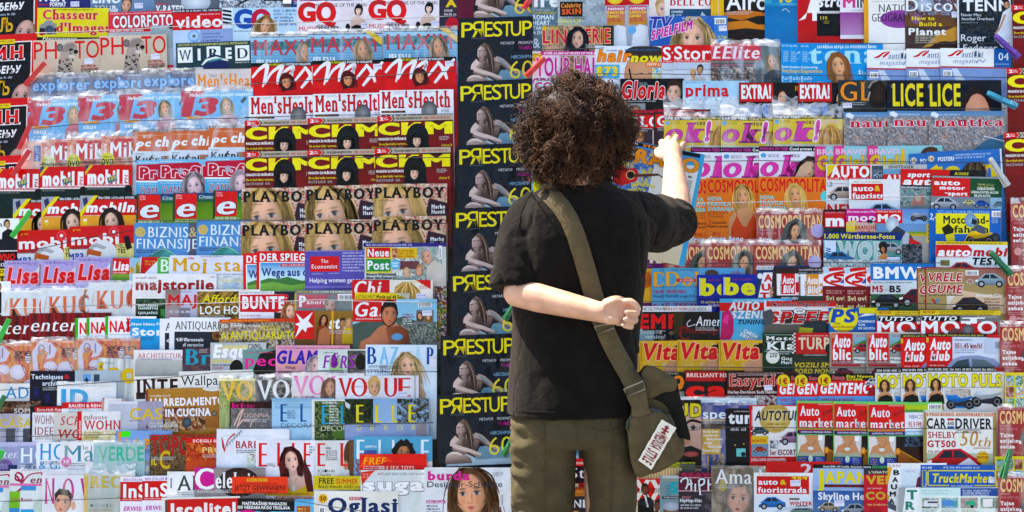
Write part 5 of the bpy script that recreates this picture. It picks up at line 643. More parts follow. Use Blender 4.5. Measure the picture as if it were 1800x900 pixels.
mag(92, '33383a', "dark grey men's cover with orange serif letters", [T('GLAS', 4, 3, 112, 33, 'e08c34', 's'), R(40, 0, 52, 60, '3c4444', '2c3030'), T('GL', 4, 3, 56, 33, 'e08c34', 's'), E(70, 26, 17, 26, '241c18', '3c2c24'), St([(54, 14), (60, 4), (70, 0)], 3, '8c8478'), St([(52, 36), (56, 20)], 3, '9c9488'), Sk(8, 41, 16, 8)], [(1473, 141)])
mag(136, '20262c', 'black cover with tall yellow letters and a bare forehead', [T('LICE', 10, 6, 54, 40, 'e0d030', 'b'), L(7, 8, 1.4, 6, '8c9094'), E(92, 50, 26, 42, '2a201e', '3c2c28'), E(93, 62, 22, 38, 'c89078', 'd8a88c'), St([(74, 40), (84, 22), (98, 14), (112, 30)], [4, 6, 5], '241a18')], [(1559, 141), (1624, 141)], sfx=['left copy', 'right copy'])
mag(124, 'c8b038', 'yellow teen magazine with magenta letters in a clear bag', [R(0, 0, 124, 7, '1c1c1e'), T('DAR ZA TEBE!', 2, 1.6, 46, 4.4, 'e8e8e8', 'k'), T('Cool narukvica!', 50, 1.6, 56, 4.4, 'd8c858', 'b'), R(0, 7, 124, 60, 'd0b83c', 'c0a838'), L(12, 9, 20, 5, 'a89430', 1), E(6, 12, 4, 4, '70a8cc'), T('ok', 3, 12, 66, 33, 'c04098', 'Bi', '803068', ow=.02), T('!', 71, 9, 12, 36, 'c04098', 'ki', 'ecd8e4', ow=.05), T('103', 58, 10, 14, 6, '3a3418', 'S'), N(80, 26, 44, 50, '9c7034 b88c4c 7c5428', 5), *[St([(96 + i, 18), (84 + i * 4, 34), (80 + i * 5, 60)], [1, 2.4, 2], ['b88c4c', '8c6030', 'c89c5c'][i % 3]) for i in range(10)], L(90, 9, 26, 3, 'd8b8c8', 2, 4), R(0, 52, 124, 4, 'b8b8b0')], [(1167, 204), (1267, 205), (1359, 202)], sleeve=(34, 0), r=-.002)
mag(134, '8c8c94', 'aerial town photo cover with wide red letters outlined white', [N(0, 0, 134, 80, '8c8c94 b0a49c 6c7078 a8a4a0 5c6068 9c7868 78848c', 2.5), R(0, 0, 134, 9, '5c84b0', '6c8cb0'), L(20, 5, 36, 2.4, 'c8d8e4'), Pg([(100, 52), (134, 40), (134, 80), (60, 80)], '40627c'), St([(96, 44), (134, 54)], 1.4, 'c8d4dc', 2), T('nautica', 11, 11, 120, 16, 'b83040', 'B', 'e0dce0', ow=.03), Pg([(4, 3), (10, 1), (19, 6), (15, 12), (4, 8)], 'dce4ec')], [(1483, 197), (1560, 195), (1632, 195)], r=-.003)
mag(104, 'e2e0e8', 'white teen magazine with hot pink letters', [R(0, 0, 104, 9, '242428'), T('POKLON ZA TEBE:', 2, 2, 50, 5, 'c84898', 'b'), T('Cool prsten za', 54, 2, 48, 5, 'e8e8e8', 'b'), E(8, 16, 5, 4, '5ca0cc'), L(16, 14, 20, 2, '5c606c', 2, 3), L(54, 14, 20, 2, '2c3038', 2, 3), T('ok', 3, 16, 70, 36, 'd84ca4', 'Bi', '8c3068', ow=.015), H(86, 40, 24, 'wild', '3a3430', 'c8a488', None, 1), Pg([(60, 60), (72, 36), (84, 26), (90, 32), (78, 60)], 'c8a890')], [(1214, 259), (1269, 259), (1334, 257)], r=-.004, sfx=['left copy behind the raised magazine', 'middle copy', 'right copy'])
mag(132, '8cb8bc', 'teal girls magazine with pink strip and yellow letters', [R(0, 0, 19, 60, 'c84c88'), R(19, 0, 120, 60, '8cc0c8', '98b8b8'), T('BRAVO', 4, 5, 52, 10, 'e0b8cc', 'b'), T('Girl!', 4, 16, 60, 26, 'd0b020', 'k', '7c6c20', ow=.02), R(60, 6, 6, 34, 'd8b030'), E(112, 16, 18, 14, '4c3428', '5c4030'), R(124, 2, 24, 8, '80bcb8'), L(4, 44, 100, 3, 'b83838')], [(1432, 257), (1465, 257), (1524, 256)], r=-.002)
mag(132, '3c6cb0', 'blue teen magazine with big yellow letters and poster headline', [E(8, 12, 5.5, 5.5, 'd8ccb8'), T('16', 4, 9, 8, 6, '7c6424', 'b'), T('POSTERI', 20, 10, 28, 7, 'e8ecf4', 'b'), L(50, 6, 70, 3, 'b8cce8', 2, 5), T('teen', 4, 17, 118, 32, 'd8c028', 'k'), E(82, 44, 24, 22, '3a3028', '5c4c3c'), *[St([(64 + i * 5, 46), (68 + i * 4, 26), (78 + i * 2, 24)], 2, ['4c4034', '2c241e', '6c5c48'][i % 3]) for i in range(9)], H(86, 56, 20, 'short', '3a3028', 'd0a488'), R(129, 0, 3, 60, 'd8dce0')], [(1597, 271), (1628, 268)], r=.055, sfx=['left copy, mostly covered', 'right copy'])
cos1 = [R(0, 0, 120, 130, 'd87c3c', 'c8702e'), T('COSMOPOLITAN', 3, 3, 128, 23, 'c82820', 'b'), T('NOVA', 3, 33, 25, 7, '78d0d0', 'b'), T('PRAVILA', 3, 42, 41, 7, '78d0d0', 'b'), T('SVIĐANJA', 3, 51, 47, 7, '78d0d0', 'b'), L(3, 59, 38, 2.6, '8c4c24', 3, 4), T('2', 3, 73, 6, 9, 'b02c28', 's'), T('ODJEDNOM!!', 10, 77, 26, 4, '3a201c', 'b'), T('Možete na partyju', 1, 83, 38, 4, '3a201c', 'b'), L(3, 28, 16, 1.6, '4c2c1c'), H(66, 32, 22, 'long', 'c8a468', 'd09c74', 'skin', -1, 'b05048'), Pg([(42, 130), (44, 88), (54, 66), (64, 84), (70, 86), (84, 62), (90, 84), (92, 130)], 'b84c24'), St([(54, 66), (52, 54)], 1, 'a04020'), T('ŠTO', 12, 96, 13, 5, 'b82c28', 'b'), T('druge žene', 3, 102, 62, 9, 'e4e8f0', 'bi', '3c4c70', ow=.03), E(119, 34, 10, 10, '6cc8c8')]
mag(119, 'd0752f', 'orange monthly with red letters and smiling blonde', cos1, [(1208, 314), (1241, 313), (1333, 311)], sfx=['left copy behind the raised arm', 'middle copy showing the whole cover', 'right copy'])
cos2 = [R(0, 0, 119, 120, '942834', '8c2430'), T('COSMOPOLITAN', 4, 6, 112, 23, 'e0bc84', 'b'), L(5, 31, 17, 2, 'd8a8a8'), L(5, 36, 30, 4, 'c07078'), T('Tajne', 4, 45, 24, 7, 'f0e4e4', 'k'), T('azijskog', 4, 55, 38, 7, 'f0e4e4', 'k'), T('seksa', 4, 65, 26, 7, 'f0e4e4', 'k'), L(4, 75, 36, 2, 'd09898', 2, 3.4), H(66, 34, 18, 'hood', '2c2624', 'c89878', '54565a', 1, 'a05048'), T('COSMOPOLITAN', 4, 6, 50, 23, 'e0bc84', 'b'), E(108, 34, 12, 12, 'a8a0cc'), E(12, 88, 7, 7, 'c89090'), T('Pravi muškarac', 20, 84, 44, 5, 'e8c8c8', 'b'), L(20, 92, 40, 4, 'd8b0b0', 2, 7), R(4, 104, 70, 10, '8c3840')]
mag(119, '902733', 'dark red monthly with cream letters, hooded woman', [q for q in cos2 if not (q[0] == 'T' and q[4] == 50)], [(1329, 372), (1166, 428), (1239, 427), (1324, 427), (1776, 354), (1767, 473), (1757, 570), (1753, 716), (1754, 836)], sleeve=(4, 0), sfx=['upper one under the orange blonde cover', 'first in the lower row beside the arm', 'second in the lower row', 'third in the lower row', 'topmost at the right edge', 'second down at the right edge', 'third down at the right edge', 'fourth down at the right edge', 'lowest at the right edge'])
mag(104, 'd8c850', 'yellow framed cover of small beach pictures at the right edge', [R(0, 0, 104, 3, 'd8c850'), *[N(2 + (i % 5) * 16, 5 + (i // 5) * 20, 14, 18, ['7cb0d0 c8b090 5c8c4c', 'c8dcc0 4c6c48 a8c0c8', '6c4438 8c5c50 b89080', 'd0a078 68b0cc e0d8c8'][(i + i // 5) % 4], 4) for i in range(15)]], [(1766, 655), (1749, 802)], sfx=['upper copy', 'lower copy'])
# ---- right panel, motoring rows
mag(112, 'd4d8dc', 'white motoring weekly with yellow corner and cream cabriolet', [R(2, 1, 76, 27, 'c42430'), Pg([(2, 1), (22, 1), (2, 22)], 'd8c040'), T('AUTO', 8, 3, 68, 20, W_, 'k'), L(2, 24, 74, 4, 'e8c8cc'), R(80, 2, 34, 24, '5c6874'), T('COUPÉS', 81, 3, 26, 5, '22262c', 'b'), C(84, 12, 28, '8ca0b0'), R(0, 28, 112, 50, 'd8dce0', 'c4ccd0'), T('1,20', 2, 31, 9, 8, '22262c', 'b'), L(13, 33, 20, 1.8, '6c7078'), C(2, 38, 56, 'b0a094'), T('NEW', 2, 70, 60, 20, 'b82430', 'k')], [(1452, 289)])
mag(100, 'dfe2e4', 'white off road magazine with red title box, in the upper row', [L(8, 3, 50, 3, 'd0a860'), R(4, 8, 56, 29, 'c03030'), T('auto', 7, 11, 36, 10, W_, 'b'), T('&', 45, 11, 10, 10, 'd8b840', 'k'), T('fuoristrada', 6, 24, 80, 10, W_, 'b'), R(0, 38, 100, 40, 'ccd4dc'), C(24, 42, 70, '7c98b0')], [(1492, 315)])
mag(100, '3c5c74', 'blue motoring weekly with red title and dark blue car', [R(0, 0, 100, 8, 'b8b8b4'), T('EINSTEIGER', 10, 2, 44, 5, '303438', 'b'), R(0, 8, 100, 10, '6c98b8'), R(0, 17, 60, 24, 'c02430'), T('AUTO', 4, 18, 56, 15, W_, 'k'), T('ZEITUNG', 2, 35, 40, 4.6, 'f0e0e0', 'b'), C(0, 38, 60, '38688c'), R(0, 72, 100, 9, '22262a'), L(4, 74, 50, 4, 'd8cc50')], [(1552, 289)])
mag(152, '6c7c84', 'red titled sports car magazine with windscreen picture', [Pg([(0, 0), (88, 0), (84, 28), (0, 28)], 'c42028'), Pg([(88, 0), (150, 0), (150, 13), (84, 15)], '1a1a1c'), T('8/2005', 95, 4, 25, 5, 'd0c040', 'bi'), T('sport', 12, 5, 40, 9, W_, 'ki'), T('auto', 4, 15, 70, 13, W_, 'ki'), L(2, 31, 54, 3.4, 'e0e4e8'), R(0, 28, 152, 6, '20242a'), T('Die schnellsten und sportlichsten', 1, 30, 66, 3.4, 'd8dce0', 'bi'), N(0, 35, 60, 30, '6c8484 8ca09c 4c5c60', 8), Pg([(18, 64), (26, 46), (40, 44), (44, 64)], '9c7068'), E(31, 52, 5, 5, 'a8a090')], [(1583, 297)], r=-.018)
mag(124, '8c9498', 'motoring fortnightly with red title box beside dark green panel', [R(0, 0, 2, 60, '4c5448'), R(2, 3, 66, 33, 'c4242c'), T('auto', 5, 7, 46, 9, W_, 'k'), T('motor', 15, 17, 45, 7, W_, 'k'), T('und', 24, 28, 5, 3, W_, 'b'), T('sport', 30, 27, 34, 7, W_, 'k'), R(68, 3, 56, 37, '2c4c34'), L(82, 12, 30, 3, 'b8b878', 2, 4.6), T('LIEBER EINEN', 81, 19, 30, 4.2, 'e0e8e0', 'b'), T('GEBRAUCHTEN ALS EIN', 70, 25, 48, 4.2, 'e0e8e0', 'b'), T('BILLIG-AUTO', 76, 31, 28, 4.2, 'e0e8e0', 'b'), R(0, 36, 124, 26, '78808a'), C(0, 37, 50, 'a4acb4'), C(56, 41, 22, 'd0c88c'), C(75, 41, 28, '2c5cb0'), R(104, 36, 20, 24, '8cb0c4'), C(108, 42, 24, '6c8494')], [(1637, 309)], r=-.02)
mag(84, '2c2024', 'small dark motoring magazine with fat white letter on red', [R(2, 4, 36, 28, 'b82434'), L(4, 4, 34, 3, 'c08088'), T('m', 4, 9, 32, 21, W_, 'k'), R(0, 33, 84, 20, '383c44'), C(4, 33, 50, '20262c'), T('mopped', 39, 26, 18, 3.4, 'e0c8d8', 'b', rot=90)], [(1447, 368)])
mag(96, 'b83080', 'magenta moped magazine with white rounded letters', [T('Die etwas andere Motorradzeitung', 2, 3, 80, 4, 'e8c0d8', 'bi'), T('moped', 4, 9, 76, 13, 'ecdce8', 'b'), R(0, 24, 96, 30, 'd0a898'), Pg([(0, 24), (16, 20), (24, 32), (12, 44), (0, 44)], 'd8c060'), T('BRANDNEUE', 16, 28, 48, 9, '9c2830', 'b'), T('HONDA', 20, 39, 30, 8, '9c2830', 'b'), E(42, 23, 5, 4, '282430')], [(1487, 367)])
mag(100, '6c90b8', 'blue sky motorcycle monthly with white letters on red box', [R(0, 0, 100, 26, '5c84bc', '80a4cc'), R(0, 2, 46, 24, 'c42430'), L(2, 3.5, 42, 3, 'e8c8cc'), T('MO', 3, 10, 40, 13, W_, 'k'), R(0, 40, 100, 4, '7c9048'), R(0, 44, 100, 4, 'b8a040'), R(0, 48, 100, 60, '9c9c94', '8c8c88'), M(60, 4, 30, '9ca0a8'), E(28, 28, 12, 14, '98a8b8', 'd0dce4'), Pg([(20, 46), (36, 30), (60, 46), (76, 70), (70, 100), (24, 100)], '3c4048'), Pg([(56, 50), (78, 60), (80, 74), (60, 70)], 'b82830'), Pg([(40, 60), (52, 40), (58, 44), (56, 66)], 'a8b4bc'), R(88, 26, 7, 34, 'd0b830'), *[E(91.5, 32 + i * 7, 1.2, 1.2, '3c3418') for i in range(4)], N(20, 62, 60, 40, '24282c 484c54 6c7078 181a1e', 4)], [(1540, 367)])
mag(126, '2c60a8', 'blue motorcycle magazine with yellow box and rider', [T('TEST UND TECHNIK FÜR DIE PRAXIS', 14, 3, 92, 5, '98c0e4', 'r'), T('2,-', 1, 8, 12, 11, 'e0e8f0', 'bi'), R(12, 8, 94, 36, 'e0d830'), T('Motorrad-', 25, 12, 80, 14, '1c1c18', 'b'), T('fahren', 44, 29, 60, 13, '1c1c18', 'b'), B(110, 3, 17, 11), L(110, 16, 14, 2, 'b8ccd8', 3), Pg([(22, 34), (34, 26), (44, 36), (38, 60), (28, 50)], '2c2c20'), Pg([(28, 46), (44, 42), (46, 62), (32, 62)], 'c8c030'), E(73, 20, 11, 12, '6c88a8', '98b4cc'), Pg([(76, 16), (84, 20), (82, 28), (74, 26)], '2a3038'), Pg([(66, 60), (70, 40), (84, 26), (98, 32), (102, 48), (96, 60)], '4c5864'), Pg([(60, 60), (68, 44), (90, 42), (120, 54), (124, 66), (60, 66)], 'c8a830'), E(116, 52, 9, 10, '202428', '4c5054'), M(64, 34, 50, 'd8b430')], [(1633, 367)], r=-.005)
mag(138, '4c8080', 'teal tuning magazine with navy strip and silver block letters', [R(0, 0, 138, 14, '1c3468'), T('1.000 Wörthersee-Fotos', 2, 3, 124, 8.5, 'd8d060', 'b'), N(0, 14, 138, 60, '4c8080 5c9490 3c6c70 7ca4a4', 8), R(2, 15, 20, 22, 'c8d8ec'), T('VW', 4, 33, 16, 10, '2c4c8c', 'k', rot=90), T('WOB', 26, 17, 80, 31, 'a8bcbc', 'k', 'd0dcd8', ow=.03), C(0, 34, 54, '38689c'), C(96, 18, 46, '9ca0a4'), E(105, 24, 8, 8, '1e1a18', '302a26'), H(106, 30, 8, 'curly', '1e1a18', 'a8704c', 'c88c5c'), Sk(112, 44, 22, 5), N(0, 48, 138, 14, 'a8b8b8 6c8088 c0c8c8', 4)], [(1447, 408)], r=-.003)
mag(126, 'd4dce0', 'yellow strip motoring magazine with red half disc title', [R(0, 0, 126, 5.5, 'd8c040'), L(4, 1.4, 112, 2.6, '5c5424'), Pg([(0, 6), (56, 6), (64, 14), (62, 24), (54, 28), (0, 28)], 'c02c34'), T('auto', 3, 11, 58, 15, W_, 'ki'), T('mobil', 65, 10, 70, 16, 'b82430', 'ki'), T('DATEN FAKTEN FOTOS', 2, 26, 60, 3.2, 'e8d8d8', 'r'), T('TEST', 64, 28, 50, 13, '22282e', 'ki'), R(0, 28, 62, 2, 'c8d0d4'), R(8, 33, 16, 10, '6c6c40'), C(20, 36, 52, 'b04048'), L(80, 40, 40, 2, '8c98a4')], [(1645, 424)], r=-.01, th=3)
mag(92, '2c3c60', 'navy and white motoring magazine with red vertical letters', [R(0, 0, 30, 7, 'd0d8d8'), L(2, 2, 26, 4, '6c7478'), Pg([(12, 12), (28, 12), (24, 56), (2, 56)], 'e8e8ec'), E(6, 18, 5, 5, 'e0e4ec'), T('A', 12, 15, 16, 13, 'c42430', 'k'), T('U', 8, 31, 16, 13, 'c42430', 'k'), T('T', 5, 47, 16, 13, 'c42430', 'k'), N(22, 38, 14, 16, 'b88c70 d0a888 4c3c30', 4)], [(1330, 467)])
mag(96, '3a2c28', 'dark motoring weekly with white and red title box', [L(46, 3, 46, 2.6, 'c8ccd0'), R(6, 11, 44, 38, 'e8e8e8'), R(14, 11, 24, 36, 'c42028'), T('Auto', 16, 15, 20, 14, W_, 'ki'), T('Bild', 17, 31, 20, 14, W_, 'ki'), R(39, 26, 8, 18, 'c42028'), T('SPORT', 12, 44, 24, 3.6, '9c3038', 'b', rot=90), R(0, 49, 50, 8, '2a2226'), T('EXKLUSIV', 14, 52, 30, 5, 'e0e8ec', 'b')], [(1359, 470)])
mag(96, '6c7470', 'motoring weekly with white and orange title box', [C(0, -6, 50, '70787c'), R(3, 4, 44, 38, 'e8e8ec'), R(13, 4, 22, 36, 'd08c38'), T('Auto', 14, 8, 20, 14, W_, 'ki'), T('Bild', 15, 24, 20, 14, W_, 'ki'), T('2', 36, 20, 10, 18, 'd08c38', 'k'), T('KLASSIK', 10, 38, 26, 3.6, '9c6c38', 'b', rot=90), R(0, 42, 96, 20, '34443c')], [(1404, 478)])
mag(94, 'e2e0e4', 'white and dark red motoring weekly with red oval swoosh', [Pg([(0, 4), (20, 0), (42, 0), (42, 4), (10, 8), (0, 10)], 'c42430'), St([(42, 8), (22, 11), (5, 19), (10, 27), (40, 35)], [5, 4, 6, 4, 3], 'c42430'), St([(38, 14), (24, 14), (22, 18), (32, 21), (26, 25), (14, 25)], 4.4, 'c42430'), Pg([(30, 28), (42, 14), (42, 28)], '3c5ca0'), E(6, 6, 5, 5, 'b8d0e4'), R(0, 33, 94, 60, '70202c'), L(6, 40, 34, 2.6, 'd8a8a0', 2, 4), T('Svi ovl.', 6, 50, 36, 8.5, 'd8cca0', 'b'), T('na det.', 6, 64, 34, 8.5, 'd8cca0', 'b'), L(42, 4, 40, 3, 'c04048', 3)], [(1446, 470), (1483, 470), (1522, 470)], sfx=['leftmost copy', 'middle copy', 'rightmost copy, mostly covered'])
mag(112, 'c8d0d4', 'blue banded car monthly with large white capitals', [R(0, 0, 112, 30, '3470b4'), T('BMW', 5, 6, 84, 21, W_, 'k'), L(4, 32.5, 70, 2.2, '3c4c60'), T('M5', 3, 39, 19, 12, '9c2430', 'k'), T('vs', 24, 43, 8, 6, '8c9098', 'r'), T('B5', 33, 39, 20, 12, '22262a', 'k'), R(0, 54, 112, 40, '3c5c44', '2c3c30'), C(2, 54, 54, '1c2024'), C(50, 44, 70, '5c2430')], [(1530, 463)], dz=.009)
mag(142, 'a08c60', 'red bordered ochre motoring magazine with red outlined title', [R(0, 0, 142, 80, '8c2c30'), R(2, 2, 140, 80, '98845c', 'a89468'), R(70, 2, 72, 24, '8c6058', 'a47868'), R(38, 50, 70, 30, 'd8d4c8'), Pg([(60, 40), (142, 52), (142, 80), (30, 80)], 'd0b89c'), T('VRELE', 6, 10, 60, 15, 'a82838', 'bi', 'ecdcd4', ow=.045), T('GUME', 5, 31, 62, 15, 'a82838', 'bi', 'ecdcd4', ow=.045), B(71, 5, 23, 9), C(88, 10, 54, '8ca4b0'), E(79, 25, 7, 4.5, 'b8a8a0'), E(79, 25, 5, 3, '9c7c74'), L(6, 48, 60, 2, '5c4c38'), St([(13, 56), (18, 64), (23, 56)], 4, '4c88bc', 1), St([(13, 56), (18, 64)], 4, 'c04038', 1), T('Renault Clio', 90, 46, 46, 5.5, 'f0e8e0', 'b'), L(104, 54, 34, 3, '6c3c34', 4, 5), C(48, 52, 62, '3c2c28'), L(4, 3, 54, 2, '6c5434')], [(1611, 471), (1626, 470)], sfx=['left copy, mostly covered', 'right copy'])
mag(142, '5c98c0', 'sky blue health magazine with orange serif letters', [T('Doktor', 4, 6, 122, 26, 'd8a438', 'd', '8c6c30', ow=.01), L(14, 2.6, 48, 2, '3c6488'), R(22, 19, 34, 5.5, 'b82c34'), T('U KUĆI', 28, 20.4, 24, 3, 'f0d0c8', 'b'), L(4, 32, 54, 1.8, '4c7898'), T('VRUĆI SEKS', 3, 39, 36, 5.5, '9c2c48', 'b'), T('MAHERI znaju POLA', 3, 47, 58, 5, '2c3c60', 'r'), E(84, 10, 12, 7, '4c4438'), T('SREĆA', 118, 6, 18, 5, '9c3c60', 'r'), T('E-TEST!', 3, 62, 54, 10, '943050', 'b')], [(1145, 471), (1167, 471)], sfx=['left copy, mostly covered', 'right copy'])
mag(90, '2a308c', 'deep blue baby magazine with fat yellow letters', [R(0, 0, 90, 60, '2c3494', '242a78'), R(4, 5, 1.6, 32, 'c8cce0'), T('bebe', 6, 6, 112, 31, 'd8d428', 'k'), L(20, 8, 34, 3, 'a03858'), R(0, 42, 90, 3, '20266c'), T('15 načina da', 7, 46, 33, 4, 'c8c058', 'b'), L(20, 52, 24, 4, 'd8dce8')], [(1225, 483), (1268, 482)], sfx=['left copy', 'right copy'])
mag(84, '5c2c64', 'purple magazine with white rounded letters beside the black sleeve', [T('vital', 26, 4, 66, 13, 'e0d8e4', 'b'), L(30, 20, 20, 1.6, 'a888ac'), R(0, 26, 84, 60, 'd0a040'), Pg([(34, 60), (30, 40), (44, 30), (50, 44), (46, 60)], 'b8642c'), E(48, 72, 14, 14, 'd8a838', 'e0b048'), E(40, 50, 8, 5, 'a85c28')], [(1096, 446)])
mag(132, '20242a', 'dark film magazine with red capitals below a white strip', [R(0, 0, 132, 10, 'dcdee0'), T('THE ULTIMATE', 6, 2.4, 46, 5.4, '3c4044', 'r'), T('MOVIE & DVD REVIEW GUIDE', 46, 2.4, 58, 5.4, 'a03c40', 'm'), T('INSIDE', 106, 2.4, 16, 5.4, '3c4044', 'r'), R(0, 10, 132, 60, '1c2026'), R(0, 10, 10, 60, '98a8ac'), T('EMPIRE', 4, 14, 128, 26, 'd02420', 'k'), R(0, 44, 30, 20, '7c98a0', '5c747c'), N(40, 42, 30, 20, '20242a 4c3c34 8c7c6c', 5), T('version!', 14, 50, 36, 7, 'c0c8cc', 's')], [(1119, 538)], th=3)
mag(112, '18191c', 'black cinema magazine with white script and dim red letters', [Pg([(0, 0), (20, 0), (14, 40), (0, 40)], '3c3420'), T('American', 38, 8, 76, 17, 'e4e4e8', 'si'), St([(38, 22), (26, 26), (24, 20), (30, 14)], 1.2, 'd8d8dc'), T('Cinematographer', 10, 26, 104, 12, '6c2420', 'b'), T('C', 10, 26, 16, 24, '7c2820', 'r')], [(1184, 548)])
mag(126, '4c98bc', 'blue tuning magazine with chrome slanted letters and magenta car', [R(0, 0, 126, 7, '58a0c8'), L(24, 2, 90, 3, 'c8dce8'), R(0, 7, 126, 16, 'c02830'), R(0, 22, 126, 60, '4c98c0', '6cb0cc'), T('AUTO', 16, 5, 54, 15, 'd4d8dc', 'ki', '50545c', ow=.03), T('SZENE', 20, 21, 62, 14, 'd4d8dc', 'ki', '50545c', ow=.03), T('TUNING', 32, 37, 48, 8, '2c343c', 'ki'), Pg([(0, 72), (4, 24), (16, 20), (24, 34), (24, 60), (18, 72)], 'b01c5c'), Pg([(4, 40), (10, 28), (16, 26), (14, 46)], 'd84888'), T('CHROM', 44, 52, 26, 7, 'e4ecf0', 'k', '303840', rot=-28), T('KRIEGER', 38, 58, 32, 7, 'e4ecf0', 'k', '303840', rot=-28), E(84, 26, 9, 14, '585c60', '787c80')], [(1265, 525)], r=.002)
mag(92, 'c8a02c', 'golden health magazine with red bold italic letters', [R(0, 0, 92, 70, 'd0a82c', 'c49c2c'), Pg([(40, 64), (44, 46), (60, 28), (92, 18), (92, 64)], 'b88c70'), E(74, 14, 14, 9, '2c2420'), T('Vita', 7, 4, 64, 30, 'c42420', 'ki', 'e8b890', ow=.035), L(50, 4, 20, 4, 'd8c080'), L(8, 37, 24, 3, 'e0cc88', 2, 5), L(40, 38, 8, 2.4, 'd8d0c0', 2), R(2, 3, 2, 34, 'a88430')], [(1124, 599), (1190, 598), (1263, 598)], r=0)
mag(104, '1f3a2c', 'dark green classic car magazine with white slab letters', [R(4, 4, 96, 28, '1a3026'), R(3, 3, 96, 1, '8ca49c'), R(3, 32, 96, 1, '8ca49c'), T('Motor', 6, 6, 62, 7, 'e4e8e4', 'S'), T('Klassik', 7, 15, 116, 15, 'e4e8e4', 'S'), E(18, 42, 12, 12, 'dcdcd0', 'e8e8e0'), T('250', 12, 35, 14, 8, '303830', 'bi'), T('Gogo', 33, 42, 26, 6, 'd8dcd8', 'b'), T('Mercedes', 33, 49, 38, 6, 'd8dcd8', 'b')], [(1340, 585)])
mag(112, '38403c', 'motoring magazine with chequered edge and cream title on red', [R(6, 0, 106, 37, 'b82430'), *[R((i % 2) * 3, (i // 2) * 3, 3, 3, 'e0e0d8' if (i % 2 + i // 2) % 2 else '28242a') for i in range(24)], T('TURBO', 11, 8, 74, 21, 'd8c8ac', 'b', '6c1820', sh=None, ow=.01), L(16, 4, 48, 2, 'e8c8c8'), L(12, 32, 50, 2, '8c5048'), R(0, 37, 112, 50, '2c342c', '444c40'), L(20, 38, 40, 2, 'c8ccc8'), T('VOZILI SMO', 4, 52, 74, 8.5, 'c8b050', 'bi'), T('FORD MONDEO', 4, 63, 88, 8.5, 'c8b050', 'bi'), E(66, 28, 8, 9, '1c1c20', '3c3c40')], [(1392, 585)])
mag(126, 'd0d0d0', 'red strip tuning magazine with striped italic letters and green van', [R(4, 0, 122, 10, 'c82c34'), T('Zündendes Mega-Poster', 9, 2, 106, 7, '1a1a1c', 'bi', 'e0d8d8', ow=.02), R(22, 13, 104, 40, 'dcdcdc'), R(30, 16, 70, 26, '3c2c28'), T('SPEED', 6, 18, 116, 21, 'c0242c', 'ki', 'e8e4e4', ow=.025), *[R(10, 24 + i * 5, 112, 1.2, '3c1c1c') for i in range(3)], E(62, 18, 11, 5.5, '3c4044'), E(62, 18, 10, 4.6, 'e8e8e8'), T('VW', 56, 15.4, 13, 5.4, '2c3034', 'b'), R(0, 40, 126, 20, '5c5850'), Pg([(60, 56), (64, 44), (70, 36), (104, 35), (122, 46), (124, 56)], '30383c'), Pg([(60, 56), (62, 46), (86, 48), (84, 56)], 'a8a440'), Pg([(0, 18), (12, 14), (18, 24), (14, 40), (0, 44)], '4c5054'), L(30, 39, 40, 2, 'd8dcdc')], [(1343, 529)])
mag(106, '2c5c9c', 'blue motorcycle magazine with yellow disc and bold blue letters', [R(50, 0, 40, 8, 'd8cc40'), R(0, 0, 106, 60, '2c5c9c'), L(56, 4, 24, 2.4, 'c8d4e0', 2), R(54, 0, 32, 10, 'd0c838'), E(26, 18, 26, 25, 'd8d02c', 'e0d838'), T('PS', 3, 2, 46, 24, '2c4c9c', 'ki'), T('Das', 10, 25, 11, 4.4, '9c4c24', 'bi'), T('Sport-Motorrad', 5, 31, 42, 4.4, '9c4c24', 'bi'), T('Magazin', 14, 37.5, 24, 4.4, '9c4c24', 'bi'), T('COMEBACK', 52, 22, 30, 4, 'd8e4f0', 'b'), T('VON', 52, 28, 12, 4, 'd8e4f0', 'b'), T('MV AGUSTA', 52, 34, 30, 4, 'd8e4f0', 'b'), Pg([(52, 16), (84, 12), (66, 10)], 'e0e4e8')], [(1456, 541)])
mag(142, '6c706e', 'grey motorcycle monthly with yellow strip and huge white italics', [R(0, 0, 142, 10, 'd0b838'), R(0, 0, 142, 1.4, '2a2824'), T('MOTOGP', 5, 2.4, 22, 5, 'a03028', 'bi'), L(33, 3, 100, 2.4, '6c5c28', 2, 4), R(4, 11, 66, 10, '202226'), T('TUTTO', 5, 12, 60, 7.5, W_, 'bi'), R(0, 21, 136, 22, 'b8242c'), T('MOTO', 2, 20, 132, 23, W_, 'b'), T('T', 74, 14, 40, 10, W_, 'k'), E(84, 36, 11, 10, '484448', '807c80'), Pg([(48, 40), (60, 32), (74, 36), (74, 44), (50, 44)], '6c4444'), L(100, 12, 36, 2, 'c8cccc'), R(0, 43, 142, 30, '5c605e')], [(1540, 545), (1617, 544)], sfx=['left copy', 'right copy'])
mag(96, '8c8478', 'tan motoring weekly with white letters on red box and small red car', [R(0, 0, 96, 3, 'b8ac9c'), R(4, 2, 36, 53, 'c4242c'), E(7, 6, 5, 5, 'c87860'), T('Auto', 6, 4, 31, 23, W_, 'ki'), T('blic', 6, 29, 31, 20, W_, 'k'), R(4, 50, 36, 4, '3c3434'), L(5, 51, 34, 2.4, 'd8c8c8'), R(42, 4, 40, 38, '8cb4c4', '4c6c44'), Pg([(42, 24), (60, 14), (82, 18), (82, 30), (42, 30)], '4c7044'), R(42, 30, 40, 12, '8c8c8c'), C(42, 20, 36, 'b03438'), L(46, 5, 30, 3, 'c05050'), R(42, 44, 40, 10, 'd8dcdc'), T('Mitsubishi', 43, 46, 38, 5, '30363c', 'b'), R(4, 56, 50, 4, '9c3038'), C(6, 62, 36, '7c3440')], [(1458, 584), (1522, 584)], sfx=['left copy', 'right copy'])
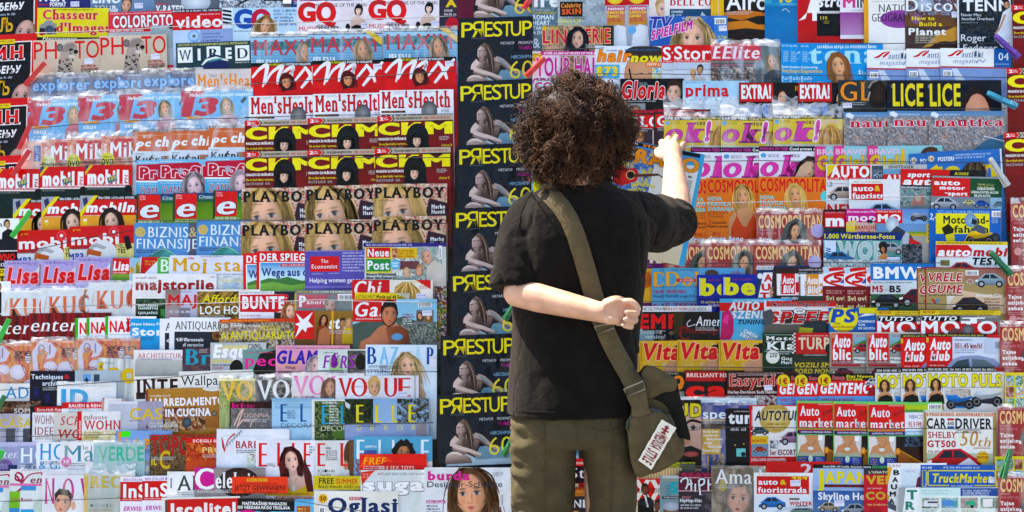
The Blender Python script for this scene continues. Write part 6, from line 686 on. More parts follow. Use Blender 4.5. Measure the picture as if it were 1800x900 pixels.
mag(130, 'c8d0de', 'motoring club magazine with italic white letters on bright red', [R(0, 0, 130, 6, '1c1c1e'), L(4, 1.6, 96, 3, 'c0b868'), R(0, 6, 46, 60, 'c8242c'), R(0, 8, 4, 8, 'd0b030'), T('Auto', 6, 9, 37, 20, W_, 'ki'), T('klub', 7, 31, 34, 17, W_, 'ki'), L(6, 51, 28, 2.6, '7c1c20'), L(6, 55, 26, 2.6, 'f0c8c8'), R(106, 1, 24, 6, 'b82c34'), T('351,45 km/h!', 50, 17, 48, 9, '8c2430', 'b'), L(50, 10, 32, 2.4, '6c7484'), L(50, 28, 46, 2, '8090a4', 2, 4), R(102, 9, 28, 26, 'b8c4d4'), R(121, 14, 9, 12, '8c9498'), Pg([(32, 62), (46, 46), (60, 40), (90, 38), (120, 44), (130, 54), (130, 66), (30, 66)], '8890ac'), Pg([(42, 60), (54, 48), (74, 44), (76, 60)], '3c4c50'), Pg([(80, 60), (80, 44), (104, 46), (122, 58)], '5c6870')], [(1583, 587), (1628, 586)], r=-.005, sfx=['left copy', 'right copy'])
mag(122, '3c1c20', 'dark maroon biker magazine with red white edged letters', [L(4, 2, 96, 2, 'b8a8a0'), T('Easyriders', 5, 6, 116, 19, 'b8282c', 'B', 'e0c8b8', ow=.03), L(20, 5, 60, 2, 'd0c0b8'), L(3, 28, 40, 4, '8c2428'), T('Harley-Davidson Suck Hamburg', 2, 33, 92, 5.5, 'd8ccc8', 'b'), Sk(66, 24, 14, 9), N(0, 42, 122, 30, '8c8484 c0bcb8 4c2c30 6c2428', 5)], [(1277, 653)])
mag(106, '26181c', 'dark car magazine with huge red rounded letters', [R(2, 2, 70, 17, 'b01c34'), T('BRILLIANT NEW', 4, 5, 84, 7, 'e8d8cc', 'S'), T('cars', 2, 18, 142, 32, 'dc2c20', 'k')], [(1203, 651)])
mag(110, '2a2a24', 'dark magazine with orange numeral behind the shoulder bag flap', [L(60, 1, 28, 3, 'b0aca4'), E(86, 16, 10, 10, 'd88428'), E(86, 16, 4, 5, '2a2a24'), St([(95, 16), (92, 26), (84, 30)], 5, 'd88428'), R(80, 34, 20, 20, '8c8c84')], [(1106, 654)])
mag(136, '6c98c8', 'red banded motoring magazine with yellow price disc', [R(0, 0, 136, 12, '1c1a1e'), T('Scoop', 25, 3, 22, 7, 'b02c34', 'b', 'd8a0a0'), T('Fiat Nuova', 50, 2, 47, 5, 'd8cc40', 'b'), T('Croma', 50, 7, 28, 4.6, 'd8cc40', 'b'), R(0, 12, 136, 27, 'd0302c'), T('GENTE', 4, 16, 58, 19, W_, 'ki'), T('MOTORI', 62, 16, 82, 19, W_, 'ki'), E(11, 11, 11.5, 11, 'd8c028', 'e0cc30'), T('1€', 4, 7, 14, 10, '9c2c24', 'k'), L(3, 18, 14, 2, '6c5418'), C(82, 8, 30, 'c0c8cc'), Pg([(84, 40), (90, 24), (102, 24), (104, 44)], '8c2c28'), R(0, 39, 136, 40, '5c8cc4', '84a4cc'), T('SPECIALE NEVE', 5, 43, 56, 5, '8c3c50', 'b'), L(6, 50, 50, 3, '4c5c80')], [(1366, 658), (1397, 658), (1438, 657)], sfx=['leftmost copy', 'middle copy', 'rightmost copy'])
mag(137, 'd6d6d2', 'white motorcycle magazine with yellow black edged letters and girl', [R(0, 0, 137, 8, '1c1c1e'), L(3, 2, 124, 4, 'd0d0cc'), Pg([(118, 0), (137, 0), (137, 8), (126, 8)], '8c2c30'), T('MOTO PULS', 4, 12, 128, 22, 'dcd028', 'k', '4c4820', ow=.035), R(0, 35, 137, 1, '8c8c88'), R(32, 36, 30, 20, 'c8c8c4'), L(33, 42, 26, 2, '8c9094', 5, 3), N(44, 38, 34, 24, 'b0a8a0 c8c4bc 988c84', 3), H(17, 30, 11, 'long', '4c3828', 'c8946c', 'skin', 1), Pg([(2, 62), (8, 50), (20, 46), (30, 50), (32, 64)], '242424'), Pg([(34, 48), (48, 50), (74, 58), (86, 72), (40, 72)], '3c78b8'), M(78, 36, 56, 'b8c0c4'), M(34, 44, 50, '2c70b4')], [(1538, 647), (1583, 646), (1628, 645)], r=-.006, sfx=['leftmost copy', 'middle copy', 'rightmost copy'])
mag(140, 'b8ccd8', 'pale blue plastic wrapped magazine folded at its top', [R(0, 0, 140, 5, 'c8d4dc'), R(0, 5, 140, 14, '98b4c8', 'b8ccd8'), T('ZABAVA', 40, 8, 30, 4, '6c6490', 'b'), L(56, 9, 54, 4, 'c8c880')], [(1190, 699)], sleeve=(0, 0), h=90)
mag(112, 'b89084', 'bearded face close up cover with fat yellow letters', [N(0, 0, 112, 20, '2a2424 443834', 8), R(0, 10, 112, 120, 'c8a898', 'a88474'), T('LOUD', 26, 6, 88, 24, 'd8cc28', 'k', '181818', ow=.05), St([(84, 42), (96, 36), (112, 40)], [3, 5, 4], '2a2220'), E(98, 48, 11, 4, 'd0c8c0', '2c241e'), E(98, 48, 4, 4, '2c2018'), St([(84, 50), (98, 53), (110, 50)], 1.5, '5c4438'), Pg([(74, 76), (86, 60), (94, 70), (92, 78), (80, 80)], 'a87c6c'), Pg([(66, 116), (76, 84), (94, 80), (112, 88), (112, 120)], '241e1e'), E(94, 95, 13, 5, '8c4448', 'a85c5c'), L(56, 100, 18, 6, 'b8b038', 2)], [(1120, 703)], th=2, dz=.014)
mag(90, '3a4c90', 'blue music magazine with white lower case letters and gold block', [R(0, 0, 90, 20, '3a4480'), T('spex', 3, 11, 58, 17, 'e0e8f0', 'm'), R(1, 29, 44, 3, 'c09c38'), N(0, 33, 90, 14, '2c241e 5c4434 20264c', 6), R(1, 46, 33, 44, 'c09c38'), *[T(t, x, 48 + i * 6.6, w, 4.4, 'e8ecf4', 'b') for i, (t, x, w) in enumerate((('Be Our Guest', 4, 26), ('Interview with', 4, 26), ('Marilyn Manson', 10, 27), ('Artists', 4, 14), ('Think Positive', 12, 24), ('Discover Us', 3, 28)))], R(10, 92, 3, 30, 'c09c38'), N(20, 90, 20, 30, '3a4c90 b89c60 2c3460 8c7448', 5)], [(1232, 708)], sleeve=(2, 0))
mag(90, '17171a', 'black music magazine with rounded white letters and toy camera', [T('tune', 4, 5, 58, 22, 'e4e8ec', 'k'), L(14, 4, 26, 2, 'c0c4c8'), L(8, 34, 26, 5, 'c8ccd0'), R(18, 70, 16, 14, '78c0bc'), E(30, 80, 4, 4, '20262a'), E(16, 64, 1.2, 1.2, 'd8b060'), E(31, 62, 1.2, 1.2, 'd8b060')], [(1276, 718)])
mag(104, 'dcdcdc', 'red bordered car magazine with gold roundel and black letters', [R(0, 0, 104, 140, 'c0242c'), R(6, 2, 98, 88, 'e0e0e0'), T('GEWINN', 4, 34, 28, 3, 'f0d8d8', 'b', rot=90), E(45, 23, 28, 26, 'b89c58', 'd8c488'), L(26, 4, 40, 2.4, '8c7438'), T('AUTOTUNING', 9, 10, 112, 17, '22262c', 'bi', 'b8b8b4', ow=.02), L(30, 31, 32, 4, '7c642c'), L(40, 42, 14, 2, '4c3c20'), C(2, 38, 32, '4c5c60'), R(3, 54, 30, 36, 'd0b038'), T('MONSTER', 5, 60, 24, 5, 'b84424', 'b'), R(3, 68, 30, 22, '6c8ca0'), C(6, 72, 24, 'b84c2c'), T('5er ESCORT', 35, 78, 46, 9.5, '7c2038', 'b'), C(52, 46, 52, '94708c'), N(36, 62, 14, 14, '3c4448 8c9498 c8ccd0', 4), T('JUBILÄUMS-GEWINNSPIEL', 2, 93, 62, 5, 'f0d0d0', 'b')], [(1317, 712)])
mag(132, '5ca860', 'green edged small ads paper with red title box and collar photo', [R(0, 0, 132, 4, '78c070'), R(0, 0, 1.6, 120, '58a858'), R(2, 0, 2, 60, 'd8cc50'), R(2, 4, 64, 44, 'cc2028'), T('Auto', 6, 9, 34, 17, W_, 'B'), T('market', 5, 30, 60, 16, W_, 'B'), T('foto', 46, 18, 20, 9, '4c2c28', 'ri', sl=-.5), L(38, 5, 26, 1.8, 'f0d0d0'), R(2, 49, 64, 2, 'd87838'), R(2, 51, 64, 7, '3c2c60'), T('KUPOVINA I PRODAJA VOZILA', 8, 53, 54, 3, 'd8d4e4', 'b'), R(2, 60, 48, 36, '8c8c80'), Pg([(4, 96), (6, 64), (20, 60), (36, 60), (44, 66), (48, 96)], 'c08c68'), Pg([(2, 60), (14, 60), (20, 72), (8, 78), (2, 96)], 'd8d4d0'), Pg([(46, 60), (38, 60), (40, 76), (48, 92), (50, 60)], 'cfccc8'), Pg([(2, 96), (10, 88), (26, 92), (42, 88), (50, 96)], 'a8a890'), E(25, 83, 5, 3, 'd8dcd8'), St([(16, 68), (25, 80), (34, 68)], .7, '6c4c38'), R(38, 60, 8, 9, 'f0f0f0'), R(50, 60, 16, 48, '2c1c18', '5c3018'), E(54, 90, 6, 8, 'c87830', 'f0b860'), R(2, 97, 48, 14, '34408c'), L(4, 99, 16, 2.4, 'b8a060', 3, 4), L(34, 99, 14, 2, 'b8c0d8', 4, 3.4), E(25, 101, 4, 6, 'c8d8c8'), R(66, 4, 66, 10, 'a8c050'), T('DVOBROJ', 68, 12, 28, 5, '5c6c28', 'r'), B(107, 3, 24, 10), R(66, 18, 33, 34, 'e4e4ea'), T('NBACO', 74, 22, 24, 7, '4c5080', 'r'), T('95.9 FM', 72, 34, 22, 10, 'c04c50', 'b'), R(66, 50, 34, 8, '98bcd8'), T('www.NBau', 70, 52, 26, 4, 'e8f0f8', 'b'), R(50, 60, 52, 50, '241a18', '3c2818'), Pg([(52, 110), (54, 92), (58, 84), (100, 108), (100, 112)], '8c5424'), St([(56, 84), (98, 108)], 1, 'd8a848', 2), N(64, 60, 36, 18, '2a2c34 4c5870 241c1c', 6), E(53, 86, 4, 6, 'c87c30', 'e8b060'), R(100, 14, 40, 90, 'c0ccd0'),], [(1400, 705), (1464, 706), (1524, 707)], sfx=['leftmost copy', 'middle copy', 'rightmost copy'])
mag(128, 'dcdcd0', 'tan bordered car monthly with navy capitals and red car', [R(0, 0, 128, 140, '9c8858'), R(6, 8, 116, 130, 'e4e4de'), R(4, 0, 120, 8, 'd8ccb8'), T('60 PAGE BONUS: ANNIVERSARY ISSUE', 2, 1.6, 122, 5.6, 'b8442c', 'S'), T('CAR', 6, 11, 34, 18, '20262e', 'b'), R(42, 11, 12, 4, 'b83838'), T('AND', 42, 17, 12, 6, '20262e', 'k'), R(42, 25, 12, 4, '3c5c9c'), T('DRIVER', 56, 11, 64, 18, '20262e', 'b'), T('SHELBY', 8, 35, 50, 11, 'a82838', 'm'), T('GT500', 7, 50, 50, 12, 'a82838', 'b'), T('We drive it first!', 8, 67, 44, 4.6, '8c2434', 'mi'), T('50', 64, 33, 32, 26, 'b88848', 'si'), T('th', 96, 44, 22, 16, 'b88848', 'si'), R(88, 62, 30, 1.6, 'a87838'), R(6, 72, 116, 24, 'b0bca8', '8ca07c'), C(6, 64, 96, 'b02834'), Pg([(60, 92), (80, 80), (100, 96)], 'd8d4d8'), *[Pg([(104 + 12 * math.cos(a), 79 + 12 * math.sin(a)), (104 + 9 * math.cos(a + .2), 79 + 9 * math.sin(a + .2)), (104 + 9 * math.cos(a - .2), 79 + 9 * math.sin(a - .2))], 'd0a830') for a in [i * .3307 for i in range(19)]], E(104, 79, 10, 10, 'd0a830', 'd8b440'), T('50-YEAR', 97, 72, 14, 3, '9c4420', 'b'), T('POSTER', 94, 77, 20, 4.4, '8c3018', 'k')], [(1623, 724)], r=-.004, th=3)
# ---- bottom row on the right
mag(104, 'e0dcd8', 'white and red music magazine with two men in dark suits', [R(0, 0, 104, 40, 'c4242c'), T('XXL', 2, 2, 78, 36, 'e8e0d8', 'u'), T('ORLD WIDE', 2, 17, 46, 8, '2c2020', 'si'), R(0, 40, 104, 60, 'd8c4a8'), H(23, 20, 12, 'man', '141210', '6c4430', '1c1c1e'), Pg([(20, 29), (23, 29), (28, 50), (25, 50)], 'e0e0e0'), H(42, 47, 11, 'man', '141210', '6c4430', '1c1c1e')], [(1112, 841)])
mag(92, '7c9498', 'grey teal hip hop magazine with turquoise letter', [R(4, -1, 30, 6, 'b8c0c0'), L(6, 6, 30, 4, 'b0a868'), T('THE', 12, 30, 22, 7, '3c8890', 'b', rot=90), T('SOURCE', 17, 11, 128, 20, '3ca0ac', 'u'), R(4, 36, 80, 5, '20262a'), T('THE MAGAZINE', 6, 37, 44, 2.8, 'c8d0d0', 'b'), E(20, 64, 14, 16, '6c4c40', '8c6854'), E(20, 54, 15, 8, '98a0ac', 'b8c0c8')], [(1160, 836)])
mag(104, '38343a', 'black music magazine with spiky white letters on magenta', [R(0, 3, 104, 33, '5c2038'), T('BRAVO', 6, 3, 62, 7, 'a82850', 'k', '28181e', ow=.02), R(0, 11, 104, 1.4, 'd8a8b0'), R(0, 34, 104, 1.4, 'd8b0b0'), *[St(p, w, c, 4) for w, c in (([5.5] * 2, '141416'), ([3] * 2, 'dce0e4')) for p in ([(12, 32), (16, 22), (14, 12), (5, 16), (4, 20)], [(22, 34), (22, 22), (20, 14)], [(14, 24), (24, 22)], [(29, 36), (29, 22)], [(38, 42), (36, 26), (36, 16), (44, 14), (44, 22), (36, 26)], [(52, 34), (52, 14)], [(60, 34), (60, 14)], [(52, 24), (62, 22)])], L(6, 44, 16, 3, 'd88890'), T('HipHop-History', 2, 48, 49, 6.5, 'e4e4e8', 'b'), L(3, 58, 36, 3, 'd8d8dc', 2, 5), N(40, 38, 40, 60, '38343a 4c4850 5c5860', 8)], [(1193, 828)])
mag(112, '6c6458', 'grey brown cover with white serif letters and smiling older man', [R(0, 0, 112, 130, '6c6050', '6c7474'), R(74, 0, 38, 40, '8c8c84', '64686a'), N(0, 0, 70, 90, '6c6050 5c5044 7c7468', 14), Pg([(24, 22), (26, 28), (28, 40), (20, 44), (12, 40), (16, 24)], '98944c'), H(46, 58, 42, 'man', '6c6a66', 'b89484', '3c4c60', 1), T('Amadeus', 6, 5, 132, 25, 'e4e8ec', 's')], [(1250, 820)], th=3, sleeve=(0, 0))
mag(130, 'b82c34', 'red magazine with pale numeral lying behind the small white titles', [R(0, 0, 130, 60, 'bc2c34', 'a82830'), T('2', 61, 4, 20, 20, 'c8ccd4', 'B')], [(1346, 811)], r=-.005)
mag(112, 'e2e4e6', 'white off road magazine with red title box, in the bottom row', [L(8, 2, 52, 3, 'd0a860'), R(5, 6, 92, 31, 'c03034'), T('auto', 8, 11, 34, 10, W_, 'b'), T('&', 46, 12, 11, 9, 'd8b840', 'k'), T('fuoristrada', 7, 25, 86, 10, W_, 'b'), T('4x4', 66, 4, 28, 8, 'd8c030', 'k'), Sk(64, 13, 18, 10), R(0, 40, 112, 60, 'd8dfe6'), C(8, 42, 48, '3c74b8'), R(62, 44, 18, 3.4, '6c6058'), T('WINTER', 62, 50, 40, 7, 'b83038', 'k'), C(60, 56, 50, '70807c'), St([(20, 76), (60, 62), (100, 60)], 3, 'b8c4d0')], [(1325, 831)])
mag(104, '90a8cc', 'pale blue car magazine with yellow capitals under black strip', [R(0, 0, 104, 7, '1c2026'), T('Honda S2000 - RX-7 profile - Rotorstock - Impreza', 18, 2, 84, 3.6, 'd0d8dc', 'b'), R(0, 7, 104, 32, 'a8bcd8', '98b0d0'), T('J', 5, 10, 14, 33, 'd8cc20', 'k'), T('APAN', 20, 12, 76, 21, 'd8cc20', 'k'), R(20, 35, 84, 5, '2c1c1c'), L(24, 36, 70, 3, 'a83030'), R(0, 46, 104, 60, '3c5c94', '5c7ca4'), T('Skyline Heaven', 9, 49, 118, 13, W_, 'b'), C(9, 66, 38, 'a89880'), C(50, 68, 50, '9098a0'), Sk(37, 63, 18, 10)], [(1429, 816)], r=-.008)
mag(92, 'b8303c', 'crimson used vehicles magazine with gold capitals', [R(0, 0, 92, 11, '34383c'), T("L'USATO", 9, 5, 36, 4, 'd8d0b0', 'b'), T('VEICOLI', 4, 13, 104, 15, 'c8a850', 'k'), L(6, 34, 26, 2.4, 'e0b8b0'), T('COMM', 3, 41, 72, 14, 'c0a050', 'k'), L(6, 62, 40, 3, 'd8c080'), E(20, 78, 12, 12, 'a02834')], [(1518, 823)])
mag(104, 'e2e4e4', 'white machinery magazine with black upright letters down its side', [L(2, 3, 20, 3, '9c4438'), Pg([(0, 7), (8, 7), (0, 40)], 'd8a448'), *[T(c_, 10 - i * 2.3, 12 + i * 12.5, 11, 9, '20262a', 'k') for i, c_ in enumerate('BAUMA')], R(24, 10, 40, 40, 'd0dce4'), Pg([(49, 42), (52, 26), (62, 20), (62, 42)], '6c3438'), L(32, 13, 16, 3, 'a8b4cc'), Pg([(0, 66), (14, 74), (14, 84), (0, 78)], '50545a')], [(1560, 814)])
mag(142, '345ca8', 'blue truck paper with yellow framed yellow title', [L(3, 3, 16, 3.4, 'd8e0ec'), L(40, 3, 64, 3, 'c8d4e8'), *[R(*q, 'd8d048') for q in ((14, 9, 116, 2), (14, 35, 36, 2), (94, 35, 36, 2), (12, 11, 2, 24), (130, 11, 2, 24))], T('TruckMarket', 21, 15, 104, 16, 'e0d440', 'bi'), T('www.truckmarket.de', 53, 34.5, 38, 3.6, 'd8e0ec', 'b'), R(3, 9, 7, 29, 'c8c048'), R(4, 10, 5, 27, '345ca8'), T('TruckMarket', 8, 32, 24, 3.6, 'd8d048', 'b', rot=90), Sk(120, 21, 16, 10), R(136, 0, 6, 50, '4068b0')], [(1618, 817)], r=-.004)
mag(178, 'dce4dc', 'pale mint truck paper with green upright letters and four lorry pictures', [R(0, 0, 12, 60, '9ca4a4'), Pg([(12, 0), (36, 0), (32, 60), (4, 60)], 'e8ecea'), T('T', 14, 4, 18, 17, '3c806c', 'k'), T('R', 11, 24, 17, 15, '3c806c', 'k'), T('U', 8, 42, 17, 15, '3c806c', 'k'), R(36, 0, 72, 14, 'cce4e0'), L(40, 4, 62, 2.4, '98b4b0', 2, 5), R(108, 1, 66, 14, '34508c'), L(112, 4, 50, 3, 'd0d8e8', 3, 4), *[N(x, 18, 30, 18, c_, 6) for x, c_ in ((40, '5c6454 8c9488 b8bcb4'), (74, '90b0c4 7c9c6c a8c0c8'), (108, '9c8c84 b8a8a0 7c8c7c'), (143, '8c9c88 b0b8a8 6c7c6c'))], R(44, 22, 24, 11, 'dcdce0'), R(50, 24, 18, 3, '3c3438'), R(75, 22, 20, 10, '5c8cc4'), R(95, 23, 7, 10, '58a098'), R(117, 24, 6, 6, '48a080'), R(124, 23, 9, 10, '48a880'), E(128, 33, 2.6, 2.6, '20262a'), R(147, 20, 17, 14, 'e8e4e2'), L(40, 38, 30, 2, '98aca8', 2, 3), L(74, 38, 30, 2, '98aca8', 2, 3), L(110, 38, 28, 2, 'b0ac80', 2, 3)], [(1580, 857)], th=3)
# ---- glimpsed between the trouser legs and behind the person
mag(110, 'b82c34', 'red topped magazine glimpsed between the trouser legs', [R(0, 0, 110, 12, 'c83038'), R(0, 13, 110, 30, '2c2428'), T('Star', 40, 16, 56, 18, 'e0dcdc', 's'), L(40, 6, 50, 4, 'e8d0c8')], [(962, 806)])
mag(110, 'a85c2c', 'brown magazine with pale letters glimpsed low between the legs', [R(0, 0, 110, 16, '8c3c1c', 'b0702c'), L(30, 5, 50, 5, 'e0a058'), R(0, 16, 110, 40, '3c3438'), T('NDI', 50, 22, 36, 14, 'e0e0e4', 'b'), T('Train', 48, 42, 40, 9, 'd8a040', 'b')], [(958, 856)])
mag(118, 'c8ccd0', 'pale magazine hidden behind the curly head', [R(0, 0, 118, 120, 'c4ccd4'), T('CO', 2, 2, 30, 14, 'a84878', 'k')], [(938, 142)])
mag(126, '5c86b4', 'light blue magazine peeping out beside the neck', [R(0, 0, 126, 160, '5c9cd0', '80b0d8'), E(10, 60, 8, 20, 'd8cc40')], [(934, 268)])
for i_, (x_, y_, c_) in enumerate(((930, 400, '7c4c50'), (1010, 380, '54708c'), (1090, 330, '8c9450'), (930, 520, '9c8c84'), (1010, 500, '5c6c4c'), (930, 640, '40588c'), (1020, 620, 'a08454'), (905, 760, '507080'), (1030, 740, '8c4048'), (905, 850, 'b0a890'))):
    mag(112, c_, ['plum', 'slate blue', 'olive', 'taupe', 'moss green', 'navy', 'tan', 'petrol blue', 'brick red', 'sand'][i_] + ' magazine standing hidden behind the person', [R(0, 0, 112, 150, c_), N(0, 30, 112, 118, c_ + ' ' + ['c8b8a8', 'a8b8c8', 'd0c8a0'][i_ % 3] + ' ' + ['504840', '384858', '685838'][i_ % 3], 16), H(56, 66, 34, ['long', 'short', 'fringe', 'man', 'wild'][i_ % 5], ['3c2c22', '8c6c44', '241c1a'][i_ % 3], 'd0a488', c_, 1), L(8, 8, 70, 5, 'd8d8d8'), L(8, 18, 90, 2.4, 'd0d0d0', 2)], [(x_, y_)])
# bag body tops peeking on the bottom rows
mag(112, '7c8428', 'olive yellow magazine glimpsed under the bag', [N(0, 0, 112, 40, '7c8428 a8a838 5c6420', 5), R(84, 3, 28, 26, '50584c')], [(1110, 812)])
mag(110, 'c8b89c', 'striped brown and cream magazine top under the bag', [*[R(i * 5, 0, 2.4, 24, 'b08c58') for i in range(22)]], [(1088, 822)])

# ---------------------------------------------------------------- building the magazines
KZ, KM, KX = 0.20, 0.03, 0.050
def plane_Y(px, py): return KZ * (-(py - 450) * S) - KX * (px - 900) * S
def bend_fn(seed, w, h): return lambda x, y: 0.0      # covers lie flat in the rack; the ripple of the paper is in the material
def build_mag(k, m):
    w, h = m['w'], m['h']; th = m['th'] * .001; sh = m['sh']; bf = bend_fn(k, w, h); DL = [.00009]
    def loc(x, y, lay=0, d=0.0):
        x = min(max(x, 0.0), w); y = min(max(y, 0.0), h)
        X = (x - w / 2 + sh * (h - y)) * S
        return (X, -bf(x, y) - .00035 - lay * DL[0] + d, (h - y) * S)
    parts = {}
    # cover
    ink = Ink(); bgc = m['bg'].split('-'); a = hx(bgc[0]); b = hx(bgc[-1])
    rb = np.random.default_rng(k); mt = vnoise(16, 20, 4.0, rb)
    ink.grid(0, 0, w, h, 16, 20, lambda u, v: mul(mix(a, b, min(1, v * 1.6)), .90 + .2 * mt[int(round(v * 20)), int(round(u * 16))])); ink.lay = 1
    if not any(i[0] == 'L' for i in m['items']) and any(i[0] == 'T' for i in m['items']):
        bt = max((i for i in m['items'] if i[0] == 'T'), key=lambda i: i[4] * i[5]); lum = sum(hx(bgc[0])); m['items'].append(L(bt[2] + 1, bt[3] + bt[5] + 2.5, min(46, w - bt[2] - 4), 2, '40444c' if lum > .8 else 'c8ccd0', 2, 3.4))
    tx = [i for i in m['items'] if i[0] == 'T']
    big = max(tx, key=lambda i: i[4] * i[5]) if tx else None
    mast = [i for i in tx if big and i[5] > .62 * big[5] and abs(i[3] - big[3]) < 12]
    inks = {'front_cover': ink, 'masthead': Ink(), 'headline': Ink(), 'price_sticker': Ink(), 'barcode': Ink()}
    lay = 1
    for it in m['items']:
        kind = 'front_cover'
        if it[0] == 'T': kind = 'masthead' if it in mast else 'headline'
        elif it[0] == 'L': kind = 'headline'
        elif it[0] == 'B': kind = 'barcode'
        elif it[0] == 'Sk': kind = 'price_sticker'
        q = inks[kind]; q.lay = lay
        if it[0] == 'Sk':
            x, y, ww, hh = it[1:]
            q.poly([(x, y), (x + ww, y - .6), (x + ww + .4, y + hh), (x + .3, y + hh + .5)], hx('dcdcec')); q.lay += 1
            draw(q, L(x + 2, y + 2, ww - 5, 2, '8c90c0')); q.poly([(x + ww - 3, y + 1.5), (x + ww - 1.4, y + 1.5), (x + ww - 1.4, y + 3.4), (x + ww - 3, y + 3.4)], hx('5c68b0'))
        else: draw(q, it)
        lay = max(lay + 1, q.lay)
    DL[0] = min(.00006, .0010 / lay)
    for nm, q in inks.items():
        if q.f: parts[nm] = q.mesh(nm, loc, M_STICK if nm == 'price_sticker' else M_PRINT)
    # page block: a thin stack of paper behind the cover with its own edges
    n = 8; V = []; F = []; ys = [.6, 5, 10, 16, 24, 34, h]; rows_ = [(y_, .0002) for y_ in reversed(ys)] + [(y_, th) for y_ in ys]; nr_ = len(rows_)
    for yy, dd in rows_:
        for i in range(n + 1):
            x = .6 + (w - 1.2) * i / n; X, Y, Z = loc(x, yy); V.append((X, -bf(x, yy) + dd, Z))
    for j in range(nr_):
        for i in range(n):
            a_ = j * (n + 1) + i; b_ = ((j + 1) % nr_) * (n + 1) + i; F.append((a_, a_ + 1, b_ + 1, b_))
    m2_ = len(ys)
    for e_ in (0, n):
        for j in range(m2_ - 1): q_ = [j * (n + 1) + e_, (j + 1) * (n + 1) + e_, (nr_ - 2 - j) * (n + 1) + e_, (nr_ - 1 - j) * (n + 1) + e_]; F.append(tuple(q_ if e_ else q_[::-1]))
    parts['page_block'] = mesh_from('page_block', V, F, M_PAGE)
    # back sheet of the cover: a thin shell behind the pages with its spine
    if m['sleeve']:
        up, dn = m['sleeve']; rnd = random.Random(k); nx = 26; V = []; F = []; rows = [-up - 2, -up * .75, -up * .5, -up * .25, 0, 2, 4] if up else [-2, -1, 0, 1.5, 3]
        wv = [(rnd.uniform(.05, .32), rnd.uniform(-.5, .5), rnd.uniform(0, 6.3), rnd.uniform(.4, 1)) for _ in range(6)]
        for j, yy in enumerate(rows):
            for i in range(nx + 1):
                x = w * i / nx; amp = .0016 * min(1, (up + 4) / 14) * (1 if yy < 0 else .4)
                nz = sum(a_ * math.sin(f_ * x + g_ * yy + p_) for f_, g_, p_, a_ in wv)
                lift = (1.6 * math.sin(.09 * x + k) + 1.2 * math.sin(.31 * x + k * 2) + rnd.uniform(-.6, .6)) * min(1, up / 8) if j == 0 else 0
                roll = max(0.0, -yy) * S * .42
                V.append(((x - w / 2 + sh * (h - yy)) * S, -bf(x, 0) - .0030 - nz * amp + roll, (h - yy + lift) * S))
        for j in range(len(rows) - 1):
            for i in range(nx):
                a_ = j * (nx + 1) + i; F.append((a_, a_ + 1, a_ + nx + 2, a_ + nx + 1))
        parts['plastic_sleeve'] = mesh_from('plastic_sleeve', V, F, M_FILM)
        V = []; F = []; nx, ny = 14, 14
        for j in range(ny + 1):
            for i in range(nx + 1):
                x = .5 + (w - 1) * i / nx; yy = 4 + (h - 6) * j / ny
                V.append(((x - w / 2 + sh * (h - yy)) * S, -.0022 - .0007 * sum(a_ * math.sin(f_ * x * .7 + g_ * yy * .5 + p_) for f_, g_, p_, a_ in wv[:3]) / 2, (h - yy) * S))
        for j in range(ny):
            for i in range(nx): a_ = j * (nx + 1) + i; F.append((a_, a_ + 1, a_ + nx + 2, a_ + nx + 1))
        parts['plastic_front'] = mesh_from('plastic_front', V, F, M_VEIL, True)
    n = len(m['places'])
    names = m['sfx'] or ([''] if n == 1 else ['left one of two', 'right one of two'] if n == 2 else ['leftmost of three', 'middle of three', 'rightmost of three'])
    rj = random.Random(k); tilt = rj.uniform(-.010, .010); yaw = rj.uniform(-.004, .004) if n == 1 else 0
    for i, pl in enumerate(m['places']):
        x, y = pl[0], pl[1]; r = m['r']
        Y = plane_Y(x, y) - m['dz']; sc = (D + Y) / D
        cx = x + w / 2; top = P(x + w / 2 * math.cos(r), y - w / 2 * math.sin(r) * 1.0, Y)
        jr = rj.uniform(-.010, .010) if n > 1 else rj.uniform(-.005, .005)
        rot = Euler((-math.atan(KM) + tilt + rj.uniform(-.0025, .0025), -(r + jr), yaw), 'XYZ')
        o = empty('magazine'); o.rotation_euler = rot; o.scale = (sc, sc, sc)
        o.location = top - rot.to_matrix() @ Vector((sh * h * 0, 0, h * S * sc))
        tag(o, m['d'] + (', ' + names[i] if names[i] else ''), 'magazine', 'magazines on the newsstand rack')
        for nm, me in parts.items(): obj(nm, me, o)
for k_, m_ in enumerate(MAGS): build_mag(k_, m_)

# ---------------------------------------------------------------- the rack behind: board and stepped rails
M_BOARD = simple_mat('weathered_board', (0.10, 0.09, 0.08), 0.8, 0.2, 0.3, 20)
bm = bmesh.new()
def box(bm, x0, x1, y0, y1, z0, z1):
    vs_ = [bm.verts.new(p) for p in ((x0, y0, z0), (x1, y0, z0), (x1, y1, z0), (x0, y1, z0), (x0, y0, z1), (x1, y0, z1), (x1, y1, z1), (x0, y1, z1))]
    for f in ((0, 1, 5, 4), (1, 2, 6, 5), (2, 3, 7, 6), (3, 0, 4, 7), (4, 5, 6, 7), (3, 2, 1, 0)): bm.faces.new([vs_[i] for i in f])
def bobj(name, bm, mat, parent=None, smooth=False):
    me = bpy.data.meshes.new(name); bm.to_mesh(me); bm.free(); me.materials.append(mat)
    if smooth: me.polygons.foreach_set('use_smooth', [True] * len(me.polygons))
    return obj(name, me, parent)
rack = empty('magazine_rack', (0, .2, 0)); tag(rack, 'dark sloping newsstand rack behind all the magazines', 'rack')
V = [(-1.75, .36, 2.02), (1.75, .19, 2.02), (1.75, -.16, .0), (-1.75, .01, .0)]
V = [Vector(v) - Vector((0, .2, 0)) for v in V]; V += [v + Vector((0, .03, 0)) for v in V]
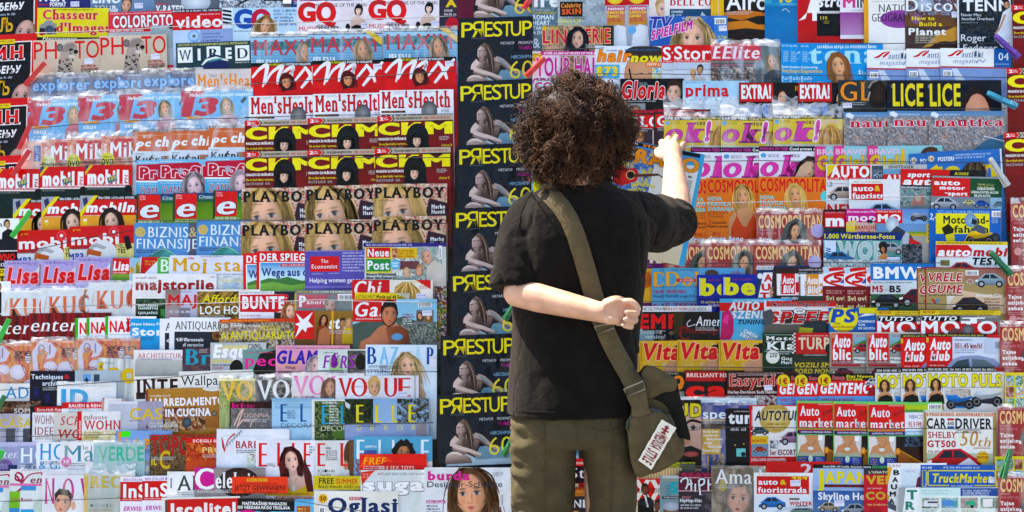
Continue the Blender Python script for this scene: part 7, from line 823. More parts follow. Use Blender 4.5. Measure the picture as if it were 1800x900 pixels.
obj('back_board', mesh_from('back_board', V, [(0, 1, 2, 3), (7, 6, 5, 4), (0, 4, 5, 1), (1, 5, 6, 2), (2, 6, 7, 3), (3, 7, 4, 0)], M_BOARD), rack)
M_CORD = simple_mat('black_elastic', (0.018, 0.018, 0.02), 0.7, 0.3, 0.2, 400)
M_CORD2 = simple_mat('grey_elastic', (0.25, 0.25, 0.26), 0.6, 0.4, 0.2, 400)
def tube(pts, r, seg=6):
    V = []; F = []
    n = len(pts)
    for i, p in enumerate(pts):
        d = (pts[min(i + 1, n - 1)] - pts[max(i - 1, 0)]).normalized(); a = d.orthogonal().normalized(); b = d.cross(a)
        for k in range(seg):
            t = 2 * math.pi * k / seg; V.append(p + (a * math.cos(t) + b * math.sin(t)) * (r[i] if isinstance(r, list) else r))
    for i in range(n - 1):
        for k in range(seg):
            a = i * seg + k; b = i * seg + (k + 1) % seg; F.append((a, b, b + seg, a + seg))
    F.append(tuple(range(seg - 1, -1, -1))); F.append(tuple((n - 1) * seg + k for k in range(seg)))
    return V, F
CORDS = [([(62, 58), (190, 53), (300, 47), (410, 42), (520, 40), (650, 33), (800, 28)], 'crossing the yellow camera cover at the top'), ([(430, 148), (560, 140), (700, 131), (800, 124)], 'across the white brush script covers'), ([(45, 226), (140, 218), (235, 212), (370, 208), (440, 207)], 'across the huge red number covers'),
    ([(430, 206), (560, 202), (797, 200)], 'under the bald head covers'), ([(430, 277), (560, 276), (797, 277)], 'across the lower row of wide yellow letters'), ([(70, 289), (160, 285), (238, 283)], 'under the yellow disc badges'), ([(50, 441), (140, 421), (235, 404)], 'slanting over the white sports car covers'), ([(236, 387), (425, 386), (600, 388), (785, 393)], 'across the lower row of black slab letters'),
    ([(18, 542), (150, 537), (300, 534), (430, 531), (560, 527), (768, 532)], 'across the large orange serif letters'), ([(-2, 686), (120, 676), (240, 668), (385, 654), (450, 652), (640, 652), (770, 653)], 'from the left edge past the cream design monthly'), ([(-2, 768), (120, 764), (205, 763)], 'over the yellow capitals low at left'), ([(395, 752), (530, 749), (650, 744), (762, 743)], 'through the spaced yellow serif capitals'), ([(-2, 881), (90, 879), (215, 875)], 'over the magenta serif letters at the bottom'), ([(425, 872), (520, 880), (640, 899)], 'sagging across the navy blackletter paper'),
    ([(937, 87), (1000, 86), (1062, 84)], 'under the crimson lettered monthly'), ([(1046, 129), (1165, 130), (1300, 131), (1500, 132), (1660, 134), (1772, 136)], 'across the bright blue weekly'), ([(1458, 76), (1600, 76), (1775, 76)], 'over the player in white'), ([(1490, 190), (1620, 191), (1768, 191)], 'under the tall yellow letters'), ([(1225, 283), (1330, 282), (1500, 283), (1768, 285)], 'across the hot pink letters'), ([(1225, 357), (1340, 355), (1460, 352), (1560, 346), (1640, 345)], 'over the smiling blonde on orange'),
    ([(1128, 463), (1280, 463), (1450, 461), (1560, 461), (1660, 462)], 'over the hooded women'), ([(1122, 529), (1228, 530)], 'across the sky blue health magazine'), ([(1395, 530), (1500, 531), (1612, 533), (1765, 537)], 'over the ochre motoring magazine'), ([(1124, 643), (1250, 645), (1400, 646), (1583, 646)], 'under the golden health magazines'), ([(1200, 750), (1330, 751), (1500, 752), (1630, 753), (1752, 754)], 'across the red title boxes low at right'), ([(1195, 819), (1250, 819), (1292, 818)], 'under the bearded close up')]
for i, (pts, where) in enumerate(CORDS):
    q = [P(x, y, plane_Y(x, y) - .0065) for x, y in pts]; fine = []
    for a, b in zip(q[:-1], q[1:]):
        for k in range(5): fine.append(a.lerp(b, k / 5) + Vector((0, 0, -.0012 * math.sin(math.pi * k / 5))))
    fine.append(q[-1]); c0 = fine[0].copy()
    V, F = tube([p - c0 for p in fine], .0012)
    grey = i in (0, 8, 19)
    o = obj('elastic_cord', mesh_from('elastic_cord', V, F, M_CORD2 if grey else M_CORD, True)); o.location = c0
    tag(o, ('thin grey' if grey else 'thin black') + ' elastic cord stretched ' + where, 'cord', 'elastic cords holding the magazines')
# ---------------------------------------------------------------- clothes pegs: two prongs and a wire spring
def peg_mat(name, col): return simple_mat(name, col, 0.35, 0.5, 0.08, 40)
PM = {'red': peg_mat('red_plastic', (0.55, 0.018, 0.02)), 'green': peg_mat('green_plastic', (0.02, 0.42, 0.04)), 'dark green': peg_mat('dark_green_plastic', (0.012, 0.13, 0.04)), 'purple': peg_mat('purple_plastic', (0.12, 0.04, 0.30)), 'blue': peg_mat('teal_blue_plastic', (0.03, 0.20, 0.32)), 'grey': peg_mat('grey_plastic', (0.50, 0.50, 0.46))}
M_WIRE = simple_mat('spring_wire', (0.35, 0.35, 0.36), 0.3, 0.6, 0.1, 300)
def prong_mesh(mat, ln, side):
    # half of a peg seen from its edge: jaw at z=+ln/2, grip at z=-ln/2, with ribs on the grip
    prof = [(-.5, .0046), (-.42, .0040), (-.2, .0026), (0, .0010), (.12, .0016), (.3, .0022), (.42, .0012), (.5, .0008)]
    V = []; F = []; hw = .0072
    for t, gap in prof:
        thk = .0036 if t < .2 else .0028 if t < .45 else .0018
        for x in (-hw, hw):
            V += [(x, side * gap, t * ln), (x, side * (gap + thk), t * ln)]
    for i in range(len(prof) - 1):
        a = i * 4; b = a + 4
        F += [(a, a + 2, b + 2, b), (a + 1, b + 1, b + 3, a + 3), (a, b, b + 1, a + 1), (a + 2, a + 3, b + 3, b + 2)]
    F += [(0, 1, 3, 2), (len(V) - 4, len(V) - 2, len(V) - 1, len(V) - 3)]
    for i in range(4):
        z = (-.46 + i * .06) * ln; k = len(V)
        for x in (-hw, hw): V += [(x, side * .0078, z), (x, side * .0088, z + .001), (x, side * .0078, z + .0022)]
        F += [(k, k + 1, k + 4, k + 3), (k + 1, k + 2, k + 5, k + 4), (k, k + 2, k + 1), (k + 3, k + 4, k + 5)]
    return mesh_from('prong', V, F, mat)
def spring_mesh():
    pts = [Vector((-.007 + .014 * i / 60, .0026 * math.cos(i * .63), .0026 * math.sin(i * .63))) for i in range(61)]
    V, F = tube(pts, .0006, 5); return mesh_from('spring', V, F, M_WIRE, True)
SPR = spring_mesh(); PRG = {}
PEGS = [((79, 110), (44, 150), 'red', 'clipped at the left beside the cheetah cover'), ((56, 213), (33, 262), 'red', 'clipped under the first huge red number'), ((52, 264), (22, 308), 'red', 'clipped beside the faded salmon magazine'), ((54, 371), (21, 416), 'green', 'clipped over the red and orange phone magazine'), ((16, 561), (-6, 606), 'green', 'clipped over the red curtain cover'), ((8, 696), (-10, 730), 'dark green', 'clipped at the left edge beside the brown cover'), ((3, 795), (-12, 825), 'green', 'clipped at the left edge beside the lilac cover'),
    ((958, 102), (925, 134), 'red', 'clipped at the top of the tall magenta letters'), ((940, -14), (923, 12), 'red', 'clipped at the very top of the black column'), ((905, 534), (890, 558), 'dark green', 'clipped behind the bent elbow'), ((903, 768), (886, 800), 'dark green', 'clipped beside the lowest black cover'),
    ((1749, 62), (1791, 101), 'purple', 'clipped beside the player in white'), ((1736, 163), (1787, 188), 'blue', 'clipped beside the tall yellow letters'), ((1740, 278), (1771, 327), 'grey', 'clipped over the big yellow letters'), ((1741, 443), (1777, 483), 'dark green', 'clipped over the yellow strip motoring magazine'), ((1777, 790), (1762, 841), 'dark green', 'clipped beside the blue truck paper')]
for a, b, col, where in PEGS:
    mx_, my_ = (a[0] + b[0]) / 2, (a[1] + b[1]) / 2
    pa, pb = P(*a, plane_Y(mx_, my_) - .014), P(*b, plane_Y(mx_, my_) - .018)
    ln = round(max((pa - pb).length, .066), 3)
    o = empty('clothes_peg', (pa + pb) / 2); d = (pa - pb).normalized()
    zax = d; yax = Vector((0, -1, 0)); xax = yax.cross(zax).normalized(); yax = zax.cross(xax)
    o.rotation_euler = (Matrix((xax, yax, zax)).transposed() @ Matrix.Rotation(rad(24), 3, 'Z')).to_euler()
    tag(o, col + ' plastic clothes peg ' + where, 'clothes peg', 'clothes pegs along the rack')
    if (col, ln) not in PRG: PRG[(col, ln)] = (prong_mesh(PM[col], ln, 1), prong_mesh(PM[col], ln, -1))
    for me in PRG[(col, ln)]: obj('prong', me, o)
    obj('spring', SPR, o)
# ---------------------------------------------------------------- pavement
M_PAVE = simple_mat('pavement', (0.20, 0.19, 0.175), 0.85, 0.2, 0.18, 8, 0.4, 120)
me = mesh_from('pavement', [(-300, -300, 0), (300, -300, 0), (300, 300, 0), (-300, 300, 0)], [(0, 1, 2, 3)], M_PAVE)
o = obj('pavement', me); o['kind'] = 'structure'
# ---------------------------------------------------------------- the raised magazine held in the hand
MAGS_N = len(MAGS)
mag(154, '5c9cc8', 'blue teen magazine with red guitar pulled up by the hand', [R(0, 0, 154, 210, '4c8cc0', '8cb8d4'), N(0, 10, 80, 90, '3c5c98 5c7cb0 c8b84c 7c98c0', 8), Pg([(70, 34), (154, 20), (154, 210), (60, 210), (66, 120)], 'd0d4d0'), R(60, 120, 94, 90, 'd4ccb8', 'c8bca0'), Pg([(148, 0), (154, 0), (154, 210), (144, 210)], '4c9cc4'), R(6, 1, 140, 7, '24262a'), T('POSTERI', 8, 2.4, 26, 4, 'dcdcdc', 'b'), T('STARS', 44, 2.4, 40, 4.4, 'd88838', 'k'), T('BRAVO', 8, 11, 140, 25, 'd08c30', 'k', '5c4424', ow=.02), St([(10, 14), (18, 10), (24, 16)], 2, 'a83024'),
    T('EXTRA!', 12, 39, 20, 6, 'd8cc40', 'k'), Pg([(0, 66), (2, 50), (14, 46), (26, 50), (38, 46), (46, 56), (44, 68), (34, 74), (18, 82), (4, 78)], 'b02430'), E(32, 60, 7, 7, '3c2420', '241614'), E(32, 60, 8.4, 8.4, 'c8a078'), E(32, 60, 6.6, 6.6, '2c1a18'), R(12, 58, 2, 10, '2c1814'), St([(38, 60), (56, 56), (80, 50)], [5, 4], '54382c', 2), St([(80, 50), (96, 60), (92, 80)], [2, 1.4], '2c2c30'), Pg([(88, 92), (96, 78), (104, 84), (102, 110), (90, 108)], '202024'),
    T('Osvoji!', 8, 84, 36, 12, 'd8d044', 'b', '5c5820', ow=.03), T('Nagradna', 46, 68, 32, 7, 'd0cc50', 'b'), T('igra', 46, 77, 16, 7, 'd0cc50', 'b'), R(46, 90, 26, 4, '26304c'), L(47, 91, 22, 2.4, 'd8dce8'), R(50, 98, 26, 4, '26304c'), L(51, 99, 22, 2.4, 'd8dce8'), R(132, 48, 8, 32, 'd8dcd8'), *[R(132, 50 + i * 2.4, 8, 1.1, '30343c') for i in range(12)], L(132, 42, 8, 4, '30343c')], [(1088, 243)], r=-.187, th=3, h=200)
MAGS[-1]['dz'] = plane_Y(1088, 243) + .052
build_mag(MAGS_N, MAGS[-1])
# ---------------------------------------------------------------- the person
from mathutils import noise as mnoise
from mathutils.bvhtree import BVHTree
YB = -0.62
def px2m(r, Y): return r * S * (D + Y) / D
class MB:
    def __init__(s): s.v = []; s.f = []
    def add(s, V, F):
        k = len(s.v); s.v += [Vector(v) for v in V]; s.f += [tuple(i + k for i in f) for f in F]
    def loft(s, rings):
        n = len(rings[0]); V = [p for r in rings for p in r]; F = []
        for i in range(len(rings) - 1):
            for k in range(n):
                a = i * n + k; b = i * n + (k + 1) % n; F.append((a, b, b + n, a + n))
        F.append(tuple(range(n - 1, -1, -1))); F.append(tuple((len(rings) - 1) * n + k for k in range(n))); s.add(V, F)
    def chain(s, pts, rads, seg=14, flat=None):
        """tapered limb through pts with round ends; flat = (axis, factor) squeezes the section"""
        P_ = []; Rr = []
        n = len(pts)
        for i in range(n - 1):
            a, b, c, d = pts[max(i - 1, 0)], pts[i], pts[i + 1], pts[min(i + 2, n - 1)]
            for k in range(5):
                t = k / 5; P_.append(.5 * ((2 * b) + (c - a) * t + (2 * a - 5 * b + 4 * c - d) * t * t + (3 * b - a - 3 * c + d) * t ** 3)); Rr.append(rads[i] * (1 - t) + rads[i + 1] * t)
        P_.append(pts[-1]); Rr.append(rads[-1])
        d0 = (P_[1] - P_[0]).normalized(); d1 = (P_[-1] - P_[-2]).normalized()
        pre = [(P_[0] - d0 * Rr[0] * math.sin(t), Rr[0] * math.cos(t)) for t in (1.45, 1.0, .5)]; post = [(P_[-1] + d1 * Rr[-1] * math.sin(t), Rr[-1] * math.cos(t)) for t in (.5, 1.0, 1.45)]
        al = pre + list(zip(P_, Rr)) + post; up = Vector((.13, .31, .94)); rings = []
        for i, (p, r) in enumerate(al):
            dd = al[min(i + 1, len(al) - 1)][0] - al[max(i - 1, 0)][0]; dd.normalize()
            a = (up - dd * up.dot(dd)).normalized() if abs(up.dot(dd)) < .97 else dd.orthogonal().normalized(); b = dd.cross(a)
            ring = []
            for k in range(seg):
                t = 2 * math.pi * k / seg; q = (a * math.cos(t) + b * math.sin(t)) * r
                if flat: ax, f = flat; q = q - ax * q.dot(ax) * (1 - f)
                ring.append(p + q)
            rings.append(ring)
        s.loft(rings)
    def ball(s, c, r, seg=20):
        rings = []
        for j in range(1, 12):
            t = math.pi * j / 12; rings.append([Vector((c.x + r[0] * math.sin(t) * math.cos(2 * math.pi * k / seg), c.y + r[1] * math.sin(t) * math.sin(2 * math.pi * k / seg), c.z + r[2] * math.cos(t))) for k in range(seg)])
        s.loft(rings)
    def solid(s, name, mat, voxel, smooth_it, parent=None):
        me = bpy.data.meshes.new(name); me.from_pydata([tuple(v) for v in s.v], [], s.f)
        bm = bmesh.new(); bm.from_mesh(me); bmesh.ops.recalc_face_normals(bm, faces=bm.faces); bm.to_mesh(me); bm.free()
        o = bpy.data.objects.new(name, me); COL.objects.link(o)
        r = o.modifiers.new('r', 'REMESH'); r.mode = 'VOXEL'; r.voxel_size = voxel; r.use_smooth_shade = True
        if smooth_it: q = o.modifiers.new('s', 'SMOOTH'); q.factor = .5; q.iterations = smooth_it
        dg = bpy.context.evaluated_depsgraph_get(); m2 = bpy.data.meshes.new_from_object(o.evaluated_get(dg)); m2.name = name
        bpy.data.objects.remove(o); bpy.data.meshes.remove(me)
        m2.materials.clear(); m2.materials.append(mat); m2.polygons.foreach_set('use_smooth', [True] * len(m2.polygons))
        return m2
def displace(me, fn):
    n = len(me.vertices); nm = [v.normal.copy() for v in me.vertices]
    for v, q in zip(me.vertices, nm): v.co += q * fn(v.co, q)
    me.update()
def fabric(name, col, scale, noise_, bump, rough=.85, sheen=.0, weave=900):
    m, nt, b = new_mat(name); tc = N_(nt, 'ShaderNodeTexCoord')
    n = N_(nt, 'ShaderNodeTexNoise', Scale=scale, Detail=5.0); nt.links.new(tc.outputs['Object'], n.inputs['Vector'])
    r = N_(nt, 'ShaderNodeMapRange'); nt.links.new(n.outputs[0], r.inputs[0]); r.inputs[1].default_value = .3; r.inputs[2].default_value = .7; r.inputs[3].default_value = 1 - noise_; r.inputs[4].default_value = 1 + noise_
    mx = N_(nt, 'ShaderNodeVectorMath', operation='SCALE'); mx.inputs[0].default_value = col; nt.links.new(r.outputs[0], mx.inputs['Scale']); nt.links.new(mx.outputs[0], b.inputs['Base Color'])
    w = N_(nt, 'ShaderNodeTexNoise', Scale=weave, Detail=2.0); nt.links.new(tc.outputs['Object'], w.inputs['Vector'])
    f = N_(nt, 'ShaderNodeTexNoise', Scale=38.0, Detail=4.0, Distortion=.8); nt.links.new(tc.outputs['Object'], f.inputs['Vector'])
    ad = N_(nt, 'ShaderNodeMath', operation='MULTIPLY_ADD'); ad.inputs[1].default_value = .25; nt.links.new(w.outputs[0], ad.inputs[0]); nt.links.new(f.outputs[0], ad.inputs[2])
    bp = N_(nt, 'ShaderNodeBump', Strength=bump, Distance=.006); nt.links.new(ad.outputs[0], bp.inputs['Height']); nt.links.new(bp.outputs[0], b.inputs['Normal'])
    b.inputs['Roughness'].default_value = rough; b.inputs['Specular IOR Level'].default_value = .06; b.inputs['Sheen Tint'].default_value = (1, .82, .62, 1); b.inputs['Sheen Weight'].default_value = sheen; b.inputs['Sheen Roughness'].default_value = .5
    return m
M_SHIRT = fabric('black_cotton', (.0062, .0054, .0048), 30, .25, .9, .9, .08)
M_TROU = fabric('olive_canvas', (.066, .052, .026), 22, .22, .55, .85, .02)
M_BAG = fabric('olive_bag_canvas', (.085, .064, .031), 26, .2, .5, .8, .02)
M_BAGD = fabric('dark_lining', (.012, .011, .009), 30, .2, .3)
M_STRAP = fabric('olive_webbing', (.100, .075, .037), 60, .15, .4, .75, .02, 1500)
def skin_mat():
    m, nt, b = new_mat('skin'); tc = N_(nt, 'ShaderNodeTexCoord')
    n = N_(nt, 'ShaderNodeTexNoise', Scale=24.0, Detail=5.0); nt.links.new(tc.outputs['Object'], n.inputs['Vector'])
    cr = N_(nt, 'ShaderNodeValToRGB'); nt.links.new(n.outputs[0], cr.inputs[0]); e = cr.color_ramp.elements
    e[0].position = .32; e[0].color = (.46, .235, .145, 1); e[1].position = .68; e[1].color = (.60, .345, .22, 1)
    nt.links.new(cr.outputs[0], b.inputs['Base Color']); b.inputs['Roughness'].default_value = .5; b.inputs['Specular IOR Level'].default_value = .35
    b.inputs['Subsurface Weight'].default_value = .15; b.inputs['Subsurface Radius'].default_value = (1, .35, .2); b.inputs['Subsurface Scale'].default_value = .006
    n2 = N_(nt, 'ShaderNodeTexNoise', Scale=420.0, Detail=2.0); nt.links.new(tc.outputs['Object'], n2.inputs['Vector'])
    bp = N_(nt, 'ShaderNodeBump', Strength=.25, Distance=.001); nt.links.new(n2.outputs[0], bp.inputs['Height']); nt.links.new(bp.outputs[0], b.inputs['Normal'])
    return m
M_SKIN = skin_mat()
person = empty('person', (P(1005, 450, YB).x, YB, 0)); tag(person, 'person with big curly dark hair in black t-shirt reaching up for a magazine', 'person')
ORG = person.location.copy()
def put(name, me, parent=None):
    if parent is None: me.transform(Matrix.Translation(-ORG)); parent = person
    return obj(name, me, parent)
# body: one continuous skin surface
b = MB(); YH = YB
head = P(1018, 232, YH)
b.ball(head, (.078, .096, .112)); b.ball(head + Vector((0, .05, -.045)), (.055, .055, .065))              # skull and jaw, facing the rack
b.chain([head + Vector((0, .088, .015)), head + Vector((0, .108, -.022))], [.010, .015])                                  # nose
b.ball(head + Vector((0, .098, -.062)), (.026, .012, .010))                                                               # lips
for s_ in (-1, 1): b.ball(head + Vector((s_ * .080, -.002, -.012)), (.010, .020, .032))                                  # ears
b.chain([head + Vector((0, -.012, -.05)), P(1020, 345, YB)], [.056, .060])
b.chain([P(1020, 350, YB), P(1018, 450, YB), P(1010, 560, YB), P(1004, 660, YB), P(1003, 730, YB)], [.075, .095, .085, .08, .085], 20, (Vector((0, 1, 0)), .75))
b.chain([P(975, 366, YB), P(1070, 366, YB)], [.045, .045])
LS, LE, LWr = P(945, 384, YB), P(909, 515, -.690), P(1056, 549, -.787)
b.chain([LS, LS.lerp(LE, .5), LE], [.038, .036, .034])
b.chain([LE, LE.lerp(LWr, .25), LE.lerp(LWr, .6), LWr], [.0335, .0350, .0305, .0235], 18)
RS, RE, RW = P(1100, 384, YB), P(1190, 378, -.385), P(1184, 286, -.165)
b.chain([RS, RS.lerp(RE, .5), RE], [.038, .036, .037])
b.chain([RE, RE.lerp(RW, .25), RE.lerp(RW, .6), RW], [.039, .041, .0345, .0262], 18)
# left hand, palm to the viewer, fingers curled
yax = Vector((0, 1, 0))
b.chain([P(1056, 549, -.788), P(1074, 549, -.793), P(1090, 549, -.795)], [.025, .0275, .0245], 16, (yax, .52))
b.chain([P(1066, 536, -.797), P(1080, 531, -.800), P(1092, 532, -.800)], [.011, .0125, .0095])
b.chain([P(1070, 561, -.800), P(1084, 563, -.802)], [.013, .011])
FING = [([(1091, 533, -.799), (1107, 530, -.805), (1117, 536, -.808), (1122.5, 543, -.806)], [.0092, .0086, .0078, .0066]),
        ([(1090, 545, -.795), (1114, 545, -.799), (1119, 551, -.811), (1103, 549.5, -.820)], [.0090, .0086, .0080, .0068]),
        ([(1088, 557, -.794), (1112, 558, -.798), (1116, 564, -.810), (1100.5, 562, -.819)], [.0088, .0084, .0078, .0067]),
        ([(1085, 567, -.793), (1105, 570, -.797), (1109.5, 575, -.806), (1097, 572.5, -.813)], [.0078, .0072, .0066, .0058]),
        ([(1066, 533, -.785), (1082, 527, -.772), (1097, 530, -.766), (1108, 538, -.765)], [.0115, .0105, .0095, .0080])]
# right hand, back to the viewer, fingers over the magazine's top edge
b.chain([P(1184, 287, -.165), P(1182, 273, -.130), P(1180, 262, -.095)], [.0255, .029, .0285], 16, (Vector((.1, .75, .65)).normalized(), .55))
FING += [([(1166, 262, -.098), (1163, 251, -.072), (1165, 250, -.048), (1167, 258, -.036)], [.0098, .0094, .0085, .0072]),
         ([(1175, 258, -.097), (1174, 246, -.072), (1176, 244, -.046), (1177, 254, -.034)], [.0098, .0096, .0086, .0073]),
         ([(1185, 258, -.097), (1187, 245, -.076), (1189, 241, -.050), (1188, 252, -.034)], [.0096, .0092, .0083, .0070]),
         ([(1194, 265, -.102), (1199, 255, -.084), (1203, 253, -.060), (1202, 262, -.044)], [.0085, .0078, .0072, .0062]),
         ([(1168, 276, -.128), (1158, 272, -.098), (1156, 265, -.075), (1161, 262, -.064)], [.0125, .0112, .0098, .0082])]
for pts, rr in FING: b.chain([P(*q) for q in pts], rr, 12)
# legs and feet under the clothes
ZG = .07
for xh, xk, yk, xf in ((956, 955, -.60, 952), (1068, 1070, -.63, 1074)):
    h_ = P(xh, 780, YB); k_ = P(xk, 980, yk); a_ = Vector((P(xf, 450, yk).x, yk - .01, ZG))
    b.chain([h_, h_.lerp(k_, .5), k_, k_.lerp(a_, .35), a_], [.062, .058, .048, .046, .036], 16)
    b.chain([a_ + Vector((0, -.03, -.02)), a_ + Vector((0, .13, -.035))], [.034, .026])
body = b.solid('body', M_SKIN, .0024, 3); put('body', body)
M_EYE = simple_mat('eye', (.6, .58, .55), .2, .5, .02)
M_NAIL = simple_mat('finger_nail', (.62, .40, .31), .25, .5, .05)
for s_ in (-1, 1):
    e = MB(); e.ball(head + Vector((s_ * .033, .084, .005)), (.0125, .0125, .0125), 12)
    put('eye', mesh_from('eye', e.v, e.f, M_EYE, True))
for pts, rr in FING[1:4]:
    a_, c_ = P(*pts[-2]), P(*pts[-1]); t_ = (c_ - a_).normalized(); e = MB(); c2 = c_ + t_ * .0035 + Vector((0, -rr[-1] * .62, .001)); e.ball(c2, (.0042, .0022, .0034), 10)
    put('finger_nail', mesh_from('finger_nail', e.v, e.f, M_NAIL, True))
# t-shirt
def ring(py, xl, xr, Yc, hd, n=36, dy=0.0, ex=2.4):
    c = P((xl + xr) / 2, py, Yc); hw = px2m((xr - xl) / 2, Yc); o = []
    for k in range(n):
        t = 2 * math.pi * k / n; ct, st = math.cos(t), math.sin(t)
        x = math.copysign(abs(ct) ** (2 / ex), ct) * hw; y = math.copysign(abs(st) ** (2 / ex), st) * hd
        o.append(Vector((c.x + x, c.y + y, c.z + dy * (ct if dy else 0))))
    return o
t = MB()
t.loft([ring(p_, a_, c_, YB + o_, d_) for p_, a_, c_, o_, d_ in ((316, 984, 1062, .012, .052), (324, 966, 1080, .01, .064), (336, 940, 1108, .008, .080), (352, 918, 1130, .005, .094), (378, 905, 1142, 0, .108), (420, 906, 1144, 0, .118), (480, 906, 1136, .005, .120), (540, 903, 1128, .01, .115), (600, 900, 1123, .01, .114), (660, 896, 1119, .005, .120), (705, 892, 1115, 0, .126), (728, 891, 1112, 0, .127))])
def flat_tube(pts, rads, sq, seg=28):
    rings = []
    for i, p in enumerate(pts):
        d_ = (pts[min(i + 1, len(pts) - 1)] - pts[max(i - 1, 0)]).normalized(); x_ = Vector((1, 0, 0)); x_ = (x_ - d_ * x_.dot(d_)).normalized(); y_ = d_.cross(x_)
        rings.append([p + x_ * (rads[i] * math.cos(2 * math.pi * k / seg)) + y_ * (rads[i] * sq[i] * math.sin(2 * math.pi * k / seg)) for k in range(seg)])
    t.loft(rings)
flat_tube([P(952, 352, YB), P(934, 378, YB), P(920, 410, -.632), P(911, 450, -.650), P(905, 508, -.672)], [.042, .055, .058, .059, .0625], [1, 1, .98, .95, .9])
t.chain([P(1084, 380, YB), P(1124, 390, -.56), P(1148, 394, -.48), P(1166, 390, -.43)], [.074, .078, .074, .066], 24)
t.chain([P(1158, 392, -.45), P(1176, 391, -.415), P(1184, 389, -.40)], [.066, .0620, .060], 24)
shirt = t.solid('t_shirt', M_SHIRT, .0045, 6)
def folds(co, q):
    v = Vector((co.x * 9, co.y * 9, co.z * 3.2)); f = mnoise.noise(v) * .55 + mnoise.noise(v * 2.1 + Vector((3, 1, 7))) * .28 + mnoise.noise(co * 60) * .06
    d = abs(mnoise.noise(Vector((co.x * 13 + co.z * 5, co.y * 13, co.z * 4)) + Vector((9, 2, 1)))) ; f -= .5 * max(0, .12 - d) / .12 * .5
    k = .012
    if co.x > P(1125, 0, YB).x and co.z > ZC: k = .018
    if co.x < P(925, 0, YB).x and co.z > ZC - .08: k = .017
    return f * k
displace(shirt, folds)
SHIRT_BVH = BVHTree.FromPolygons([v.co.copy() for v in shirt.vertices], [tuple(p.vertices) for p in shirt.polygons])
put('t_shirt', shirt)
cam_p = Vector((0, -D, ZC))
def on_shirt(px, py, off):
    q = P(px, py, 0); d = (q - cam_p).normalized(); h = SHIRT_BVH.ray_cast(cam_p, d)
    return (h[0] if h[0] else P(px, py, YB - .1)) - d * off
cl = [P(1023, 317, YB) + Vector((.054 * math.cos(a), .008 + .060 * math.sin(a), .010 * math.sin(a))) for a in [i * .2618 for i in range(25)]]
Vc, Fc = tube(cl, .0065, 8); put('collar', mesh_from('collar', Vc, Fc, M_SHIRT, True))
for pts in ([(938, 334), (926, 352), (916, 374), (912, 400)], [(1120, 330), (1134, 352), (1138, 380), (1134, 410)]):
    q = [on_shirt(*pts[0], .0005)]
    for a_, c_ in zip(pts[:-1], pts[1:]):
        for k_ in range(1, 6): q.append(on_shirt(a_[0] + (c_[0] - a_[0]) * k_ / 5, a_[1] + (c_[1] - a_[1]) * k_ / 5, .0005))
    Vc, Fc = tube(q, .0016, 6); put('shoulder_seam', mesh_from('shoulder_seam', Vc, Fc, M_SHIRT, True))
hm = [on_shirt(x, 722 + 3 * math.sin((x - 890) / 70), .0003) for x in range(896, 1110, 8)]
Vc, Fc = tube(hm, .0014, 6); put('hem_stitching', mesh_from('hem_stitching', Vc, Fc, M_SHIRT, True))
# trousers
t = MB()
t.loft([ring(p_, a_, c_, YB, d_) for p_, a_, c_, d_ in ((700, 905, 1100, .100), (726, 900, 1110, .112), (755, 898, 1114, .118), (772, 898, 1115, .116), (782, 900, 1114, .100))])
t.loft([ring(p_, a_, c_, YB + o_, d_, 28) for p_, a_, c_, o_, d_ in ((762, 902, 1008, 0, .100), (790, 899, 1013, 0, .098), (830, 898, 1012, 0, .092), (880, 899, 1011, .01, .088), (960, 903, 1004, .02, .080), (1060, 905, 998, .02, .075), (1180, 908, 996, .01, .074), (1250, 908, 1000, .01, .078))])
t.loft([ring(p_, a_, c_, YB + o_, d_, 28) for p_, a_, c_, o_, d_ in ((762, 1010, 1114, 0, .100), (790, 1021, 1117, 0, .098), (830, 1029, 1118, 0, .092), (880, 1032, 1119, 0, .088), (960, 1030, 1113, -.01, .080), (1060, 1032, 1112, -.01, .075), (1180, 1034, 1114, -.01, .074), (1250, 1034, 1118, -.01, .078))])
tro = t.solid('trousers', M_TROU, .0055, 5)
xl_ = P(905, 0, YB).x
def tfold(co, q):
    v = Vector((co.x * 8, co.y * 8, co.z * 5)); f = mnoise.noise(v) * .5 + mnoise.noise(v * 2.3) * .25 + mnoise.noise(co * 55) * .07
    side = sstep(.05, .0, abs(co.x - xl_ - .008))
    g = (math.sin(co.z * 105 + 9 * mnoise.noise(co * 9)) * .35 + mnoise.noise(Vector((co.x * 20, co.y * 20, co.z * 60))) * .8) * side                      # gathered seam on the outer side
    crease = -max(0, .05 - abs(mnoise.noise(Vector((co.x * 10 - co.z * 7, co.y * 10, co.z * 6))))) * 6
    return f * .009 + g * .010 + crease * .006 * .6
displace(tro, tfold); TB = BVHTree.FromPolygons([q.co.copy() for q in tro.vertices], [tuple(p.vertices) for p in tro.polygons]); put('trousers', tro)
def on_tro(px, py, off):
    q = P(px, py, 0); d = (q - cam_p).normalized(); h = TB.ray_cast(cam_p, d); return (h[0] if h[0] else P(px, py, YB - .09)) - d * off
for nm_, pts in (('leg_seam', [(956, 742), (958, 800), (957, 860), (956, 920)]), ('leg_seam', [(1072, 742), (1076, 800), (1074, 860), (1072, 920)]), ('seat_seam', [(1010, 736), (1012, 760), (1015, 786)]), ('pocket_edge', [(1030, 752), (1060, 758), (1092, 752)])):
    q = []
    for a_, c_ in zip(pts[:-1], pts[1:]):
        for k_ in range(6): q.append(on_tro(a_[0] + (c_[0] - a_[0]) * k_ / 6, a_[1] + (c_[1] - a_[1]) * k_ / 6, .0002))
    Vc, Fc = tube(q, .0018, 6); put(nm_, mesh_from(nm_, Vc, Fc, M_TROU, True))
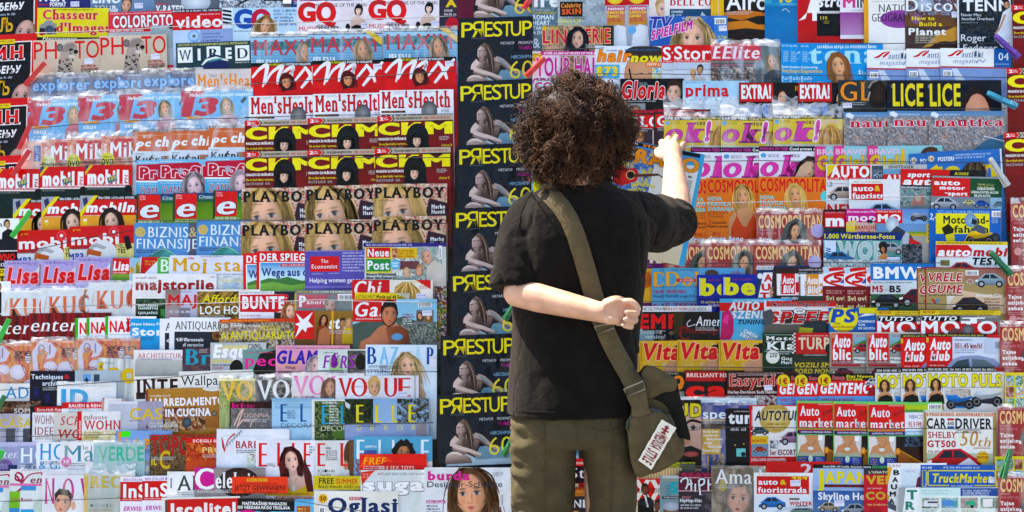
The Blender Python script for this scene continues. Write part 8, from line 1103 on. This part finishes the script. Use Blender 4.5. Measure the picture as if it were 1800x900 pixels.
M_SHOE = simple_mat('dark_shoe', (.03, .028, .026), .5, .4, .2, 50); M_SOLE = simple_mat('shoe_sole', (.45, .43, .40), .7, .3, .1, 60)
for xf, yk in ((952, -.61), (1074, -.64)):
    c = Vector((P(xf, 450, yk).x, yk, 0)); e = MB()
    e.chain([c + Vector((0, -.05, .055)), c + Vector((0, .03, .062)), c + Vector((0, .15, .045))], [.046, .047, .040], 16); e.chain([c + Vector((0, -.04, .06)), c + Vector((0, -.02, .10))], [.045, .044], 16)
    sh_ = put('shoe', e.solid('shoe', M_SHOE, .006, 3)); e = MB()
    pts = [Vector((math.cos(a) * .050, .05 + math.sin(a) * .145, 0)) for a in [i * .3927 for i in range(16)]]
    e.loft([[c + p + Vector((0, 0, .001)) for p in pts], [c + p * 1 + Vector((0, 0, .026)) for p in pts]])
    so_ = mesh_from('sole', [v - ORG for v in e.v], e.f, M_SOLE); obj('sole', so_, sh_)
# hair: a mass of separate curls round a dark core
def hair_mat():
    m, nt, b = new_mat('curly_hair'); at = N_(nt, 'ShaderNodeAttribute', attribute_name='tone')
    cr = N_(nt, 'ShaderNodeValToRGB'); nt.links.new(at.outputs['Fac'], cr.inputs[0]); e = cr.color_ramp.elements
    e[0].color = (.012, .006, .0035, 1); e[1].color = (.125, .054, .024, 1); nt.links.new(cr.outputs[0], b.inputs['Base Color'])
    b.inputs['Roughness'].default_value = .6; b.inputs['Specular IOR Level'].default_value = .16; return m
M_HAIR = hair_mat()
def hair_mesh(n=8600, m=22):
    r = np.random.default_rng(5); c = np.array(P(1014, 226, YB)); RX, RY, RZ = px2m(106, YB), .140, px2m(97, YB)
    th = np.arccos(r.uniform(-1, 1, n)); ph = r.uniform(0, 2 * np.pi, n)
    d = np.stack([np.sin(th) * np.cos(ph), np.sin(th) * np.sin(ph), np.cos(th)], 1)
    keep = ~((d[:, 1] > .55) & (d[:, 2] < .25) & (np.abs(d[:, 0]) < .55)); d = d[keep]; n = len(d)      # the face stays free
    lump = np.array([mnoise.noise(Vector(tuple(q * 2.2))) for q in d]) * .20 + np.array([mnoise.noise(Vector(tuple(q * 8.0)) + Vector((5, 5, 5))) for q in d]) * .07
    nc = 620; cc = d[r.choice(n, nc, replace=False)]; own = np.argmax(d @ cc.T + r.normal(0, .004, (n, nc)), axis=1); dep = r.normal(0, .045, nc)
    low = np.clip(-d[:, 2:3] - .25, 0, 1) * np.array([[-.020, 0, -.012]])
    base = c + low + d * np.array([RX, RY, RZ]) * (.79 + lump[:, None] + r.uniform(-.10, .05, (n, 1)) + dep[own][:, None])
    # neighbouring hairs share the direction and the twist of their lock
    cn = r.normal(size=(nc, 3)); jit = lambda s_: 1 + r.normal(0, s_, n)
    tang = np.cross(d, cn[own] + r.normal(0, .22, (n, 3))); tang /= np.linalg.norm(tang, axis=1, keepdims=True)
    up_ = r.uniform(.15, 1.0, nc)[own][:, None]; sd_ = r.uniform(.3, 1.0, nc)[own][:, None]; dn_ = r.uniform(.0, .55, nc)[own][:, None]
    dirn = d * up_ + tang * sd_ + np.array([0, 0, -1]) * dn_; dirn /= np.linalg.norm(dirn, axis=1, keepdims=True)
    ln = r.uniform(.022, .054, nc)[own] * jit(.15); fly = r.random(n) < .03; ln[fly] *= 1.5; a = np.cross(dirn, np.array([.3, .2, .9])); a /= np.linalg.norm(a, axis=1, keepdims=True); b = np.cross(dirn, a)
    hr = r.uniform(.0038, .0100, nc)[own] * jit(.15); tw = (r.uniform(1.5, 3.1, nc) * 2 * np.pi * r.choice([-1, 1], nc))[own] * jit(.05); p0 = r.uniform(0, 6.28, nc)[own] + r.normal(0, .35, n)
    t = np.linspace(0, 1, m)[None, :]; ang = tw[:, None] * t + p0[:, None]; rr = hr[:, None] * (.35 + .65 * t)
    cl = base[:, None, :] + dirn[:, None, :] * (ln[:, None] * t)[..., None] + a[:, None, :] * (rr * np.cos(ang))[..., None] + b[:, None, :] * (rr * np.sin(ang))[..., None] - np.array([0, 0, 1]) * (.012 * t ** 2)[..., None]
    tn = np.gradient(cl, axis=1); tn /= np.linalg.norm(tn, axis=2, keepdims=True) + 1e-9
    u = np.cross(tn, d[:, None, :]); u /= np.linalg.norm(u, axis=2, keepdims=True) + 1e-9; w = np.cross(tn, u)
    rad_ = (r.uniform(.0006, .0016, n)[:, None] * np.clip(1.15 - t ** 3, .15, 1))[..., None]
    V = np.stack([cl + (u * math.cos(k) + w * math.sin(k)) * rad_ for k in (0, 2.094, 4.189)], 2).reshape(-1, 3)
    i0 = (np.arange(n)[:, None] * m + np.arange(m - 1)[None, :]).ravel() * 3
    F = np.concatenate([np.stack([i0 + k, i0 + (k + 1) % 3, i0 + 3 + (k + 1) % 3, i0 + 3 + k], 1) for k in range(3)])
    tone = np.repeat(np.clip(r.normal(.36, .26, nc)[own] + r.normal(0, .14, n), 0, 1), m * 3)  # random lock tones; the paler ones also stand in for sunlit highlights
    return V, F, tone
V, F, tone = hair_mesh(); core = MB(); core.ball(P(1016, 222, YB + .0), (px2m(84, YB), .118, px2m(76, YB)), 28)
for q in core.v:
    d_ = q - P(1016, 222, YB); q += d_ * (.10 * mnoise.noise(d_ * 22) + .05 * mnoise.noise(d_ * 60))
    if d_.y > .04 and d_.z < .03: q.y -= (d_.y - .04) * .9
k = len(V); V = np.concatenate([V, np.array([tuple(v) for v in core.v])]); me = bpy.data.meshes.new('curly_hair')
me.from_pydata((V - np.array(ORG)).tolist(), [], F.tolist() + [tuple(i + k for i in f) for f in core.f]); me.materials.append(M_HAIR)
at = me.attributes.new('tone', 'FLOAT', 'POINT'); at.data.foreach_set('value', np.concatenate([tone, np.full(len(core.v), .02)]).astype(np.float32))
me.polygons.foreach_set('use_smooth', [True] * len(me.polygons)); me.update(); obj('curly_hair', me, person)
# ---------------------------------------------------------------- the shoulder bag
bag = empty('shoulder_bag', P(1150, 838, -.70)); tag(bag, 'olive canvas shoulder bag with red lettered white patch hanging at the hip', 'bag'); BO = bag.location.copy()
def bput(name, me, parent=bag): me.transform(Matrix.Translation(-BO)); return obj(name, me, parent)
ctr = [(957, 331), (972, 347), (987, 364), (1001, 386), (1013, 415), (1022, 444), (1031, 474), (1039, 503), (1047, 531), (1057, 562), (1070, 594), (1085, 624), (1100, 650), (1112, 672), (1119, 690)]
V = []; F = []; hw = 16.5
for i, (x, y) in enumerate(ctr):
    a_, c_ = Vector(ctr[max(i - 1, 0)]), Vector(ctr[min(i + 1, len(ctr) - 1)]); d_ = (c_ - a_).normalized(); n_ = Vector((-d_.y, d_.x))
    L_ = on_shirt(x - n_.x * hw, y - n_.y * hw, .006); R_ = on_shirt(x + n_.x * hw, y + n_.y * hw, .006); Mi = on_shirt(x, y, .007)
    if i > 11: f = (i - 11) / 3; T_ = -.745; L_.y = L_.y * (1 - f) + T_ * f; R_.y = R_.y * (1 - f) + T_ * f; Mi.y = Mi.y * (1 - f) + T_ * f; L_, R_, Mi = [P(px, py, q.y) for (px, py), q in (((x - n_.x * hw, y - n_.y * hw), L_), ((x + n_.x * hw, y + n_.y * hw), R_), ((x, y), Mi))]
    if i == 0:      # over the shoulder to the front
        for yy, zz in ((.13, -.03), (.08, .006), (.03, .006)):
            V += [L_ + Vector((0, yy, zz)), Mi + Vector((0, yy, zz + .002)), R_ + Vector((0, yy, zz)), L_ + Vector((0, yy, zz - .003)), Mi + Vector((0, yy, zz - .001)), R_ + Vector((0, yy, zz - .003))]
    V += [L_, Mi, R_, L_ + Vector((0, .0025, 0)), Mi + Vector((0, .0025, 0)), R_ + Vector((0, .0025, 0))]
nr = len(V) // 6
for i in range(nr - 1):
    a_ = i * 6; c_ = a_ + 6
    F += [(a_, a_ + 1, c_ + 1, c_), (a_ + 1, a_ + 2, c_ + 2, c_ + 1), (a_ + 3, c_ + 3, c_ + 4, a_ + 4), (a_ + 4, c_ + 4, c_ + 5, a_ + 5), (a_, c_, c_ + 3, a_ + 3), (a_ + 2, a_ + 5, c_ + 5, c_ + 2)]
bput('strap', mesh_from('strap', V, F, M_STRAP, True))
def smooth_poly(pts, n=4):
    m = len(pts); o = []
    for i in range(m):
        a_, b_, c_, d_ = [Vector(pts[(i + k) % m]) for k in (-1, 0, 1, 2)]
        for k in range(n):
            t_ = k / n; o.append(.5 * ((2 * b_) + (c_ - a_) * t_ + (2 * a_ - 5 * b_ + 4 * c_ - d_) * t_ * t_ + (3 * b_ - a_ - 3 * c_ + d_) * t_ ** 3))
    return o
def pillow(name, pts, Yb, Yf, mat, bulge=.012, wob=.004, prof=((1.0, 0), (1.0, .7), (.985, .9), (.955, 1.0), (.8, 1.0), (.55, 1.0), (.25, 1.0))):
    q = smooth_poly(pts); c = sum(q, Vector((0, 0))) / len(q); V = []; F = []; n = len(q)
    for j, (s_, f_) in enumerate(prof):
        for p in q:
            w_ = c + (p - c) * s_; Y = Yb + (Yf - Yb) * f_ - (bulge * (1 - s_ ** 2) if f_ >= .99 else 0)
            o = P(w_.x, w_.y, Y); o.y += wob * mnoise.noise(Vector((o.x * 22, o.z * 22, j * .1))); V.append(o)
    for j in range(len(prof) - 1):
        for k in range(n): F.append((j * n + k, j * n + (k + 1) % n, (j + 1) * n + (k + 1) % n, (j + 1) * n + k))
    V.append(P(c.x, c.y, Yf - bulge)); e_ = len(V) - 1
    for k in range(n): F.append(((len(prof) - 1) * n + k, (len(prof) - 1) * n + (k + 1) % n, e_))
    F.append(tuple(range(n - 1, -1, -1)))
    return bput(name, mesh_from(name, V, F, mat, True))
bag_body = pillow('bag_body', [(1112, 690), (1128, 656), (1150, 648), (1176, 662), (1188, 690), (1198, 740), (1203, 790), (1190, 812), (1150, 832), (1118, 826), (1106, 780)], -.62, -.706, M_BAG, .010, .008)
pillow('bag_flap', [(1122, 662), (1133, 643), (1152, 645), (1170, 655), (1188, 667), (1194, 690), (1200, 715), (1208, 745), (1214, 772), (1202, 771), (1190, 764), (1182, 735), (1170, 712), (1146, 700), (1130, 690)], -.698, -.716, M_BAGD, .003, .006)
pillow('flap_lining', [(1126, 664), (1135, 644), (1152, 645), (1172, 656), (1189, 668), (1186, 686), (1166, 690), (1146, 700), (1132, 698)], -.708, -.722, M_BAG, .004, .010)
pouch = pillow('front_pouch', [(1102, 742), (1110, 730), (1128, 724), (1146, 721), (1164, 723), (1176, 732), (1188, 758), (1202, 793), (1198, 803), (1164, 822), (1130, 839), (1117, 834), (1108, 806), (1104, 772)], -.700, -.742, M_BAG, .010, .006)
M_ZIP = simple_mat('zip_piping', (.03, .045, .035), .6, .3, .2, 300)
zp = [P(x, y, -.742) for x, y in ((1102, 756), (1103, 742), (1110, 730), (1128, 723), (1146, 720), (1164, 722), (1177, 732), (1185, 748))]
Vz, Fz = tube(zp, .0035, 8); bput('zip', mesh_from('zip', Vz, Fz, M_ZIP, True))
M_METAL = simple_mat('dull_brass', (.20, .17, .11), .35, .6, .1, 200)
def ring_tube(name, pts):
    V_, F_ = tube([P(*q) for q in pts] + [P(*pts[0])], .0022, 8); return bput(name, mesh_from(name, V_, F_, M_METAL, True))
yb1 = on_shirt(1062, 577, .012).y
ring_tube('buckle', [(1045, 574, yb1), (1051, 586, yb1), (1079, 577, yb1), (1078, 568, yb1)])
ring_tube('buckle', [(1097, 684, -.752), (1102, 697, -.752), (1134, 684, -.752), (1130, 670, -.752)])
pillow('strap_tab', [(1103, 694), (1132, 683), (1140, 716), (1142, 727), (1114, 734), (1110, 716)], -.738, -.747, M_STRAP, .002, .002)
M_PATCH = fabric('cream_patch', (.72, .68, .56), 40, .08, .3, .8); M_LET = simple_mat('red_print', (.22, .022, .03), .7, .2, .3, 400)
c4 = [(1163, 737), (1189, 752), (1145, 826), (1122, 809)]
def pq(u, v, Y):
    a_, b_, c_, d_ = [Vector(q) for q in c4]; p = (a_ * (1 - u) + b_ * u) * (1 - v) + (d_ * (1 - u) + c_ * u) * v
    o = P(p.x, p.y, Y); o.y += .0035 * mnoise.noise(Vector((u * 2, v * 4, 1))); return o
V = []; F = []; nu, nv = 6, 14
for dY in (0, .003):
    for j in range(nv + 1):
        for i in range(nu + 1):
            u, v = i / nu, j / nv; u2 = u + .015 * math.sin(j * 2.1) * (1 if i in (0, nu) else 0); V.append(pq(u2, v, -.7585 + dY))
m_ = (nu + 1) * (nv + 1)
for j in range(nv):
    for i in range(nu): a_ = j * (nu + 1) + i; F += [(a_, a_ + 1, a_ + nu + 2, a_ + nu + 1), (m_ + a_, m_ + a_ + nu + 1, m_ + a_ + nu + 2, m_ + a_ + 1)]
for j in range(nv):
    for i in (0, nu): a_ = j * (nu + 1) + i; F.append((a_, a_ + nu + 1, m_ + a_ + nu + 1, m_ + a_))
for i in range(nu):
    for j in (0, nv): a_ = j * (nu + 1) + i; F.append((a_, a_ + 1, m_ + a_ + 1, m_ + a_))
patch = bput('patch', mesh_from('patch', V, F, M_PATCH))
V = []; F = []
def let(s, v0, v1, u0, u1):
    tv, tf = text_geo(s, 'b'); x0 = min(p[0] for p in tv); x1 = max(p[0] for p in tv); k = len(V)
    V.extend(pq(u0 + (u1 - u0) * (1 - 0) * y_ if False else u1 + (u0 - u1) * (1 - y_), v0 + (v1 - v0) * (x_ - x0) / (x1 - x0), -.7595) for x_, y_ in tv); F.extend(tuple(i + k for i in f) for f in tf)
let('MEDUSA', .27, .61, .14, .86); let('STYLE', .65, .94, .14, .86)
k = len(V)      # small emblem: a cross topped arrow
for poly in ([(.10, .42), (.24, .42), (.24, .58), (.10, .58)], [(.05, .5), (.10, .32), (.12, .5), (.10, .68)], [(.15, .26), (.18, .26), (.18, .74), (.15, .74)], [(.22, .30), (.25, .36), (.25, .64), (.22, .70)]):
    kk = len(V); V += [pq(u, v, -.7595) for v, u in poly]; F.append((kk, kk + 1, kk + 2, kk + 3))
le = mesh_from('patch_lettering', [v - BO for v in V], F, M_LET); obj('patch_lettering', le, patch)
